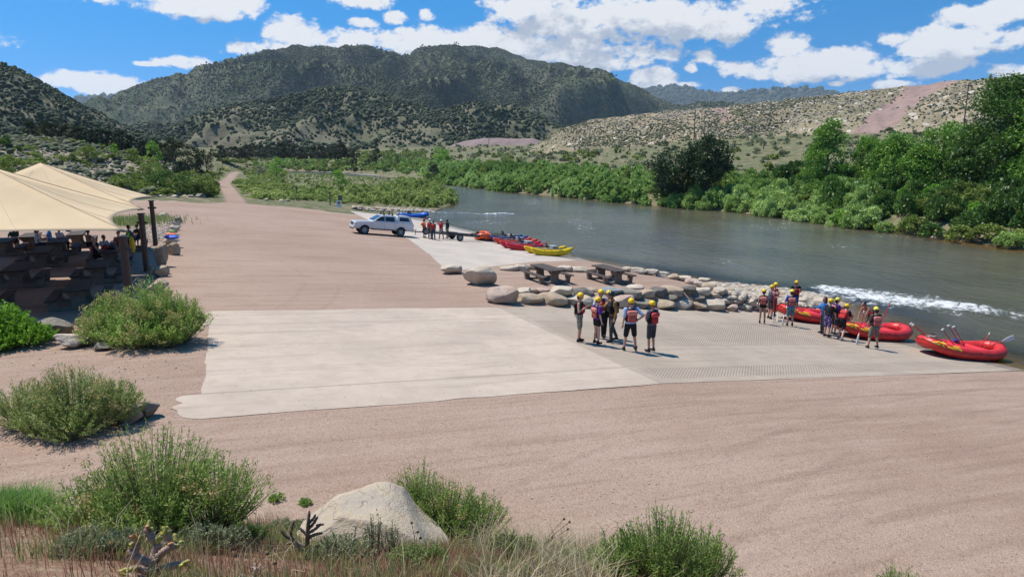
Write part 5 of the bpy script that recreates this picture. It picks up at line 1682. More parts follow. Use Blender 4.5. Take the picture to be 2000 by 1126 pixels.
# ------------------------------------------------------------------ mesh helper for made things
class MB:
    def __init__(self):
        self.V, self.F = [], []

    def add(self, V, Fs):
        o = len(self.V)
        self.V += [tuple(v) for v in V]
        self.F += [tuple(i + o for i in f) for f in Fs]
        return self

    def np(self, VF):
        V, Fq = VF
        o = len(self.V)
        self.V += [tuple(v) for v in V]
        for f in Fq:
            g_ = []
            for i in f:
                if not g_ or (g_[-1] != i):
                    g_.append(int(i))
            if g_[0] == g_[-1]:
                g_.pop()
            self.F.append(tuple(i + o for i in g_))
        return self

    def box(self, c, s, R_=None):
        x, y, z = [q / 2 for q in s]
        V = [Vector(p_) for p_ in ((-x, -y, -z), (x, -y, -z), (x, y, -z), (-x, y, -z), (-x, -y, z), (x, -y, z), (x, y, z), (-x, y, z))]
        if R_ is not None:
            V = [R_ @ v for v in V]
        return self.add([v + Vector(c) for v in V], [(3, 2, 1, 0), (4, 5, 6, 7), (0, 1, 5, 4), (1, 2, 6, 5), (2, 3, 7, 6), (3, 0, 4, 7)])

    def tube(self, pts, r, n=10, caps=True):
        rr = [r] * len(pts) if not hasattr(r, '__len__') else r
        return self.np(tube_np(pts, rr, n, caps))

    def prism(self, poly, y0, y1, M=None):
        """poly of (x, z) extruded along y"""
        n = len(poly)
        V = [Vector((p_[0], y0, p_[1])) for p_ in poly] + [Vector((p_[0], y1, p_[1])) for p_ in poly]
        if M is not None:
            V = [M @ v for v in V]
        Fs = [(i, (i + 1) % n, (i + 1) % n + n, i + n) for i in range(n)]
        return self.add(V, [tuple(range(n - 1, -1, -1)), tuple(range(n, 2 * n))] + Fs)

    def mesh(self, name, mat, bevel=0.0, seg=2, smooth=False, subdiv=0):
        me = bpy.data.meshes.new(name)
        me.from_pydata([tuple(v) for v in self.V], [], self.F)
        b = bmesh.new()
        b.from_mesh(me)
        bmesh.ops.recalc_face_normals(b, faces=b.faces)
        if bevel:
            ed = [e for e in b.edges if len(e.link_faces) == 2 and e.calc_face_angle(0) > 0.5]
            bmesh.ops.bevel(b, geom=ed, offset=bevel, segments=seg, affect='EDGES', profile=0.5, clamp_overlap=True)
        b.to_mesh(me)
        b.free()
        if smooth:
            for p_ in me.polygons:
                p_.use_smooth = True
        for m_ in (mat if isinstance(mat, (list, tuple)) else [mat]):
            me.materials.append(m_)
        return me

    def build(self, name, mat, parent=None, bevel=0.0, smooth=False, loc=None, rot=None):
        return ob(name, self.mesh(name, mat, bevel, smooth=smooth), parent, loc, rot)


def at_h(u, v, h):
    """ground point under something seen at a height h above the ground"""
    d = ray(u, v)
    ks = np.linspace(3, 200, 6000)
    hz = CAMZ + d.z * ks - zg(d.x * ks, d.y * ks)
    j = np.nonzero(hz <= h)[0][0]
    x, y = d.x * ks[j], d.y * ks[j]
    return Vector((x, y, zg1(x, y)))


P_ANGLE = math.atan2(-AY, AX)        # table axes run along the river

# ---- picnic tables
M_TTOP = plain("brown_tabletop", (0.06, 0.042, 0.033), 0.85, var=0.3, scale=3.0, bump=0.25, bscale=60)
M_TBASE = plain("brown_concrete_frame", (0.20, 0.155, 0.118), 0.9, var=0.22, scale=5.0, bump=0.3, bscale=50)


def notch(x0, x1, z0, z1, r=0.11, n=5):
    """a U-shaped notch from the top right round to the top left"""
    pts = [(x1, z1)]
    for i in range(n + 1):
        a = -i / n * math.pi / 2
        pts.append((x1 - r + r * math.cos(a), z0 + r + r * math.sin(a)))
    for i in range(n + 1):
        a = -math.pi / 2 - i / n * math.pi / 2
        pts.append((x0 + r + r * math.cos(a), z0 + r + r * math.sin(a)))
    pts.append((x0, z1))
    return pts


def make_table(label, group):
    t = empty("picnic_table", (0, 0, 0), 0, label, "picnic table", group)
    MB().box((0, 0, 0.745), (0.84, 2.5, 0.07)).build("tabletop", M_TTOP, t, 0.012)
    for s in (-1, 1):
        MB().box((s * 0.80, 0, 0.435), (0.32, 2.5, 0.06)).build("bench", M_TTOP, t, 0.012)
        poly = [(-0.90, 0.0), (0.90, 0.0), (0.97, 0.405), (0.68, 0.405)]
        poly += notch(0.22, 0.68, 0.13, 0.40)[1:-1] + [(0.20, 0.45), (0.36, 0.64), (0.36, 0.71), (-0.36, 0.71), (-0.36, 0.64), (-0.20, 0.45)]
        poly += notch(-0.68, -0.22, 0.13, 0.40)[1:-1] + [(-0.68, 0.405), (-0.97, 0.405)]
        MB().prism(poly, s * 0.82 - 0.08, s * 0.82 + 0.08).build("frame", M_TBASE, t, 0.01)
    return t


tables = [(1069, 522, 'brown picnic table nearer the blocky boulder on the terrace'), (1191, 523, 'brown picnic table further right on the terrace'),
          (156, 556, 'shaded picnic table nearest the big rounded rabbitbrush'), (192, 515, 'shaded picnic table beside the near canopy post'), (36, 521, 'shaded picnic table at the left edge with a sunlit end'),
          (82, 488, 'shaded picnic table in the middle row'), (114, 469, 'shaded picnic table further back in the middle row'), (6, 469, 'shaded picnic table at the far left where a man sits'),
          (214, 487, 'shaded picnic table with people and bags on it'), (-50, 566, 'shaded picnic table mostly cut by the left edge'), (250, 462, 'picnic table between the two right canopy posts'),
          (58, 459, 'picnic table at the back behind the canopy edge'), (150, 455, 'picnic table under the second canopy at the back')]
PROTO = None
TABLES = []
for u, v, lb in tables:
    p_ = at_h(u, v, 0.76)
    gp = 'picnic tables on the terrace' if u > 900 else 'picnic tables under the shade canopies'
    if PROTO is None:
        PROTO = make_table(lb, gp)
        o = PROTO
    else:
        o = copy_thing(PROTO, label=lb)
    o['group'] = gp
    o.location = p_
    # tables follow the fall of the ground a little
    o.rotation_euler = (0, 0, -math.atan2(AY, AX) * 0 + math.atan2(AY, AX))
    TABLES.append(o)

# ---- shade canopies
M_POST = plain("brown_steel_post", (0.060, 0.036, 0.028), 0.45, var=0.15, scale=4, spec=0.5)
m_, t = new_mat("tan_shade_fabric")
co = t.n('ShaderNodeTexCoord').outputs['Object']
nz = t.noise(co, 0.7, 5.0, 0.6)
wv = t.n('ShaderNodeTexWave', {'Scale': 26.0, 'Distortion': 0.6})
t.link(co, wv.inputs[0])
fc = t.mix(t.ss(nz, 0.3, 0.7), (0.60, 0.45, 0.275), (0.65, 0.50, 0.315))
fc = t.mix(t.m('MULTIPLY', wv.outputs['Fac'], 0.06), fc, (0.40, 0.31, 0.2))
fp = t.n('ShaderNodeBsdfPrincipled', {'Base Color': fc, 'Roughness': 0.85, 'Specular IOR Level': 0.2})
fb = t.n('ShaderNodeBump', {'Strength': 0.15, 'Distance': 0.05, 'Height': nz})
t.link(fb.outputs[0], fp.inputs['Normal'])
ft = t.n('ShaderNodeBsdfTranslucent', {'Color': (0.45, 0.30, 0.16, 1)})
finish(t, t.n('ShaderNodeMixShader', {0: 0.05, 1: fp.outputs[0], 2: ft.outputs[0]}).outputs[0])
M_FABRIC = m_
M_SEAM = plain("canopy_seam", (0.46, 0.36, 0.235), 0.9)
POSTS = [Vector((-13.0, 22.7, 0)), Vector((-17.35, 32.0, 0)), Vector((-21.7, 41.3, 0))]
SPAN = 9.0
ZC = 4.05
LEFTP = [p_ - Vector((AX, AY, 0)) * SPAN for p_ in POSTS]


def canopy(name, label, corners, peak):
    root = empty(name, (peak.x, peak.y, zg1(peak.x, peak.y)), 0, label, "canopy")
    base = root.location
    n = 18
    mb, seam = MB(), MB()
    V, Fs, idx = [], [], {}
    cen = sum(corners, Vector()) / 4
    sag_of = [0.45, 0.75, 0.5, 0.75]

    def surf(i, a, b_, c):          # a: weight of corner i, b_: of corner i+1, c: of the peak
        p0, p1 = corners[i], corners[(i + 1) % 4]
        e = a + b_
        w_ = b_ / e if e > 1e-6 else 0.5
        p_ = p0 * a + p1 * b_ + peak * c
        inw = (cen - (p0 + p1) / 2)
        inw.z = 0
        inw.normalize()
        k = (4 * w_ * (1 - w_)) * e ** 1.5
        p_ = p_ + inw * sag_of[i] * k
        # the membrane hangs a little between the stiff hips
        p_.z += 0.12 * k * e - 0.22 * c * (1 - c) - 0.16 * 4 * w_ * (1 - w_) * c * (1 - c) * 4
        return p_
    for i in range(4):
        loc = {}
        for r in range(n + 1):
            for q in range(n - r + 1):
                c = r / n
                b_ = q / n
                a = 1 - b_ - c
                loc[(r, q)] = len(V)
                V.append(surf(i, a, b_, c) - base)
        for r in range(n):
            for q in range(n - r):
                Fs.append((loc[(r, q)], loc[(r, q + 1)], loc[(r + 1, q)]))
                if q < n - r - 1:
                    Fs.append((loc[(r, q + 1)], loc[(r + 1, q + 1)], loc[(r + 1, q)]))
        pts = [surf(i, 1 - c, 0, c) - base + Vector((0, 0, 0.012)) for c in np.linspace(0.03, 1, 24)]
        seam.tube([p_[:] for p_ in pts], 0.009, 5)
        for wk in (0.34, 0.67):
            pts = [surf(i, (1 - c) * (1 - wk), (1 - c) * wk, c) - base + Vector((0, 0, 0.006)) for c in np.linspace(0.0, 0.9, 16)]
            seam.tube([p_[:] for p_ in pts], 0.006, 4)
    me = bpy.data.meshes.new("fabric")
    me.from_pydata([tuple(v) for v in V], [], Fs)
    b = bmesh.new()
    b.from_mesh(me)
    bmesh.ops.remove_doubles(b, verts=b.verts, dist=0.002)
    bmesh.ops.recalc_face_normals(b, faces=b.faces)
    b.to_mesh(me)
    b.free()
    me.materials.append(M_FABRIC)
    for p_ in me.polygons:
        p_.use_smooth = True
    fo = ob("fabric", me, root)
    sd = fo.modifiers.new("thickness", 'SOLIDIFY')
    sd.thickness = 0.006
    seam.build("seams", M_SEAM, root)
    # corner plates
    for p_ in corners:
        d = (cen - p_)
        d.z = 0
        d.normalize()
        MB().box(p_ - base + d * 0.16 + Vector((0, 0, -0.03)), (0.34, 0.10, 0.03), Matrix.Rotation(math.atan2(d.y, d.x), 3, 'Z')).build("corner_plate", M_POST, root)
    return root


def up(p_, z):
    return Vector((p_.x, p_.y, z))


ZF = ZC + 0.05
cA = [up(LEFTP[0], ZC), up(POSTS[0], ZC), up(POSTS[1], ZC), up(LEFTP[1], ZC)]
cB = [up(LEFTP[1], ZC + 0.02), up(POSTS[1], ZC + 0.02), up(POSTS[2], ZC + 0.02), up(LEFTP[2], ZC + 0.02)]
for cs, lb in ((cA, 'large tan fabric shade canopy nearest the camera'), (cB, 'second tan fabric shade canopy behind the first one')):
    cen = sum(cs, Vector()) / 4
    ins_c = [c + (cen - c).normalized() * -0.18 for c in cs]
    canopy("shade_canopy", lb, ins_c, Vector((cen.x, cen.y, 6.15)))
plab = ['thick brown steel post at the near right canopy corner', 'brown steel post shared by the two canopies', 'brown steel post at the far right canopy corner',
        'brown steel post at the near left canopy corner', 'brown steel post on the left shared by both canopies', 'brown steel post at the far left canopy corner']
for p_, lb in zip(POSTS + LEFTP, plab):
    z0 = zg1(p_.x, p_.y)
    root = empty("canopy_post", (p_.x, p_.y, z0), 0, lb, "post", 'posts of the shade canopies')
    h_ = ZC - z0 - 0.22
    MB().tube([(0, 0, -0.3), (0, 0, h_ * 0.5), (0, 0, h_)], [0.14, 0.132, 0.125], 16).build("column", M_POST, root, smooth=False)
    MB().tube([(0, 0, h_ - 0.02), (0, 0, h_ + 0.03)], [0.18, 0.18], 16).build("cap_plate", M_POST, root)
    MB().box((0, 0, h_ - 0.42), (0.46, 0.10, 0.10)).tube([(-0.2, 0, h_ - 0.42), (0.26, 0, h_ - 0.42)], 0.035, 8).build("turnbuckle_bracket", M_POST, root)
    MB().box((0, 0, 0.01), (0.5, 0.5, 0.03)).build("base_plate", M_POST, root)

# ---- utility poles, fence posts, railway, shed, signs
M_POLE = plain("weathered_pole_wood", (0.17, 0.125, 0.095), 0.9, var=0.25, scale=2)
for (u, vb, vt, Yd, arm, lb) in ((1355, 278, 214, 240, 0, 'tall wooden utility pole above the big dark cottonwood'), (1880, 262, 163, 182, 1, 'wooden utility pole with a crossarm beside the tallest poplar'),
                                 (1100, 284, 238, 315, 0, 'wooden utility pole at the left end of the tailings slope'), (955, 292, 262, 420, 0, 'wooden utility pole before the purple gravel pile'),
                                 (838, 292, 263, 450, 0, 'wooden utility pole left of the gravel pile')):
    b, tp = at_depth(u, vb, Yd), at_depth(u, vt, Yd)
    h_ = tp.z - b.z
    root = empty("utility_pole", (b.x, b.y, b.z), 0, lb, "utility pole", 'utility poles along the railway')
    MB().tube([(0, 0, -1), (0, 0, h_ * 0.5), (0, 0, h_)], [0.20, 0.17, 0.13], 8).build("shaft", M_POLE, root)
    MB().box((0, 0.12, h_ - 0.5), (2.6 if arm else 1.0, 0.12, 0.14)).build("crossarm", M_POLE, root)
    for s in ((-1.1, -0.5, 0.5, 1.1) if arm else (-0.4, 0.4)):
        MB().tube([(s, 0.12, h_ - 0.43), (s, 0.12, h_ - 0.25)], 0.05, 6).build("insulator", M_POLE, root)
for u, v, lb in ((1433, 294, 'leaning wooden fence post on the slope behind the cottonwood'), (1491, 291, 'wooden fence post on the slope left of the poplars'), (1229, 294, 'wooden fence post on the slope left of the cottonwood')):
    b = at(u, v)
    MBp = MB().tube([(0, 0, -0.3), (0.05, 0, 1.0), (0.12, 0, 2.3)], [0.16, 0.15, 0.12], 8)
    o = tag(MBp.build("fence_post", M_POLE), lb, "fence post", 'fence posts on the far slope')
    o.location = b
rl = [at_depth(690, 296.5, 500), at_depth(760, 294.5, 480), at_depth(880, 292.5, 440), at_depth(1000, 291, 400), at_depth(1060, 291, 340)]
M_BALLAST = plain("rail_ballast", (0.22, 0.165, 0.135), 0.95, var=0.2, scale=0.5)
M_RAIL = plain("rusty_rail", (0.09, 0.055, 0.04), 0.7)
mb = MB()
for i in range(len(rl) - 1):
    a, c = rl[i], rl[i + 1]
    d = (c - a)
    n_ = Vector((-d.y, d.x, 0)).normalized()
    mb.add([a - n_ * 9 - Vector((0, 0, 9)), c - n_ * 9 - Vector((0, 0, 9)), c - n_ * 2, a - n_ * 2, c + n_ * 3, a + n_ * 3], [(0, 1, 2, 3), (3, 2, 4, 5)])
tag(mb.build("railway_embankment", M_BALLAST), 'low brown railway embankment across the valley', kind='structure')
mb = MB()
for off in (-0.8, 0.8):
    mb.tube([(p_.x, p_.y + off, p_.z + 0.15) for p_ in rl], 0.22, 4)
tag(mb.build("railway_track", M_RAIL), 'rusty railway rails on the embankment', kind='structure')
b = at_depth(757, 294, 520)
root = empty("shed", (b.x, b.y, b.z - 0.5), -0.3, 'small white metal shed by the railway beside the pine', "shed")
M_SHED = plain("white_metal_siding", (0.62, 0.62, 0.60), 0.5)
MB().box((0, 0, 2.1), (8.4, 5.5, 4.2)).build("walls", M_SHED, root)
MB().prism([(-4.4, 4.2), (4.4, 4.2), (0, 5.4)], -3.0, 3.0, Matrix.Rotation(math.pi / 2, 3, 'Z') @ Matrix.Diagonal((0.7, 1.45, 1))).build("roof", plain("shed_roof_metal", (0.45, 0.45, 0.45), 0.5), root)
MB().box((1.5, -2.77, 1.4), (2.6, 0.06, 2.8)).build("door", plain("shed_door", (0.4, 0.4, 0.41), 0.5), root)
M_WHITE = plain("white_board", (0.78, 0.77, 0.74), 0.6)
M_RED = plain("red_paint", (0.55, 0.03, 0.03), 0.5)
M_BLACK = plain("black_plastic", (0.018, 0.018, 0.02), 0.5)
b = at(662, 405)
root = empty("a_frame_sign", b, 0.12, 'white folding sign with a red mark at the head of the far ramp', "sign")
for s in (-1, 1):
    Rm = Matrix.Rotation(s * 0.22, 3, 'X')
    MB().box(Vector((0, s * 0.13, 0.52)), (0.62, 0.03, 1.06), Rm).build("panel", M_WHITE, root, 0.005)
Rm = Matrix.Rotation(-0.22, 3, 'X')
MB().box(Rm @ Vector((0.02, -0.02, 0.18)) + Vector((0, -0.13, 0.52)), (0.34, 0.012, 0.34), Rm).build("red_mark", M_RED, root)
b = at(665, 399)
root = empty("notice_board", b, 0.1, 'brown notice board on posts behind the white folding sign', "sign")
MB().box((0, 0, 1.05), (0.75, 0.06, 0.9)).build("board", plain("brown_board", (0.20, 0.135, 0.10), 0.8), root, 0.01)
for s in (-1, 1):
    MB().box((s * 0.3, 0.06, 0.7), (0.09, 0.09, 1.6)).build("post", M_POLE, root)
for (u, vb, vt, lb) in ((580, 388, 367, 'dark lamp headed post standing in the brush'), (645, 401, 378, 'brown wooden marker post left of the white folding sign')):
    b, H_, R_, dep = px(u, vb, vt, 4)
    root = empty("marker_post", b, 0.1, lb, "post")
    MB().box((0, 0, H_ / 2 - 0.1), (0.14, 0.14, H_ + 0.2)).build("post", M_POLE, root, 0.01)
    MB().box((0, 0, H_ + 0.05), (0.34, 0.28, 0.34)).build("head", M_RDARK if u < 600 else M_POLE, root, 0.03)
# ------------------------------------------------------------------ boats
def gloss(name, col, rough=0.35, var=0.08, spec=0.5):
    return plain(name, col, rough, 0.0, spec, var=var, scale=3.0)


M_RAFTRED = gloss("red_raft_fabric", (0.56, 0.024, 0.020), 0.42, 0.2)
M_RAFTRED2 = gloss("bright_red_thwart_fabric", (0.62, 0.018, 0.022), 0.35)
M_RAFTFLOOR = gloss("raft_floor_fabric", (0.42, 0.02, 0.018), 0.5)
M_BLUE = gloss("blue_raft_fabric", (0.012, 0.13, 0.55), 0.35)
M_ORANGE = gloss("orange_raft_fabric", (0.68, 0.10, 0.018), 0.4)
M_YELLOW = gloss("yellow_raft_fabric", (0.72, 0.48, 0.0), 0.35)
M_CATRED = gloss("crimson_raft_fabric", (0.55, 0.015, 0.03), 0.35)
M_NAVY = gloss("navy_raft_fabric", (0.012, 0.035, 0.19), 0.4)
M_CATORANGE = gloss("red_orange_raft_fabric", (0.62, 0.06, 0.015), 0.4)
M_ROPE = plain("dark_rope", (0.10, 0.03, 0.03), 0.8)
M_LETTER = plain("yellow_lettering", (0.80, 0.55, 0.02), 0.5)
M_GREYMETAL = plain("grey_frame_metal", (0.30, 0.31, 0.33), 0.35, metal=0.6)
M_DARKMETAL = plain("dark_frame_metal", (0.03, 0.03, 0.035), 0.45)
M_STRAP = plain("black_strap", (0.015, 0.015, 0.018), 0.7)
M_PADDLERED = plain("red_paddle_shaft", (0.45, 0.02, 0.02), 0.4)
M_PADDLEWHITE = plain("white_paddle_blade", (0.74, 0.74, 0.71), 0.4)
M_TAN = plain("tan_canvas", (0.48, 0.38, 0.24), 0.85)


class Tube:
    """an inflatable outer tube along a closed loop"""
    def __init__(self, L, Wd, r, rise=0.24, pw=2.7):
        self.a, self.b, self.r, self.rise, self.pw = L / 2 - r, Wd / 2 - r, r, rise, pw

    def centre(self, th):
        c, s = np.cos(th), np.sin(th)
        x = self.a * np.sign(c) * np.abs(c) ** (2 / self.pw)
        y = self.b * np.sign(s) * np.abs(s) ** (2 / self.pw)
        z = self.r + self.rise * (np.abs(x) / self.a) ** 3.2
        return np.stack([x, y, z], -1)

    def frame(self, th):
        e = 1e-3
        t_ = unit(self.centre(th + e) - self.centre(th - e))
        out = unit(np.stack([t_[..., 1], -t_[..., 0], np.zeros_like(th)], -1))
        return t_, out, np.cross(t_, out) * -1.0

    def point(self, th, ph, lift=0.0):
        t_, o, upv = self.frame(th)
        upv = upv * np.sign(upv[..., 2:3])
        r = self.r + lift
        return self.centre(th) + r * (np.cos(ph)[..., None] * o + np.sin(ph)[..., None] * upv)

    def mesh(self, name, mat, n=96, k=18):
        # even steps along the loop
        th = np.linspace(0, 2 * math.pi, 4001)
        ln = np.concatenate([[0], np.cumsum(np.linalg.norm(np.diff(self.centre(th), axis=0), axis=1))])
        ths = np.interp(np.linspace(0, ln[-1], n, endpoint=False), ln, th)
        T_, P_ = np.meshgrid(ths, np.linspace(0, 2 * math.pi, k, endpoint=False), indexing='ij')
        V = self.point(T_, P_).reshape(-1, 3)
        i, j = np.meshgrid(np.arange(n), np.arange(k), indexing='ij')
        q = lambda a, b: (a % n) * k + (b % k)
        Fq = np.stack([q(i, j), q(i + 1, j), q(i + 1, j + 1), q(i, j + 1)], -1).reshape(-1, 4)
        return mesh_np(name, V, Fq, [mat], smooth=True)

    def theta_at(self, x, side):
        th = np.linspace(0.001, math.pi - 0.001, 2000)
        c = self.centre(th)
        t_ = np.interp(x, c[::-1, 0], th[::-1])
        return t_ if side > 0 else -t_


def text_verts(body, size, bold=0.02):
    cu = bpy.data.curves.new("lettering", 'FONT')
    cu.body, cu.size, cu.offset = body, size, bold
    cu.resolution_u = 2
    o = bpy.data.objects.new("lettering", cu)
    COL.objects.link(o)
    dg = bpy.context.evaluated_depsgraph_get()
    me = bpy.data.meshes.new_from_object(o.evaluated_get(dg))
    bpy.data.objects.remove(o)
    bpy.data.curves.remove(cu)
    b = bmesh.new()
    b.from_mesh(me)
    bmesh.ops.triangulate(b, faces=b.faces)
    bmesh.ops.subdivide_edges(b, edges=[e for e in b.edges if e.calc_length() > size * 0.25], cuts=1)
    bmesh.ops.triangulate(b, faces=b.faces)
    V = np.array([v_.co[:] for v_ in b.verts])
    Fq = [tuple(v_.index for v_ in f.verts) for f in b.faces]
    b.free()
    bpy.data.meshes.remove(me)
    return V, Fq


def raft(name, label, loc, heading, pitch, mat, thw, L=4.1, Wd=1.95, r=0.265, logo=False, gear=False, group=None, cat="raft", nthw=3):
    root = empty(name, loc, 0, label, cat, group)
    root.rotation_euler = (Matrix.Rotation(heading, 3, 'Z') @ Matrix.Rotation(pitch, 3, 'Y')).to_euler()
    tb = Tube(L, Wd, r)
    ob("outer_tube", tb.mesh("outer_tube", mat), root)
    for x in np.linspace(-0.24 * L, 0.22 * L, nthw):
        pts = [(x, y, r * 1.02 + 0.02) for y in np.linspace(-tb.b * 0.97, tb.b * 0.97, 12)]
        me = MB().tube(pts, [0.185] * 12, 16).mesh("thwart", thw, smooth=True)
        ob("thwart", me, root)
    # floor with lengthwise ribs
    nx, ny = 30, 33
    gx, gy = np.meshgrid(np.linspace(-1, 1, nx), np.linspace(-1, 1, ny), indexing='ij')
    yy = gy * tb.b
    xx = gx * tb.a * np.clip(1 - np.abs(gy) ** tb.pw, 0.02, 1) ** (1 / tb.pw)
    zz = 0.13 + 0.025 * np.abs(np.sin(gy * math.pi * 5)) + tb.rise * (np.abs(xx) / tb.a) ** 3.2 * 0.9
    ob("floor", mesh_np("floor", np.stack([xx, yy, zz], -1).reshape(-1, 3), grid_faces(nx, ny), [M_RAFTFLOOR if mat is M_RAFTRED else thw], smooth=True), root)
    # perimeter line hung between rings
    mb, rings = MB(), MB()
    ths = np.linspace(0, 2 * math.pi, 193)
    ph = 0.42 + 0.10 * np.abs(np.sin(ths * 6)) * -1
    P_ = tb.point(ths, ph, 0.016)
    mb.tube(P_, 0.011, 5, caps=False)
    mb.build("perimeter_line", M_ROPE, root)
    for th in np.arange(0, 2 * math.pi, math.pi / 6):
        c = tb.point(np.array([th]), np.array([0.42]), 0.006)[0]
        t_, o_, u_ = tb.frame(np.array([th]))
        a = np.linspace(0, 2 * math.pi, 9)
        ring = MB().tube([c + 0.045 * math.cos(q) * t_[0] + 0.045 * math.sin(q) * np.abs(u_[0]) + 0.01 * o_[0] for q in a], 0.009, 5)
        patch = [c + 0.085 * math.cos(q) * t_[0] + 0.085 * math.sin(q) * (u_[0] * np.sign(u_[0][2])) for q in a[:-1]]
        rings_o = ring.build("ring_patch", M_STRAP if th % 1.0 > 0.5 else M_ROPE, root)
    for sx in (-1, 1):
        th0 = 0.0 if sx > 0 else math.pi
        pts = tb.point(np.linspace(th0 - 0.5, th0 + 0.5, 9), np.full(9, 1.25), 0.03)
        MB().tube(pts, 0.018, 6).build("carry_handle", M_STRAP, root)
    if logo:
        parts = []
        for body, size, x0, s0 in (("RAFT", 0.21, -0.95, 0.225), ("MASTERS", 0.21, -1.27, 0.03)):
            V, Fq = text_verts(body, size, 0.012)
            parts.append((V[:, 0] * 1.0 + x0, V[:, 1] + s0, Fq))
        nm = 9
        ml = [(a_ - 0.65, b__) for a_, b__ in [(-1.14, 0.02), (-1.06, 0.05), (-0.96, 0.24), (-0.90, 0.19), (-0.82, 0.33), (-0.70, 0.20), (-0.64, 0.22), (-0.72, 0.28), (-0.82, 0.40), (-0.91, 0.26), (-0.97, 0.31), (-1.08, 0.10)]]
        tri = MB()
        for k in range(1, len(ml) // 2):
            pass
        lower_, upper_ = ml[1:7], [ml[11], ml[10], ml[9], ml[8], ml[7]]
        mx, my, mf = [], [], []
        poly = ml
        V = []
        bmm = bmesh.new()
        vs = [bmm.verts.new((p_[0], p_[1], 0)) for p_ in poly]
        bmm.faces.new(vs)
        # filled snow slope left of the peak
        vs = [bmm.verts.new((p_[0], p_[1], 0)) for p_ in ((-1.81, 0.0), (-1.35, 0.0), (-1.45, 0.12), (-1.57, 0.13), (-1.65, 0.09))]
        bmm.faces.new(vs)
        bmesh.ops.triangulate(bmm, faces=bmm.faces)
        bmesh.ops.subdivide_edges(bmm, edges=bmm.edges, cuts=2)
        bmesh.ops.triangulate(bmm, faces=bmm.faces)
        Vm = np.array([v_.co[:] for v_ in bmm.verts])
        Fm = [tuple(v_.index for v_ in f.verts) for f in bmm.faces]
        bmm.free()
        parts.append((Vm[:, 0], Vm[:, 1], Fm))
        parts = [(np.asarray(a_) * 0.66 - 0.78, np.asarray(b__) * 0.72 + 0.02, f_) for a_, b__, f_ in parts]
        for nmn, sel in (("lettering", parts[:2]), ("mountain_emblem", parts[2:])):
            mb = MB()
            for X_, S_c, Fq in sel:
                th = tb.theta_at(X_ + 0.10, -1)
                ph = 0.12 + (S_c) / r
                mb.add(tb.point(np.asarray(th), np.asarray(ph), 0.006), Fq)
            mb.build(nmn, M_LETTER, root)
    return root, tb


def pose_between(o, a, b):
    """stand a thing modelled along +Z from a to b"""
    d = Vector(b) - Vector(a)
    o.location = a
    o.rotation_euler = d.to_track_quat('Z', 'Y').to_euler()


def make_paddle(label, group, shaft=None):
    root = empty("paddle", (0, 0, 0), 0, label, "paddle", group)
    MB().tube([(0, 0, 0.42), (0, 0, 1.46)], 0.018, 8).build("shaft", shaft or M_PADDLERED, root)
    MB().tube([(0, -0.06, 1.49), (0, 0, 1.495), (0, 0.06, 1.49)], [0.022, 0.026, 0.022], 8).tube([(0, 0, 1.42), (0, 0, 1.49)], 0.021, 8).build("grip", M_PADDLEWHITE, root)
    prof = [(0.0, 0.095), (0.06, 0.105), (0.2, 0.10), (0.36, 0.07), (0.46, 0.022), (0.50, 0.018)]
    mb = MB()
    V, Fs = [], []
    for z, hw in prof:
        V += [(-0.012, -hw, z), (-0.012, hw, z), (0.012, hw, z), (0.012, -hw, z)]
    for i in range(len(prof) - 1):
        for k in range(4):
            Fs.append((i * 4 + k, i * 4 + (k + 1) % 4, i * 4 + 4 + (k + 1) % 4, i * 4 + 4 + k))
    Fs += [(3, 2, 1, 0), tuple(len(V) - 4 + k for k in range(4))]
    mb.add(V, Fs).build("blade", M_PADDLEWHITE, root, 0.006)
    return root


PADDLE0 = make_paddle('', None)
PADDLES = [PADDLE0]


def paddle(a, b, label, group=None):
    o = PADDLE0 if not PADDLE0.get('label') else copy_thing(PADDLE0)
    o['label'] = label
    if group:
        o['group'] = group
    elif 'group' in o:
        del o['group']
    pose_between(o, a, b)
    return o


HEAD = math.atan2(AY, AX)
SLOPE = math.atan(0.135)


def on_ramp(u, v):
    p_ = at(u, v)
    p_.z += 0.045
    return p_


GR = 'red rafts on the near ramp'
R3, TB3 = raft("raft", 'red raft lying alone at the right end of the ramp, paddles standing in it', on_ramp(1873, 695), HEAD - 0.22, SLOPE, M_RAFTRED, M_RAFTRED2, logo=True, group=GR, L=4.25, Wd=2.05, r=0.245)
R2, TB2 = raft("raft", 'middle red raft that a shirtless man leans into', on_ramp(1700, 658), HEAD - 0.14, SLOPE, M_RAFTRED, M_RAFTRED2, logo=True, group=GR, L=4.25, Wd=2.05, r=0.245)
R1, TB1 = raft("raft", 'red raft nearest the cobble bar with people gathered round it', on_ramp(1588, 627), HEAD - 0.22, SLOPE, M_RAFTRED, M_RAFTRED2, logo=True, group=GR, L=4.25, Wd=2.05, r=0.245)
bpy.context.view_layer.update()


def loc3(rt, x, y, z):
    return rt.matrix_world @ Vector((x, y, z))


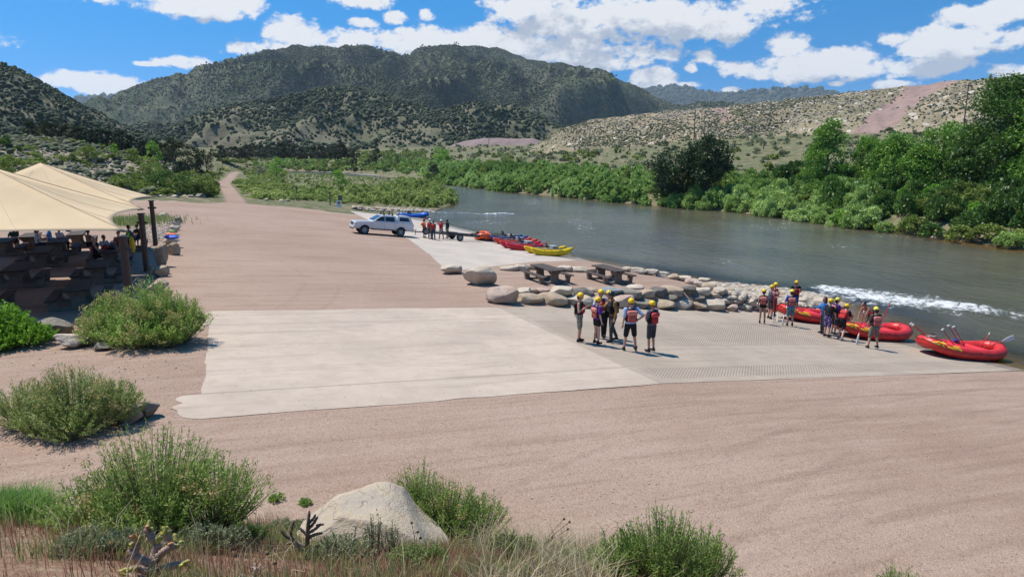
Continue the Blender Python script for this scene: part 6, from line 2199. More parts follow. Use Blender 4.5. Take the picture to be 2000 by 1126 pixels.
g3 = 'paddles stuck in the right hand raft'
for x, y, z, gx, gy, gz, lb in ((-1.15, -0.1, 0.30, -2.15, 0.55, 1.02, 'red paddle leaning far out over the upper end of the lone raft'), (-1.1, 0.05, 0.30, -2.08, 0.80, 1.05, 'red paddle next to the one leaning farthest out of the lone raft'),
                                (-0.25, -0.35, 0.06, -1.15, -0.10, 0.95, 'red paddle standing in the middle of the lone raft on the left'), (0.28, -0.32, 0.06, -0.42, 0.05, 1.05, 'red paddle standing by the centre thwart of the lone raft'),
                                (0.36, -0.05, 0.06, -0.35, 0.40, 1.05, 'red paddle standing just behind the centre thwart one'), (0.60, -0.20, 0.10, 1.55, 0.20, 0.92, 'red paddle leaning to the right over the lone raft')):
    paddle(loc3(R3, x, y, z), loc3(R3, gx, gy, gz), lb, g3)
o = paddle(loc3(R3, 2.25, -0.45, 1.10), loc3(R3, 1.35, 0.10, 0.40), 'paddle with its white blade sticking up at the river end of the lone raft', g3)
paddle(loc3(R2, 0.75, 0.3, 0.3), loc3(R2, 1.05, 0.35, 1.25), 'red paddle standing in the river end of the middle raft')
root = empty("drop_bag", loc3(R3, 0.42, 0.74, 0.49), 0.4, 'small blue bag lying on the far tube of the lone raft', "bag")
MB().box((0, 0, 0), (0.34, 0.24, 0.16)).build("bag_body", plain("blue_cloth", (0.03, 0.05, 0.22), 0.8, var=0.3), root, 0.06)
MB().tube([(-0.1, 0, 0.07), (0, 0, 0.16), (0.1, 0, 0.07)], 0.012, 6).build("bag_handle", M_STRAP, root)
root = empty("bailing_pump", loc3(R3, -1.25, 0.35, 0.55), 0.0, 'black hand pump standing in the upper end of the lone raft', "pump")
MB().tube([(0, 0, -0.35), (0, 0, 0.18)], 0.022, 8).build("pump_barrel", M_BLACK, root)
MB().tube([(0, -0.07, 0.21), (0, 0, 0.215), (0, 0.07, 0.21)], [0.05, 0.06, 0.05], 8).build("pump_handle", M_BLACK, root)
root = empty("coiled_line", loc3(R3, -1.86, -0.12, 0.71), 0.0, 'pale coiled line lying on the upper end of the lone raft', "rope")
mb = MB()
a = np.linspace(0, 22, 160)
mb.tube(np.stack([(0.10 + 0.05 * np.sin(a * 0.37)) * np.cos(a) * 1.4, (0.10 + 0.05 * np.cos(a * 0.5)) * np.sin(a), 0.02 + 0.004 * a * 0.6], 1), 0.011, 5)
mb.build("rope_coil", plain("pale_rope", (0.55, 0.42, 0.40), 0.9), root)

RB, _ = raft("raft", 'bright blue raft lying at the water edge behind the white pickup', at(808, 425) + Vector((0, 0, 0.02)), HEAD - 0.15, 0.03, M_BLUE, M_BLUE, L=4.4, Wd=1.9, r=0.27)
bpy.context.view_layer.update()
root = empty("gear_pile", loc3(RB, -0.7, 0, 0.5), 0.3, 'grey gear and oars heaped in the blue raft', "gear")
MB().box((0, 0, 0.08), (0.7, 0.9, 0.35)).build("cooler", plain("grey_cooler", (0.25, 0.25, 0.26), 0.6), root, 0.04)
MB().tube([(-1.0, -0.6, 0.35), (1.9, -0.75, 0.30)], 0.025, 6).tube([(-1.0, 0.6, 0.35), (1.7, 0.7, 0.32)], 0.025, 6).build("oars", M_DARKMETAL, root)
MB().box((-0.05, -0.5, 0.28), (0.5, 0.06, 0.45), Matrix.Rotation(0.6, 3, 'X')).build("seat_back", plain("grey_fabric", (0.2, 0.2, 0.21), 0.8), root, 0.02)
RO, _ = raft("raft", 'stubby orange raft at the water edge left of the cataraft row', at(944, 469) + Vector((0, 0, 0.03)), HEAD + 1.15, 0.02, M_ORANGE, M_ORANGE, L=3.0, Wd=1.8, r=0.29, nthw=2)
bpy.context.view_layer.update()
root = empty("dry_bag", loc3(RO, -0.2, 0.55, 0.72), 0.3, 'round black dry bag on the orange raft', "bag")
MB().tube([(0, -0.2, 0), (0, -0.15, 0), (0, 0.15, 0), (0, 0.2, 0)], [0.10, 0.16, 0.16, 0.10], 12).build("bag_body", M_BLACK, root, smooth=True)
MB().box((0, 0.24, 0), (0.16, 0.06, 0.05)).build("bag_closure", M_BLACK, root)
root = empty("rolled_tarp", loc3(RO, -0.1, 0.9, 0.66), 0.5, 'pale rolled tarp on the upper side of the orange raft', "tarp")
MB().tube([(-0.4, 0, 0), (0.4, 0, 0.03)], [0.11, 0.10], 10).build("tarp_roll", M_TAN, root, smooth=True)
MB().tube([(-0.2, 0, 0), (-0.17, 0, 0.0)], 0.115, 10).build("tie_strap", M_STRAP, root)


def pontoon_np(L, r, rise):
    x = np.linspace(-L / 2, L / 2, 40)
    q = np.abs(x) / (L / 2)
    z = r * 0.95 + rise * np.clip((q - 0.35) / 0.65, 0, 1) ** 2.1
    rad = r * np.clip(1 - np.clip((q - 0.55) / 0.47, 0, 1) ** 2.2, 0.0, 1) ** 0.75 + 0.012
    return np.stack([x, np.zeros_like(x), z], 1), rad


def cataraft(label, p_, mat, marks=False, heading=HEAD, pitch=0.05, oars=True):
    root = empty("cataraft", p_, 0, label, "cataraft", 'catarafts lined up at the far ramp')
    root.rotation_euler = (Matrix.Rotation(heading, 3, 'Z') @ Matrix.Rotation(pitch, 3, 'Y')).to_euler()
    pts, rad = pontoon_np(4.15, 0.275, 0.42)
    for s in (-0.62, 0.62):
        P_ = pts.copy()
        P_[:, 1] += s
        V, Fq = tube_np(P_, rad, 16)
        po = MB().np((V, Fq)).build("pontoon", mat, root, smooth=True)
        if marks:
            mb = MB()
            for x in (-0.75, -0.15, 0.45, 1.0):
                tri = np.array([(-0.13, -0.10), (0.15, -0.08), (0.02, 0.13), (-0.06, 0.05)])
                ph = tri[:, 1] / 0.275 + 0.22
                rr_ = np.interp(x + tri[:, 0], pts[:, 0], rad) + 0.006
                zc = np.interp(x + tri[:, 0], pts[:, 0], pts[:, 2])
                mb.add(np.stack([x + tri[:, 0], s - rr_ * np.cos(ph), zc + rr_ * np.sin(ph)], 1), [(0, 1, 2, 3)])
            mb.build("red_mark", M_RED, po)
        MB().tube([(x, s - math.copysign(0.0, s), z + r_ + 0.006) for x, z, r_ in zip(pts[6:34, 0], pts[6:34, 2], rad[6:34])], 0.022, 5).build("deck_strip", M_STRAP, po)
    for x in (-0.85, -0.2, 0.75):
        MB().tube([(x, -0.85, 0.60), (x, 0.85, 0.60)], 0.028, 8).build("cross_bar", M_GREYMETAL, root)
    for s in (-0.66, 0.66):
        MB().tube([(-1.05, s, 0.58), (0.95, s, 0.58)], 0.028, 8).build("side_rail", M_GREYMETAL, root)
    st_ = MB().box((-0.25, 0, 0.76), (0.42, 0.44, 0.10)).build("seat", M_BLACK, root, 0.03)
    MB().box((-0.46, 0, 0.98), (0.08, 0.42, 0.40), Matrix.Rotation(-0.2, 3, 'Y')).build("seat_back", M_GREYMETAL if marks else M_BLACK, root, 0.03)
    MB().box((0.45, 0, 0.66), (0.55, 0.8, 0.30)).build("gear_box", plain("gear_box_grey", (0.33, 0.34, 0.36), 0.5), root, 0.03)
    if oars:
        for s in (-1, 1):
            MB().tube([(-1.9, s * 0.95, 0.86), (0.9, s * 0.72, 0.70)], 0.024, 6).build("oar", M_BLACK, root)
            MB().box((-2.1, s * 0.965, 0.87), (0.55, 0.17, 0.03)).build("oar_blade", M_BLACK, root, 0.01)
            MB().tube([(0.15, s * 0.78, 0.60), (0.15, s * 0.78, 0.82)], 0.022, 6).build("oarlock", M_DARKMETAL, root)
    return root


for (u, v, mt, mk, lb) in ((1071, 498, M_YELLOW, True, 'yellow cataraft with red marks nearest the picnic terrace'), (1022, 488, M_CATRED, False, 'crimson cataraft next to the yellow one'),
                           (1006, 480, M_CATORANGE, False, 'orange cataraft between the crimson and the navy ones'), (989, 474, M_NAVY, False, 'navy blue cataraft farthest from the terrace')):
    p_ = at(u, v)
    z_ = max(p_.z, ZW - 0.12)
    cataraft(lb, (p_.x, p_.y, z_ + 0.02), mt, mk)
mb = MB()
pt = [at_depth(1111, 487, 59.0), at_depth(1117, 495, 58.6), G(1122, 502, ZW)]
tag(mb.tube([p_[:] for p_ in pt], 0.012, 5).build("mooring_line", M_BLACK), 'thin dark line running from the yellow cataraft into the water', 'rope')

# ------------------------------------------------------------------ pickup and boat trailer
m_, t = new_mat("white_truck_paint")
p_ = t.n('ShaderNodeBsdfPrincipled', {'Base Color': (0.62, 0.62, 0.63, 1), 'Roughness': 0.3, 'Coat Weight': 0.6, 'Coat Roughness': 0.06})
gp_ = t.n('ShaderNodeSeparateXYZ', {0: t.n('ShaderNodeTexCoord').outputs['Object']})
nzz = t.noise(t.n('ShaderNodeTexCoord').outputs['Object'], 3.0, 5.0, 0.65)
dst = t.ss(t.m('ADD', gp_.outputs[2], t.m('MULTIPLY', nzz, -0.5)), 0.55, 0.2)
t.link(t.mix(t.m('MULTIPLY', dst, 0.6), (0.62, 0.62, 0.63), (0.36, 0.29, 0.22)), p_.inputs['Base Color'])
finish(t, p_.outputs[0])
M_PAINT = m_
M_GLASS = plain("dark_tinted_glass", (0.012, 0.014, 0.017), 0.06, spec=0.8)
M_WIND = plain("windshield_glass", (0.03, 0.05, 0.075), 0.05, spec=1.0)
M_TYRE = plain("tyre_rubber", (0.02, 0.02, 0.021), 0.85, bump=0.4, bscale=40)
M_RIM = plain("alloy_rim", (0.42, 0.42, 0.43), 0.35, metal=0.7)
M_TRIM = plain("black_trim", (0.022, 0.022, 0.024), 0.6)
M_CHROME = plain("chrome", (0.55, 0.55, 0.56), 0.15, metal=1.0)
M_LAMP = plain("headlight_lens", (0.55, 0.56, 0.58), 0.12, spec=0.8)
M_TAIL = plain("tail_light_red", (0.35, 0.01, 0.01), 0.25)


def wheel(parent, x, y, r=0.39, wd=0.27, name="wheel", dirt=True):
    w_ = empty(name, (x, y, r))
    w_.parent = parent
    sgn = 1 if y > 0 else -1
    prof = [(-wd / 2, r * 0.62), (-wd / 2, r * 0.90), (-wd / 2 + 0.035, r * 0.985), (-0.03, r), (0.03, r), (wd / 2 - 0.035, r * 0.985), (wd / 2, r * 0.90), (wd / 2, r * 0.62)]
    n = 32
    V, Fs = [], []
    for k in range(n):
        a = 2 * math.pi * k / n
        for q, (yy, rr_) in enumerate(prof):
            rr2 = rr_ * (1.012 if (k % 2 and 2 <= q <= 5) else 1.0)
            V.append((rr2 * math.cos(a), yy, rr2 * math.sin(a)))
    m2 = len(prof)
    for k in range(n):
        for q in range(m2):
            Fs.append((k * m2 + q, k * m2 + (q + 1) % m2, ((k + 1) % n) * m2 + (q + 1) % m2, ((k + 1) % n) * m2 + q))
    MB().add(V, Fs).build("tyre", M_TYRE, w_, smooth=True)
    mb = MB().tube([(0, -wd / 2 + 0.05, 0), (0, wd / 2 - 0.05, 0)], r * 0.60, 24)
    MB().tube([(0, sgn * (wd / 2 - 0.06), 0), (0, sgn * (wd / 2 - 0.045), 0)], r * 0.61, 24).build("rim_well", M_TRIM, w_)
    mb = MB()
    for k in range(6):
        a = 2 * math.pi * k / 6
        for da in (-0.16, 0.16):
            mb.tube([(0.05 * math.cos(a), sgn * (wd / 2 - 0.02), 0.05 * math.sin(a)), (r * 0.58 * math.cos(a + da), sgn * (wd / 2 - 0.025), r * 0.58 * math.sin(a + da))], 0.026, 6)
    an = np.linspace(0, 2 * math.pi, 25)
    mb.tube(np.stack([r * 0.60 * np.cos(an), np.full(25, sgn * (wd / 2 - 0.02)), r * 0.60 * np.sin(an)], 1), 0.022, 6)
    mb.tube([(0, sgn * (wd / 2 - 0.05), 0), (0, sgn * (wd / 2), 0)], 0.065, 12)
    mb.build("rim", M_RIM, w_)
    return w_


def taper(mb, z0, k):
    mb.V = [(v[0], v[1] * (1 - k * max(0.0, v[2] - z0)), v[2]) for v in mb.V]
    return mb


def arch(cx, r, n=10, z0=0.50):
    cz = 0.39
    a0 = math.asin((z0 - cz) / r)
    return [(cx - r * math.cos(a), cz + r * math.sin(a)) for a in np.linspace(a0, math.pi - a0, n)]


def build_truck(loc, heading, pitch):
    tr = empty("pickup_truck", loc, 0, 'white crew cab pickup truck with a white canopy over its bed', "pickup truck")
    tr.rotation_euler = (Matrix.Rotation(heading, 3, 'Z') @ Matrix.Rotation(pitch, 3, 'Y')).to_euler()
    low = [(2.66, 0.52), (2.70, 0.72), (2.66, 0.98), (2.55, 1.08), (2.2, 1.13), (1.15, 1.20), (-1.02, 1.22), (-2.62, 1.23), (-2.68, 1.15), (-2.66, 0.60), (-2.55, 0.52)]
    bottom = arch(-1.52, 0.50) + arch(1.74, 0.50)
    mb = MB().prism(low + bottom, -0.93, 0.93)
    body = mb.build("body", M_PAINT, tr, 0.045)
    cab = [(1.16, 1.19), (0.98, 1.30), (0.32, 1.72), (0.12, 1.785), (-0.4, 1.80), (-0.95, 1.785), (-1.06, 1.70), (-1.10, 1.19)]
    taper(MB().prism(cab, -0.90, 0.90), 1.19, 0.30).build("cab", M_PAINT, tr, 0.035)
    cap = [(-1.12, 1.20), (-1.16, 1.78), (-1.25, 1.83), (-1.8, 1.85), (-2.28, 1.82), (-2.36, 1.76), (-2.62, 1.22)]
    taper(MB().prism(cap, -0.90, 0.90), 1.19, 0.26).build("bed_canopy", M_PAINT, tr, 0.04)
    for nm, poly in (("front_window", [(0.86, 1.28), (0.36, 1.64), (0.02, 1.66), (0.02, 1.27)]), ("rear_window", [(-0.05, 1.27), (-0.05, 1.66), (-0.86, 1.66), (-0.94, 1.28)])):
        taper(MB().prism(poly, -0.909, 0.909), 1.19, 0.30).build("side_window", M_GLASS, tr)
    taper(MB().prism([(-1.34, 1.36), (-1.36, 1.70), (-2.14, 1.70), (-2.30, 1.38)], -0.909, 0.909), 1.19, 0.26).build("canopy_window", M_GLASS, tr)
    taper(MB().prism([(1.02, 1.31), (0.345, 1.735), (0.335, 1.72), (1.0, 1.295)], -0.80, 0.80), 1.19, 0.26).build("windshield", M_WIND, tr)
    taper(MB().prism([(-2.585, 1.32), (-2.40, 1.70), (-2.385, 1.70), (-2.57, 1.32)], -0.70, 0.70), 1.19, 0.26).build("rear_glass", M_GLASS, tr)
    for x, s in ((1.74, 1), (1.74, -1), (-1.52, 1), (-1.52, -1)):
        pts = [(x + 0.50 * math.cos(a), s * 0.925, 0.39 + 0.50 * math.sin(a)) for a in np.linspace(0.2, math.pi - 0.2, 18)]
        MB().tube(pts, 0.035, 6).build("wheel_arch", M_PAINT, tr)
        wheel(tr, x, s * 0.80)
    MB().box((0.05, 0, 0.62), (4.9, 1.5, 0.25)).build("underbody", M_TRIM, tr)
    for s in (-1, 1):
        MB().box((0.10, s * 0.93, 0.52), (2.15, 0.05, 0.10)).build("sill", M_TRIM, tr, 0.01)
        for x in (1.12, 0.0, -0.98):
            MB().box((x, s * 0.9305, 0.86), (0.012, 0.006, 0.62)).build("door_gap", M_TRIM, tr)
        for x in (0.16, -0.82):
            MB().box((x, s * 0.945, 1.08), (0.20, 0.035, 0.035)).build("door_handle", M_PAINT, tr, 0.01)
        MB().box((0.86, s * 1.03, 1.30), (0.10, 0.20, 0.17)).build("mirror", M_PAINT, tr, 0.03)
        MB().box((2.60, s * 0.72, 0.92), (0.16, 0.36, 0.17)).build("headlight", M_LAMP, tr, 0.02)
        MB().box((2.66, s * 0.74, 0.62), (0.10, 0.22, 0.10)).build("fog_light", M_TRIM, tr, 0.02)
        MB().box((-2.64, s * 0.83, 1.0), (0.08, 0.16, 0.36)).build("tail_light", M_TAIL, tr, 0.02)
    MB().box((2.69, 0, 0.90), (0.05, 1.02, 0.26)).build("grille", M_TRIM, tr, 0.01)
    for z in (0.82, 0.98):
        MB().box((2.72, 0, z), (0.02, 1.02, 0.025)).build("grille_bar", M_CHROME, tr)
    MB().box((2.70, 0, 0.60), (0.12, 1.78, 0.18)).build("front_bumper", M_PAINT, tr, 0.03)
    MB().box((2.72, 0, 0.46), (0.06, 1.3, 0.12)).build("air_dam", M_TRIM, tr, 0.02)
    MB().box((-2.74, 0, 0.62), (0.14, 1.8, 0.20)).build("rear_bumper", M_CHROME, tr, 0.03)
    for x in (0.05, -0.72):
        MB().tube([(x, -0.72, 1.90), (x, 0.72, 1.90)], 0.03, 8).build("roof_bar", M_BLACK, tr)
        for s in (-0.62, 0.62):
            MB().box((x, s, 1.83), (0.14, 0.06, 0.16)).build("roof_bar_foot", M_BLACK, tr, 0.01)
            MB().box((x, s * 0.8, 1.98), (0.10, 0.05, 0.16)).build("rack_cradle", M_BLACK, tr, 0.01)
    MB().box((-1.32, 0.2, 1.885), (0.22, 0.3, 0.07)).build("roof_vent", M_BLACK, tr, 0.01)
    MB().box((-2.85, 0, 0.46), (0.25, 0.07, 0.07)).build("hitch", M_TRIM, tr)
    return tr


THEAD = HEAD + math.pi - 0.02
pf, pr_ = at(712, 459), at(780, 461)
pm = (pf + pr_) / 2
TP = math.asin((pf.z - pr_.z) / (pf - pr_).length)
side = Vector((-math.sin(THEAD), math.cos(THEAD), 0))
mid = pm - side * 0.80
mid = mid + Vector((-0.11 * math.cos(THEAD), -0.11 * math.sin(THEAD), 0))
TRUCK = build_truck((mid.x, mid.y, zg1(mid.x, mid.y) + 0.01), THEAD, -abs(TP))
bpy.context.view_layer.update()


def build_trailer():
    tip = TRUCK.matrix_world @ Vector((-2.98, 0, 0.46))
    tr = empty("boat_trailer", (tip.x, tip.y, tip.z - 0.46), 0, 'empty black boat trailer hitched behind the white pickup', "trailer")
    end = Vector((tip.x + AX * 6.0, tip.y + AY * 6.0, 0))
    drop = tip.z - 0.46 - zg1(tip.x + AX * 4.2, tip.y + AY * 4.2)
    tr.rotation_euler = (Matrix.Rotation(HEAD, 3, 'Z') @ Matrix.Rotation(math.atan2(drop, 4.2), 3, 'Y')).to_euler()
    MB().tube([(0, 0, 0.46), (1.3, 0.0, 0.5)], 0.05, 8).tube([(0.5, 0, 0.48), (2.0, 0.75, 0.52)], 0.045, 8).tube([(0.5, 0, 0.48), (2.0, -0.75, 0.52)], 0.045, 8).build("tongue", M_DARKMETAL, tr)
    for s in (-0.75, 0.75):
        MB().box((4.0, s, 0.53), (4.4, 0.07, 0.10)).build("side_rail", M_DARKMETAL, tr, 0.01)
        MB().box((4.15, s * 1.36, 0.66), (1.0, 0.28, 0.05)).build("fender", M_DARKMETAL, tr, 0.02)
        MB().box((4.2, s * 0.5, 0.66), (3.6, 0.12, 0.06)).build("bunk", M_BLACK, tr, 0.01)
        wheel(tr, 4.15, s * 1.36, 0.33, 0.22)
    for x in (2.0, 3.2, 4.4, 5.6, 6.15):
        MB().tube([(x, -0.75, 0.53), (x, 0.75, 0.53)], 0.04, 8).build("cross_member", M_DARKMETAL, tr)
    MB().tube([(4.15, -1.0, 0.33), (4.15, 1.0, 0.33)], 0.04, 8).build("axle", M_DARKMETAL, tr)
    MB().tube([(6.2, -0.8, 0.64), (6.2, 0.8, 0.64)], 0.09, 12).build("end_roller", M_BLACK, tr)
    MB().box((1.35, 0, 0.85), (0.10, 0.10, 0.75)).build("winch_post", M_DARKMETAL, tr, 0.01)
    MB().box((1.30, 0, 1.22), (0.24, 0.24, 0.18)).build("winch", plain("winch_green", (0.13, 0.15, 0.08), 0.6), tr, 0.02)
    MB().tube([(0.18, 0.16, 0.12), (0.18, 0.16, 0.75)], 0.03, 8).build("jack", M_GREYMETAL, tr)
    sp = wheel(tr, 1.0, -0.28, 0.33, 0.2, "spare_wheel")
    sp.location.z = 0.62
    return tr


build_trailer()
# ------------------------------------------------------------------ people
def cloth(name, col, var=0.18, rough=0.85, scale=14.0):
    return plain(name, col, rough, 0, 0.25, var=var, scale=scale, bump=0.35, bscale=25)


def print_cloth(name, base, spots, scale=16.0):
    m_, t = new_mat(name)
    co = t.n('ShaderNodeTexCoord').outputs['Object']
    c = tuple(base) + (1,)
    for i, s in enumerate(spots):
        k = t.ss(t.noise(co, scale * (1 + 0.3 * i), 2.0, 0.5, 0.6), 0.50, 0.56)
        c = t.mix(k, c, s)
    p = t.n('ShaderNodeBsdfPrincipled', {'Base Color': c, 'Roughness': 0.9, 'Specular IOR Level': 0.2})
    finish(t, p.outputs[0])
    return m_


SKIN = [plain("skin_fair", (0.50, 0.27, 0.19), 0.55, var=0.08), plain("skin_tanned", (0.36, 0.18, 0.115), 0.55, var=0.08), plain("skin_pale", (0.58, 0.34, 0.26), 0.55, var=0.08)]
M_EYE = plain("eye_dark", (0.02, 0.015, 0.012), 0.3)
M_LIP = plain("lip", (0.35, 0.11, 0.10), 0.5)
M_HELMY = gloss("yellow_helmet", (0.80, 0.50, 0.0), 0.35)
M_HELML = gloss("lime_yellow_helmet", (0.72, 0.62, 0.06), 0.35)
M_HELMK = gloss("black_helmet", (0.015, 0.017, 0.018), 0.35)
M_HELMW = gloss("white_helmet", (0.75, 0.75, 0.74), 0.35)
M_HELMR = gloss("red_helmet", (0.40, 0.03, 0.04), 0.35)
M_VESTK = cloth("black_vest_fabric", (0.018, 0.018, 0.022))
M_VESTR = cloth("dark_red_vest_fabric", (0.30, 0.03, 0.035))
M_VESTB = cloth("bright_red_vest_fabric", (0.50, 0.03, 0.03))
M_VESTO = cloth("orange_vest_fabric", (0.75, 0.12, 0.01))
M_PINK = cloth("faded_pink_panel", (0.62, 0.22, 0.185))
M_PINKD = cloth("faded_red_panel", (0.42, 0.10, 0.085))
M_REDP = cloth("red_panel", (0.55, 0.07, 0.07))
M_REDPD = cloth("deep_red_panel", (0.40, 0.035, 0.04))
C_ = lambda n, c: cloth(n, c)
CL = dict(black=C_("black_cloth", (0.014, 0.014, 0.017)), dkgrey=C_("dark_grey_cloth", (0.05, 0.052, 0.058)), grey=C_("grey_cloth", (0.12, 0.12, 0.15)), ltblue=C_("light_blue_cloth", (0.36, 0.47, 0.70)),
          blue=C_("blue_shirt_cloth", (0.03, 0.10, 0.42)), skyblue=C_("sky_blue_cloth", (0.05, 0.20, 0.50)), purple=C_("purple_cloth", (0.09, 0.025, 0.28)), mustard=C_("mustard_cloth", (0.33, 0.17, 0.05)),
          white=C_("white_cloth", (0.6, 0.6, 0.62)), brown=C_("brown_grey_cloth", (0.11, 0.085, 0.07)), greyshort=C_("grey_shorts_cloth", (0.14, 0.135, 0.12)), red=C_("red_trouser_cloth", (0.33, 0.08, 0.07)),
          khaki=C_("khaki_cloth", (0.36, 0.30, 0.22)), navy=C_("navy_cloth", (0.025, 0.035, 0.085)), green=C_("dark_green_cloth", (0.025, 0.06, 0.05)), slate=C_("slate_trouser_cloth", (0.06, 0.062, 0.07)),
          camo=print_cloth("camo_cloth", (0.30, 0.27, 0.21), [(0.10, 0.10, 0.075), (0.48, 0.45, 0.38), (0.05, 0.05, 0.045)], 22), floral=print_cloth("purple_floral_cloth", (0.10, 0.03, 0.22), [(0.42, 0.36, 0.5), (0.03, 0.02, 0.06)], 20),
          teal=print_cloth("teal_pattern_cloth", (0.06, 0.22, 0.27), [(0.22, 0.42, 0.45), (0.03, 0.07, 0.10)], 30), palegrey=C_("pale_grey_cloth", (0.33, 0.33, 0.34)))
M_SHOE = cloth("dark_shoe", (0.02, 0.02, 0.022))
M_SHOEG = cloth("grey_shoe", (0.16, 0.16, 0.17))
M_HAIRB = plain("brown_hair", (0.06, 0.028, 0.014), 0.6, var=0.3, scale=30)
M_HAIRD = plain("dark_hair", (0.02, 0.014, 0.011), 0.6, var=0.3, scale=30)
M_SUNG = plain("sunglasses_lens", (0.01, 0.01, 0.012), 0.15)


def capsule(p0, p1, r0, r1, n=12, wide=1.0, right=None):
    p0, p1 = np.asarray(p0, float), np.asarray(p1, float)
    d = p1 - p0
    L = max(np.linalg.norm(d), 1e-6)
    d = d / L
    ts, rs = [], []
    for a in np.linspace(-math.pi / 2 + 0.15, 0, 4):
        ts.append(r0 * math.sin(a) / L)
        rs.append(r0 * math.cos(a))
    for f in (0.33, 0.66):
        ts.append(f)
        rs.append(r0 + (r1 - r0) * f)
    for a in np.linspace(0, math.pi / 2 - 0.15, 4):
        ts.append(1 + r1 * math.sin(a) / L)
        rs.append(r1 * math.cos(a))
    pts = p0 + d * (np.array(ts) * L)[:, None]
    V, Fq = tube_np(pts, rs, n)
    if wide != 1.0:
        rt = np.asarray(right if right is not None else (1, 0, 0), float)
        k = (V - p0) @ rt
        ax = ((V - p0) @ d)[:, None] * d[None]
        k = ((V - p0) - ax) @ rt
        V = V + np.outer(k * (wide - 1), rt)
    return V, Fq


def fuse(segs, voxel, mat, name, smooth=2):
    """melt overlapping solids into one continuous surface"""
    mb = MB()
    for s in segs:
        mb.np(s)
    me = bpy.data.meshes.new(name)
    me.from_pydata(mb.V, [], mb.F)
    b = bmesh.new()
    b.from_mesh(me)
    bmesh.ops.recalc_face_normals(b, faces=b.faces)
    b.to_mesh(me)
    b.free()
    o = bpy.data.objects.new(name, me)
    COL.objects.link(o)
    rm = o.modifiers.new("melt", 'REMESH')
    rm.mode, rm.voxel_size = 'VOXEL', voxel
    dg = bpy.context.evaluated_depsgraph_get()
    out = bpy.data.meshes.new_from_object(o.evaluated_get(dg))
    bpy.data.objects.remove(o)
    bpy.data.meshes.remove(me)
    b = bmesh.new()
    b.from_mesh(out)
    for q in range(smooth):
        bmesh.ops.smooth_vert(b, verts=b.verts, factor=0.5, use_axis_x=True, use_axis_y=True, use_axis_z=True)
    for f in b.faces:
        f.smooth = True
    b.to_mesh(out)
    b.free()
    out.name = name
    out.materials.clear()
    out.materials.append(mat)
    return out


def ball(c, r, wide=(1, 1, 1), sub=2):
    V, Fq = ico_np(sub)
    V = V * r * np.asarray(wide) + np.asarray(c)
    return V, np.column_stack([Fq, Fq[:, 2]])


ARMS = {'down': ((0.05, -0.03, -0.28), (0.07, 0.04, -0.53)), 'hip': ((0.20, -0.11, -0.21), (0.05, 0.03, -0.38)), 'cross': ((0.06, 0.05, -0.27), (-0.15, 0.24, -0.19)),
        'fold': ((0.08, 0.02, -0.27), (-0.05, 0.25, -0.12)), 'reach': ((0.03, 0.19, -0.20), (0.02, 0.43, -0.17)), 'hold': ((0.09, 0.06, -0.26), (0.10, 0.28, -0.20)),
        'low': ((0.04, 0.10, -0.26), (0.0, 0.22, -0.48)), 'point': ((0.12, 0.14, -0.22), (0.20, 0.36, -0.30)), 'head': ((0.24, 0.06, 0.02), (0.05, 0.08, 0.20)), 'behind': ((0.09, -0.16, -0.24), (-0.05, -0.17, -0.42)),
        'table': ((0.07, 0.14, -0.24), (-0.02, 0.36, -0.20)), 'deep': ((0.02, 0.12, -0.27), (0.0, 0.12, -0.53))}
LEGS = {'stand': (((0.10, 0.02, 0.49), (0.115, -0.01, 0.085)), ((0.10, 0.02, 0.49), (0.115, -0.01, 0.085))),
        'wide': (((0.15, 0.03, 0.49), (0.20, 0.0, 0.085)), ((0.15, 0.03, 0.49), (0.20, 0.0, 0.085))),
        'walk': (((0.10, 0.12, 0.49), (0.11, 0.12, 0.085)), ((0.10, -0.04, 0.49), (0.12, -0.22, 0.095))),
        'bend': (((0.12, 0.12, 0.48), (0.13, 0.02, 0.085)), ((0.12, -0.02, 0.47), (0.14, -0.24, 0.085))),
        'sit': (((0.13, 0.42, 0.50), (0.14, 0.36, 0.085)), ((0.13, 0.42, 0.50), (0.14, 0.40, 0.085)))}


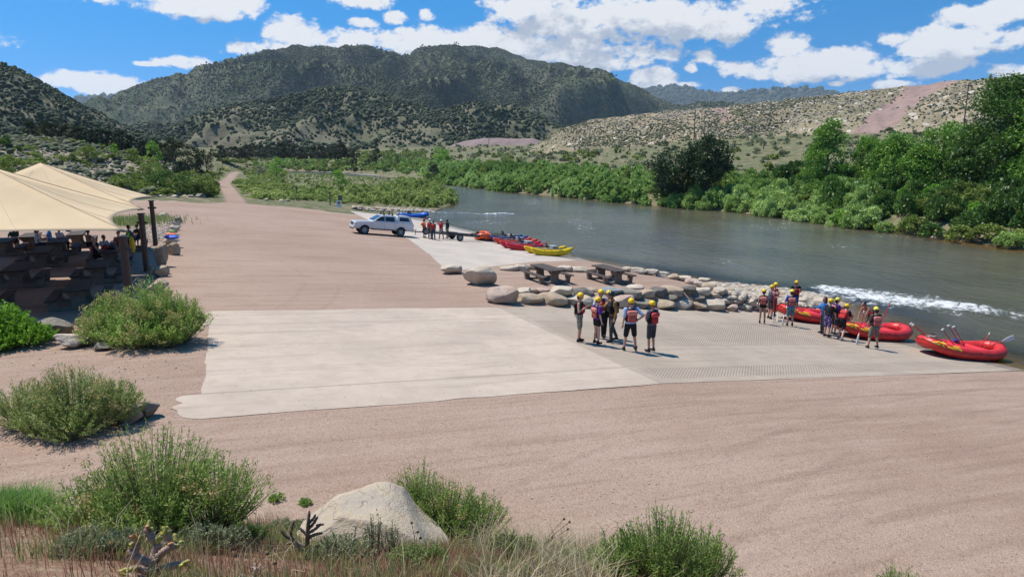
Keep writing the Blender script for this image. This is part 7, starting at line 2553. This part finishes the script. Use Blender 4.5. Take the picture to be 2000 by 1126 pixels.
def person(label, pos, face, height=1.75, skin=0, lean=0.0, arms=('down', 'down'), legs='stand', top=None, sleeve=0.5, bottom=('black', 0.55), vest=None, back=None, front=None,
           helmet=None, hair=None, shoes=M_SHOE, build=1.0, head_turn=0.0, head_down=0.0, shades=False, group=None, vox=0.017):
    k = height / 1.75
    fx, fy = face
    rz = math.atan2(-fx, fy)
    hipz = 0.93 if legs != 'sit' else 0.52
    if legs == 'bend':
        hipz = 0.89
    hipc = np.array([0, -0.02 if lean > 0.4 else 0.0, hipz])
    ca, sa = math.cos(lean), math.sin(lean)

    def up_(p_):
        x, y, z = p_
        return hipc + np.array([x, y * ca + z * sa, -y * sa + z * ca])
    waist, chest, neck = up_((0, 0, 0.15)), up_((0, 0.01, 0.36)), up_((0, -0.012, 0.54))
    hl = max(lean * 0.45, 0) + head_down
    head = neck + np.array([0.02 * math.sin(head_turn), 0.035 + 0.13 * math.sin(hl), 0.155 * math.cos(hl)])
    sh = [up_((s * 0.172 * build, -0.012, 0.475)) for s in (-1, 1)]
    arm = []
    for i, s in enumerate((-1, 1)):
        e, w_ = ARMS[arms[i]]
        arm.append((sh[i] + np.array([e[0] * s, e[1], e[2]]), sh[i] + np.array([w_[0] * s, w_[1], w_[2]])))
    hip = [hipc + np.array([s * 0.092, 0, -0.03]) for s in (-1, 1)]
    leg = []
    for i, s in enumerate((-1, 1)):
        kn, an = LEGS[legs][i]
        leg.append((np.array([kn[0] * s, kn[1], kn[2]]), np.array([an[0] * s, an[1], an[2]])))
    # rest the lower foot on the ground
    low_ = min(l[1][2] for l in leg) - 0.085
    B = build
    body = [capsule(hipc, waist, 0.115 * B, 0.105 * B, wide=1.38), capsule(waist, chest, 0.105 * B, 0.118 * B, wide=1.38), capsule(chest, up_((0, 0, 0.45)), 0.112 * B, 0.075, wide=1.75),
            capsule(up_((0, 0, 0.45)), head - np.array([0, 0.02, 0.05]), 0.058, 0.052),
            ball(head + np.array([0, 0.0, 0.02]), 0.098, (0.82, 1.0, 1.16), 3), ball(head + np.array([0.0, 0.035, -0.05]), 0.068, (0.86, 0.95, 1.0), 2)]
    fwd = np.array([math.sin(head_turn), math.cos(head_turn), -0.35 * math.sin(hl)])
    fwd = fwd / np.linalg.norm(fwd)
    rgt = np.array([fwd[1], -fwd[0], 0])
    body.append(capsule(head + fwd * 0.085 + np.array([0, 0, 0.0]), head + fwd * 0.108 + np.array([0, 0, -0.022]), 0.012, 0.016, 8))
    for s in (-1, 1):
        body.append(ball(head + rgt * s * 0.083 - fwd * 0.005, 0.026, (0.5, 0.9, 1.2), 1))
    for i in (0, 1):
        e, w_ = arm[i]
        body += [capsule(sh[i], e, 0.052 * B, 0.041), capsule(e, w_, 0.042, 0.028)]
        d = (w_ - e) / np.linalg.norm(w_ - e)
        body.append(capsule(w_, w_ + d * 0.075, 0.03, 0.036))
        kn, an = leg[i]
        body += [capsule(hip[i], kn, 0.083 * B, 0.054), capsule(kn, kn + (an - kn) * 0.35, 0.054, 0.055), capsule(kn + (an - kn) * 0.3, an, 0.055, 0.036), capsule(an + np.array([0, -0.03, -0.045]), an + np.array([0, 0.13, -0.055]), 0.034, 0.030)]
    me = fuse(body, vox, SKIN[skin], "person", 2)
    # five fingers on each hand, bent, the thumb from the side of the palm; eyes and mouth
    extra, mi = MB(), []
    for i, s in enumerate((-1, 1)):
        e, w_ = arm[i]
        d = (w_ - e) / np.linalg.norm(w_ - e)
        acr = np.cross(d, np.array([0, 1, 0.15]))
        if np.linalg.norm(acr) < 0.3:
            acr = np.array([1.0, 0, 0])
        acr = acr / np.linalg.norm(acr)
        pal = np.cross(acr, d)
        if pal[1] < 0:
            pal = -pal
        grip = 1.0 if arms[i] in ('hold', 'hip', 'low', 'fold') else 0.45
        o0 = w_ + d * 0.075
        for q, (of, ln) in enumerate(((-0.027, 0.072), (-0.009, 0.082), (0.009, 0.078), (0.027, 0.062))):
            a0 = o0 + acr * of
            a1 = o0 + acr * of * 1.15 + d * ln * 0.55 + pal * 0.02 * grip
            a2 = a1 + d * ln * 0.35 * (1 - 0.7 * grip) + pal * ln * 0.5 * grip
            extra.np(tube_np([a0, a1, a2], [0.0105, 0.0095, 0.007], 6))
        tbs = w_ + d * 0.03 - acr * 0.03 * s
        extra.np(tube_np([tbs, tbs - acr * 0.03 * s + d * 0.025 + pal * 0.015, tbs - acr * 0.032 * s + d * 0.055 + pal * 0.03], [0.013, 0.011, 0.008], 6))
    nf = len(extra.F)
    for s in (-1, 1):
        extra.np(ball(head + fwd * 0.088 + rgt * s * 0.034 + np.array([0, 0, 0.022]), 0.012, (1, 0.6, 0.7), 1))
    ne = len(extra.F)
    extra.np(capsule(head + fwd * 0.094 - rgt * 0.022 + np.array([0, 0, -0.056]), head + fwd * 0.094 + rgt * 0.022 + np.array([0, 0, -0.056]), 0.007, 0.007, 6))
    b = bmesh.new()
    b.from_mesh(me)
    vs = [b.verts.new(v) for v in extra.V]
    for j, f in enumerate(extra.F):
        try:
            fc_ = b.faces.new([vs[q] for q in f])
        except ValueError:
            continue
        fc_.smooth = True
        fc_.material_index = 0 if j < nf else (1 if j < ne else 2)
    b.to_mesh(me)
    b.free()
    me.materials.append(M_EYE)
    me.materials.append(M_LIP)
    root = ob("person", me)
    tag(root, label, "person", group)
    root.location = (pos[0], pos[1], pos[2] - low_ * k)
    root.rotation_euler = (0, 0, rz)
    root.scale = (k, k, k)
    rt = (1, 0, 0)
    # clothing
    if top:
        segs = [capsule(hipc + np.array([0, 0, 0.0]), waist, 0.128 * B, 0.118 * B, wide=1.38), capsule(waist, chest, 0.118 * B, 0.130 * B, wide=1.38), capsule(chest, up_((0, 0, 0.455)), 0.124 * B, 0.080, wide=1.78)]
        for i in (0, 1):
            e, w_ = arm[i]
            if sleeve <= 0.5:
                segs.append(capsule(sh[i], sh[i] + (e - sh[i]) * (sleeve * 1.5), 0.068 * B, 0.062))
            else:
                segs += [capsule(sh[i], e, 0.066 * B, 0.053), capsule(e, e + (w_ - e) * 0.93, 0.053, 0.040)]
        ob("shirt", fuse(segs, 0.018, CL[top] if isinstance(top, str) else top, "shirt", 2), root)
    bt, frac = bottom
    segs = [capsule(hipc + np.array([0, 0, -0.03]), hipc + np.array([0, 0.0, 0.07]), 0.13 * B, 0.122 * B, wide=1.36)]
    for i in (0, 1):
        kn, an = leg[i]
        if frac <= 0.12:
            segs.append(capsule(hip[i], hip[i] + (kn - hip[i]) * 0.12, 0.092 * B, 0.088 * B))
        elif frac <= 1.0:
            segs.append(capsule(hip[i], hip[i] + (kn - hip[i]) * frac, 0.098 * B, (0.098 - 0.020 * frac) * B))
        else:
            segs += [capsule(hip[i], kn, 0.098 * B, 0.070), capsule(kn, an + np.array([0, 0, 0.03]), 0.070, 0.058)]
    ob("trousers" if frac > 1 else ("swim_bottoms" if frac <= 0.12 else "shorts"), fuse(segs, 0.018, CL[bt], "shorts", 2), root)
    for i in (0, 1):
        kn, an = leg[i]
        sg = [capsule(an + np.array([0, -0.035, -0.045]), an + np.array([0, 0.155, -0.052]), 0.044, 0.036, wide=1.12), capsule(an + np.array([0, 0, -0.03]), an + np.array([0, 0, 0.03]), 0.046, 0.044)]
        ob("shoe", fuse(sg, 0.014, shoes, "shoe", 1), root)
    if vest is not None:
        segs = [capsule(up_((0, 0, 0.12)), chest, 0.142 * B, 0.152 * B, wide=1.28), capsule(chest, up_((0, 0, 0.42)), 0.150 * B, 0.105, wide=1.42)]
        for s in (-1, 1):
            segs.append(capsule(up_((s * 0.10, -0.05, 0.46)), up_((s * 0.10, 0.06, 0.46)), 0.052, 0.052))
        vo = ob("life_vest", fuse(segs, 0.018, vest, "life_vest", 2), root)

        def pad(nm, y, z0, z1, hw, th, mt):
            c0, c1 = up_((0, y, z0 + th)), up_((0, y, z1 - th))
            sg = [capsule(up_((x, y, z0 + th)), up_((x, y, z1 - th)), th, th) for x in np.linspace(-hw, hw, 5)]
            ob(nm, fuse(sg, 0.016, mt, nm, 2), vo)
        if back:
            up_m, lo_m = back
            pad("back_pillow", -0.150 * B, 0.285, 0.47, 0.105 * B, 0.062, up_m)
            pad("back_panel", -0.135 * B, 0.06, 0.30, 0.085 * B, 0.052, lo_m)
        if front:
            pad("front_panel", 0.130 * B, 0.10, 0.42, 0.10 * B, 0.055, front)
        MB().tube([tuple(up_((0.195 * B * math.cos(a), 0.155 * B * math.sin(a), 0.14))) for a in np.linspace(0, 2 * math.pi, 17)], 0.016, 6).build("belt", M_STRAP, vo)
    if helmet is not None:
        V, Fq = ico_np(3)
        V = V * np.array([0.108, 0.127, 0.118])
        cut = V[:, 2] < -0.018 - 0.02 * (V[:, 1] < 0)
        V[cut, 2] = -0.018 - 0.03 * (V[cut, 1] < 0)
        cz, sz = math.cos(-head_turn), math.sin(-head_turn)
        V = np.stack([V[:, 0] * cz - V[:, 1] * sz, V[:, 0] * sz + V[:, 1] * cz, V[:, 2]], 1)
        ch, shh = math.cos(hl * 0.8), math.sin(hl * 0.8)
        V = np.stack([V[:, 0], V[:, 1] * ch + V[:, 2] * shh, -V[:, 1] * shh + V[:, 2] * ch], 1)
        V = V + head + np.array([0, 0.0, 0.045])
        ho = ob("helmet", mesh_np("helmet", V, Fq, [helmet], smooth=True), root)
        st2 = [tuple(head + rgt * 0.09 * math.cos(a) + fwd * 0.02 + np.array([0, 0, 0.03 - 0.15 * math.sin(a)])) for a in np.linspace(0, math.pi, 11)]
        MB().tube(st2, 0.008, 5).build("chin_strap", M_STRAP, ho)
    if helmet is not None and hair is None:
        hair = ((M_HAIRB, M_HAIRD)[len(label) % 2], (0.0, 0.06)[len(label) % 3 == 0])
    if hair:
        mt, ln = hair
        segs = [ball(head + np.array([0, -0.022, 0.04]), 0.105, (0.90, 0.98, 1.06), 3)]
        if ln > 0:
            segs += [capsule(head - fwd * 0.05 + np.array([0, 0, 0.02]), head - fwd * 0.075 + np.array([0, 0, -ln]), 0.085, 0.055, wide=1.2)]
        hm = fuse(segs, 0.016, mt, "hair", 1)
        # keep the face clear
        b = bmesh.new()
        b.from_mesh(hm)
        dl = [v for v in b.verts if (np.array(v.co) - head) @ fwd > 0.045 and v.co.z < head[2] + 0.065]
        bmesh.ops.delete(b, geom=dl, context='VERTS')
        b.to_mesh(hm)
        b.free()
        ob("hair", hm, root)
    if shades:
        mb = MB()
        for s in (-1, 1):
            mb.np(ball(head + fwd * 0.10 + rgt * s * 0.034 + np.array([0, 0, 0.024]), 0.026, (1, 0.45, 0.7), 2))
        mb.build("sunglasses", M_SUNG, root)
    return root


def feet(u, v, lift=0.04):
    p_ = at(u, v)
    return (p_.x, p_.y, p_.z + lift)


PB, RBK = (M_PINK, M_PINKD), (M_REDP, M_REDPD)
g1, g2, g3, g4 = 'rafters listening on the ramp', 'rafters around the red rafts', 'people by the boat trailer', 'people at the shaded tables'
person('person in camouflage shorts and a black vest, leftmost on the ramp', feet(1131, 668), (0.95, -0.25), 1.74, 0, arms=('behind', 'fold'), bottom=('camo', 0.92), vest=M_VESTK, back=(M_VESTK, M_VESTK), front=M_VESTR, helmet=M_HELMY, group=g1)
person('person in a purple top and short black shorts with a pink vest panel', feet(1165, 673), (0.86, 0.5), 1.66, 2, arms=('down', 'down'), top='purple', bottom=('black', 0.38), vest=M_VESTK, back=PB, helmet=M_HELMY, group=g1, head_turn=0.2)
person('person in a pale shirt and red vest facing us behind the purple top', feet(1171, 661), (0.25, -0.97), 1.80, 0, arms=('fold', 'fold'), top='white', bottom=('black', 1.5), vest=M_VESTR, front=M_VESTR, helmet=M_HELMY, shades=True, group=g1)
person('person in a black sleeveless vest partly behind the guide in the black helmet', feet(1187, 659), (-0.2, -0.98), 1.76, 2, arms=('down', 'fold'), bottom=('black', 1.5), vest=M_VESTK, front=M_VESTK, helmet=M_HELMY, shades=True, group=g1)
person('guide in a black helmet, mustard sleeves and dark trousers pointing to the left', feet(1196, 668), (-0.93, -0.35), 1.84, 1, lean=0.1, arms=('down', 'reach'), legs='walk', top='mustard', sleeve=1.0, bottom=('slate', 1.5), vest=M_VESTK, front=M_VESTK, back=(M_VESTK, M_VESTK), helmet=M_HELMK, group=g1)
person('person in a light blue shirt seen from behind, hand on hip', feet(1230, 686), (-0.12, 0.99), 1.82, 0, arms=('down', 'hip'), legs='wide', top='ltblue', bottom=('black', 0.9), vest=M_VESTK, back=PB, helmet=M_HELMY, build=1.12, group=g1)
person('person in a grey shirt and dark shorts seen from behind, rightmost of the listeners', feet(1271, 688), (-0.55, 0.83), 1.79, 0, arms=('cross', 'cross'), top='grey', bottom=('dkgrey', 0.92), vest=M_VESTK, back=RBK, helmet=M_HELMY, build=1.06, group=g1)

person('barelegged person in black swim bottoms at the left of the raft group', feet(1488, 632), (0.35, 0.93), 1.66, 1, bottom=('black', 0.12), vest=M_VESTK, back=PB, helmet=M_HELMY, group=g2)
q2 = person('person in a grey vest holding a paddle behind the barelegged one', feet(1503, 623), (0.9, 0.2), 1.74, 0, arms=('reach', 'hold'), bottom=('dkgrey', 0.8), vest=C_("grey_vest_fabric", (0.10, 0.09, 0.13)), front=M_VESTR, helmet=M_HELMY, group=g2)
person('person in a red vest and reddish trousers holding a red paddle upright', feet(1510, 618), (0.6, -0.75), 1.78, 0, arms=('hold', 'fold'), bottom=('red', 1.5), vest=M_VESTR, front=M_VESTR, helmet=M_HELMY, group=g2)
person('person in a black and red vest standing on the cobbles with hands at the chest', feet(1551, 610), (-0.1, -0.99), 1.78, 1, arms=('fold', 'fold'), top='black', bottom=('black', 1.5), vest=M_VESTK, front=M_VESTR, helmet=M_HELMY, shades=True, build=1.08, group=g2)
person('person in a bright blue shirt and teal shorts seen from behind with a pale paddle', feet(1542, 637), (0.2, 0.98), 1.78, 0, arms=('hold', 'down'), top='blue', bottom=('teal', 0.9), vest=M_VESTK, back=PB, helmet=M_HELML, group=g2)
person('long haired person in a blue jacket turned left beside the raft', feet(1606, 652), (-0.97, -0.1), 1.74, 1, arms=('down', 'reach'), top='skyblue', sleeve=1.0, bottom=('slate', 1.5), hair=(M_HAIRB, 0.22), group=g2, vest=C_("blue_vest_fabric", (0.03, 0.12, 0.32)))
person('person in a black top and purple floral shorts facing right', feet(1614, 659), (0.85, 0.35), 1.76, 0, lean=0.12, arms=('down', 'low'), top='black', sleeve=0.5, bottom=('floral', 0.98), vest=M_VESTK, helmet=M_HELMY, group=g2)
person('person with purple sleeves and a lime helmet behind the floral shorts', feet(1627, 654), (0.9, 0.2), 1.74, 0, lean=0.1, arms=('low', 'low'), top='purple', bottom=('dkgrey', 0.92), vest=M_VESTK, back=PB, front=M_PINKD, helmet=M_HELML, shoes=M_SHOEG, group=g2)
person('person in a bright red vest and black shorts bending over the middle raft', feet(1642, 664), (0.75, 0.6), 1.70, 2, lean=0.55, arms=('low', 'low'), legs='bend', top='black', bottom=('black', 0.75), vest=M_VESTB, back=(M_REDP, M_VESTB), helmet=M_HELMY, shoes=M_SHOEG, group=g2)
pz = loc3(R2, 0.15, 0.25, 0.16)
person('shirtless dark haired man bending down inside the middle red raft', (pz.x, pz.y, pz.z), (-0.93, -0.3), 1.80, 1, lean=0.95, arms=('deep', 'low'), legs='bend', bottom=('black', 0.85), hair=(M_HAIRD, 0.0), group=g2)
person('person in a brown shirt and grey shorts seen from behind at the middle raft', feet(1704, 681), (-0.05, 0.99), 1.80, 0, arms=('low', 'down'), legs='wide', top='brown', bottom=('greyshort', 0.95), vest=M_VESTK, back=PB, helmet=M_HELML, group=g2)

gp2 = 'paddles held around the red rafts'
a = at(1528, 637)
paddle((a.x, a.y, a.z + 0.05), (a.x - 0.10 + 0.35, a.y + 0.35, a.z + 1.45), 'pale paddle held at the left side by the person in the bright blue shirt', gp2)
a = at(1518, 628)
paddle((a.x, a.y, a.z + 0.02), (a.x + 0.05, a.y + 0.5, a.z + 1.55), 'paddle with its white blade on the ramp held by the person in the red vest', gp2)
a = at(1509, 629)
paddle((a.x, a.y, a.z + 0.02), (a.x + 0.1, a.y + 0.3, a.z + 1.46), 'paddle held next to the one with the red vest, its blade edge on', gp2)
a = at(1673, 673)
paddle((a.x, a.y, a.z + 0.03), (a.x + 0.38, a.y + 0.35, a.z + 1.50), 'red paddle with its white blade on the ramp before the middle raft', gp2)
tb_ = loc3(R1, 1.9, 0.2, 0.62)
root = empty("dark_oar", tb_, 0, 'dark oar pointing over the water from the raft nearest the cobble bar', "oar")
MB().tube([(-0.4, 0, 0), (0.9, 0.5, 0.42)], 0.02, 6).build("shaft", M_BLACK, root)
MB().box((1.02, 0.56, 0.46), (0.34, 0.16, 0.03), Matrix.Rotation(0.5, 3, 'Z') @ Matrix.Rotation(-0.3, 3, 'Y')).build("blade", M_BLACK, root, 0.008)

person('person in an orange vest and dark red helmet beside the trailer', feet(829, 465), (0.7, 0.6), 1.74, 1, arms=('hip', 'hip'), bottom=('dkgrey', 0.8), vest=M_VESTO, back=(M_VESTO, M_VESTO), helmet=M_HELMR, group=g3, vox=0.022)
person('person in a red vest, white helmet and grey trousers by the trailer', feet(840, 467), (0.5, -0.7), 1.80, 1, arms=('fold', 'down'), bottom=('slate', 1.5), vest=M_VESTB, front=M_VESTB, back=(M_VESTB, M_VESTB), helmet=M_HELMW, group=g3, vox=0.022)
person('person in a dark red vest and navy trousers in front of the trailer', feet(847, 469), (0.2, 0.95), 1.72, 1, arms=('down', 'down'), top='green', bottom=('navy', 1.5), vest=M_VESTR, back=(M_VESTB, M_VESTR), helmet=M_HELMK, group=g3, vox=0.022)
person('person with both hands raised to a white helmet by the trailer', feet(862, 467), (0.3, 0.9), 1.78, 1, arms=('head', 'head'), legs='wide', top='red', bottom=('khaki', 1.5), vest=M_VESTB, back=(M_VESTB, M_VESTB), helmet=M_HELMW, group=g3, vox=0.022)
person('person in a dark green jacket and khaki trousers at the trailer wheel', feet(874, 466), (-0.8, 0.4), 1.80, 1, arms=('down', 'down'), top='green', sleeve=1.0, bottom=('khaki', 1.5), helmet=M_HELMK, group=g3, vox=0.022)


def seated(label, u, v, h, face, **kw):
    p_ = at_h(u, v, h)
    return person(label, (p_.x, p_.y, p_.z), face, legs='sit', group=g4, vox=0.022, **kw)


seated('man in a dark green shirt seated at the far left shaded table', 27, 455, 0.95, (-0.8, 0.5), top='green', bottom=('dkgrey', 0.9), arms=('table', 'table'), skin=1, hair=(M_HAIRD, 0))
seated('bald person with a faded red vest seen from behind at a shaded table', 184, 482, 0.95, (0.7, 0.7), bottom=('black', 0.9), vest=M_VESTK, back=(M_PINKD, M_PINKD), arms=('table', 'table'), skin=0)
seated('person in a pale grey shirt seated beside the bald one', 203, 474, 0.95, (0.8, -0.3), top='palegrey', bottom=('dkgrey', 0.9), arms=('table', 'table'), skin=1, hair=(M_HAIRD, 0))
seated('person in a blue grey shirt with a yellow bag by the near canopy post', 250, 484, 0.95, (-0.7, 0.7), top='grey', bottom=('navy', 0.9), arms=('table', 'table'), skin=0, hair=(M_HAIRB, 0.05))
seated('person in a slate shirt with a green pack between the two canopy posts', 251, 453, 0.95, (0.5, 0.8), top='grey', bottom=('black', 0.9), arms=('table', 'table'), skin=1, hair=(M_HAIRD, 0))
seated('dark dressed person at the table behind the middle canopy post', 268, 450, 0.95, (-0.9, 0.2), top='black', bottom=('black', 0.9), arms=('table', 'table'), skin=0, hair=(M_HAIRD, 0))
seated('person in black sitting sideways on a back table', 116, 462, 0.8, (0.9, -0.2), top='white', bottom=('black', 1.5), arms=('table', 'table'), skin=0, hair=(M_HAIRD, 0))
seated('barebacked person at the table behind the bald one', 172, 461, 0.95, (0.3, 0.9), bottom=('black', 0.9), arms=('table', 'table'), skin=1, hair=(M_HAIRD, 0))

seated('person in a white shirt at the middle back table', 72, 460, 0.95, (0.8, 0.3), top='white', bottom=('navy', 0.9), arms=('table', 'table'), skin=0, hair=(M_HAIRB, 0.08))
seated('person in a sky blue shirt seated behind the person in white', 96, 455, 0.9, (-0.7, -0.5), top='skyblue', bottom=('black', 0.9), arms=('table', 'table'), skin=1, hair=(M_HAIRD, 0))
seated('person in red at the table behind the near canopy post', 232, 466, 0.95, (0.4, -0.8), top='red', bottom=('dkgrey', 0.9), arms=('table', 'table'), skin=0, hair=(M_HAIRD, 0))


def sack(name, label, cat, p_, size, mat, seed, extra=True):
    root = empty(name, p_, 0.3 * seed, label, cat)
    V, Fq = rock_np(900 + seed, size[0], size[1], size[2], planes=5, rough=0.12, ico=ico_np(3), cut=(0.7, 0.95))
    ob("bag_body", mesh_np("bag_body", V, Fq, [mat], smooth=True), root)
    MB().tube([(-size[0] * 0.3, 0, size[2] * 0.9), (0, 0, size[2] * 1.12), (size[0] * 0.3, 0, size[2] * 0.9)], 0.014, 6).build("strap", M_STRAP, root)
    return root


M_YBAG = plain("yellow_dry_bag", (0.70, 0.48, 0.02), 0.5)
M_BBAG = plain("bright_blue_fabric", (0.03, 0.10, 0.55), 0.7, var=0.2)
M_GBAG = plain("lime_green_fabric", (0.18, 0.50, 0.03), 0.7, var=0.2)
M_OBAG = plain("orange_fabric", (0.72, 0.16, 0.04), 0.7, var=0.2)
M_RBAG = plain("red_fabric", (0.40, 0.02, 0.03), 0.7, var=0.2)
p_ = at_h(259, 482, 1.0)
sack("dry_bag", 'tall yellow dry bag leaning on the person by the near canopy post', "bag", p_ + Vector((0, 0, 0.70)), (0.28, 0.3, 0.85), M_YBAG, 1)
p_ = at_h(207, 487, 0.8)
sack("bag", 'dark red bag on the table by the bald person', "bag", p_ + Vector((0, 0, 0.78)), (0.36, 0.3, 0.24), M_RBAG, 2)
p_ = at_h(219, 486, 0.8)
sack("bag", 'black bag on the same table beside the dark red one', "bag", p_ + Vector((0, 0, 0.78)), (0.42, 0.3, 0.22), M_BLACK, 3)
p_ = at_h(56, 457, 0.8)
sack("bag", 'lime green bag on the bench at the back left', "bag", p_ + Vector((0, 0, 0.48)), (0.40, 0.3, 0.25), M_GBAG, 4)
p_ = at_h(66, 460, 0.6)
sack("bag", 'blue bag beside the lime green one', "bag", p_ + Vector((0, 0, 0.40)), (0.40, 0.35, 0.35), M_BBAG, 5)
p_ = at_h(134, 452, 0.8)
sack("bag", 'blue bag on a table under the canopy edge', "bag", p_ + Vector((0, 0, 0.78)), (0.45, 0.3, 0.25), M_BBAG, 6)
p_ = at_h(252, 458, 0.9)
sack("backpack", 'green pack on the back of the slate shirted person', "bag", p_ + Vector((0.1, -0.3, 0.72)), (0.3, 0.22, 0.36), M_GBAG, 7)
for (u, v, lz, sz, mt, lb) in ((333, 470, 0.36, (0.75, 0.5, 0.12), M_OBAG, 'orange and red towel spread on a rock in the row'), (335, 466, 0.44, (0.4, 0.3, 0.10), M_GBAG, 'lime green cloth lying on the same rock as the orange towel'),
                               (334, 483, 0.45, (0.95, 0.7, 0.28), M_BBAG, 'bright blue tarp draped over a rock behind the tall slab')):
    p_ = at(u, v)
    V, Fq = rock_np(950 + int(lz * 100), sz[0], sz[1], sz[2], planes=4, rough=0.25, ico=ico_np(3), cut=(0.8, 0.98))
    o = ob("draped_cloth", mesh_np("draped_cloth", V, Fq, [mt], smooth=True), None, (p_.x, p_.y + 0.2, p_.z + lz))
    tag(o, lb, "cloth")
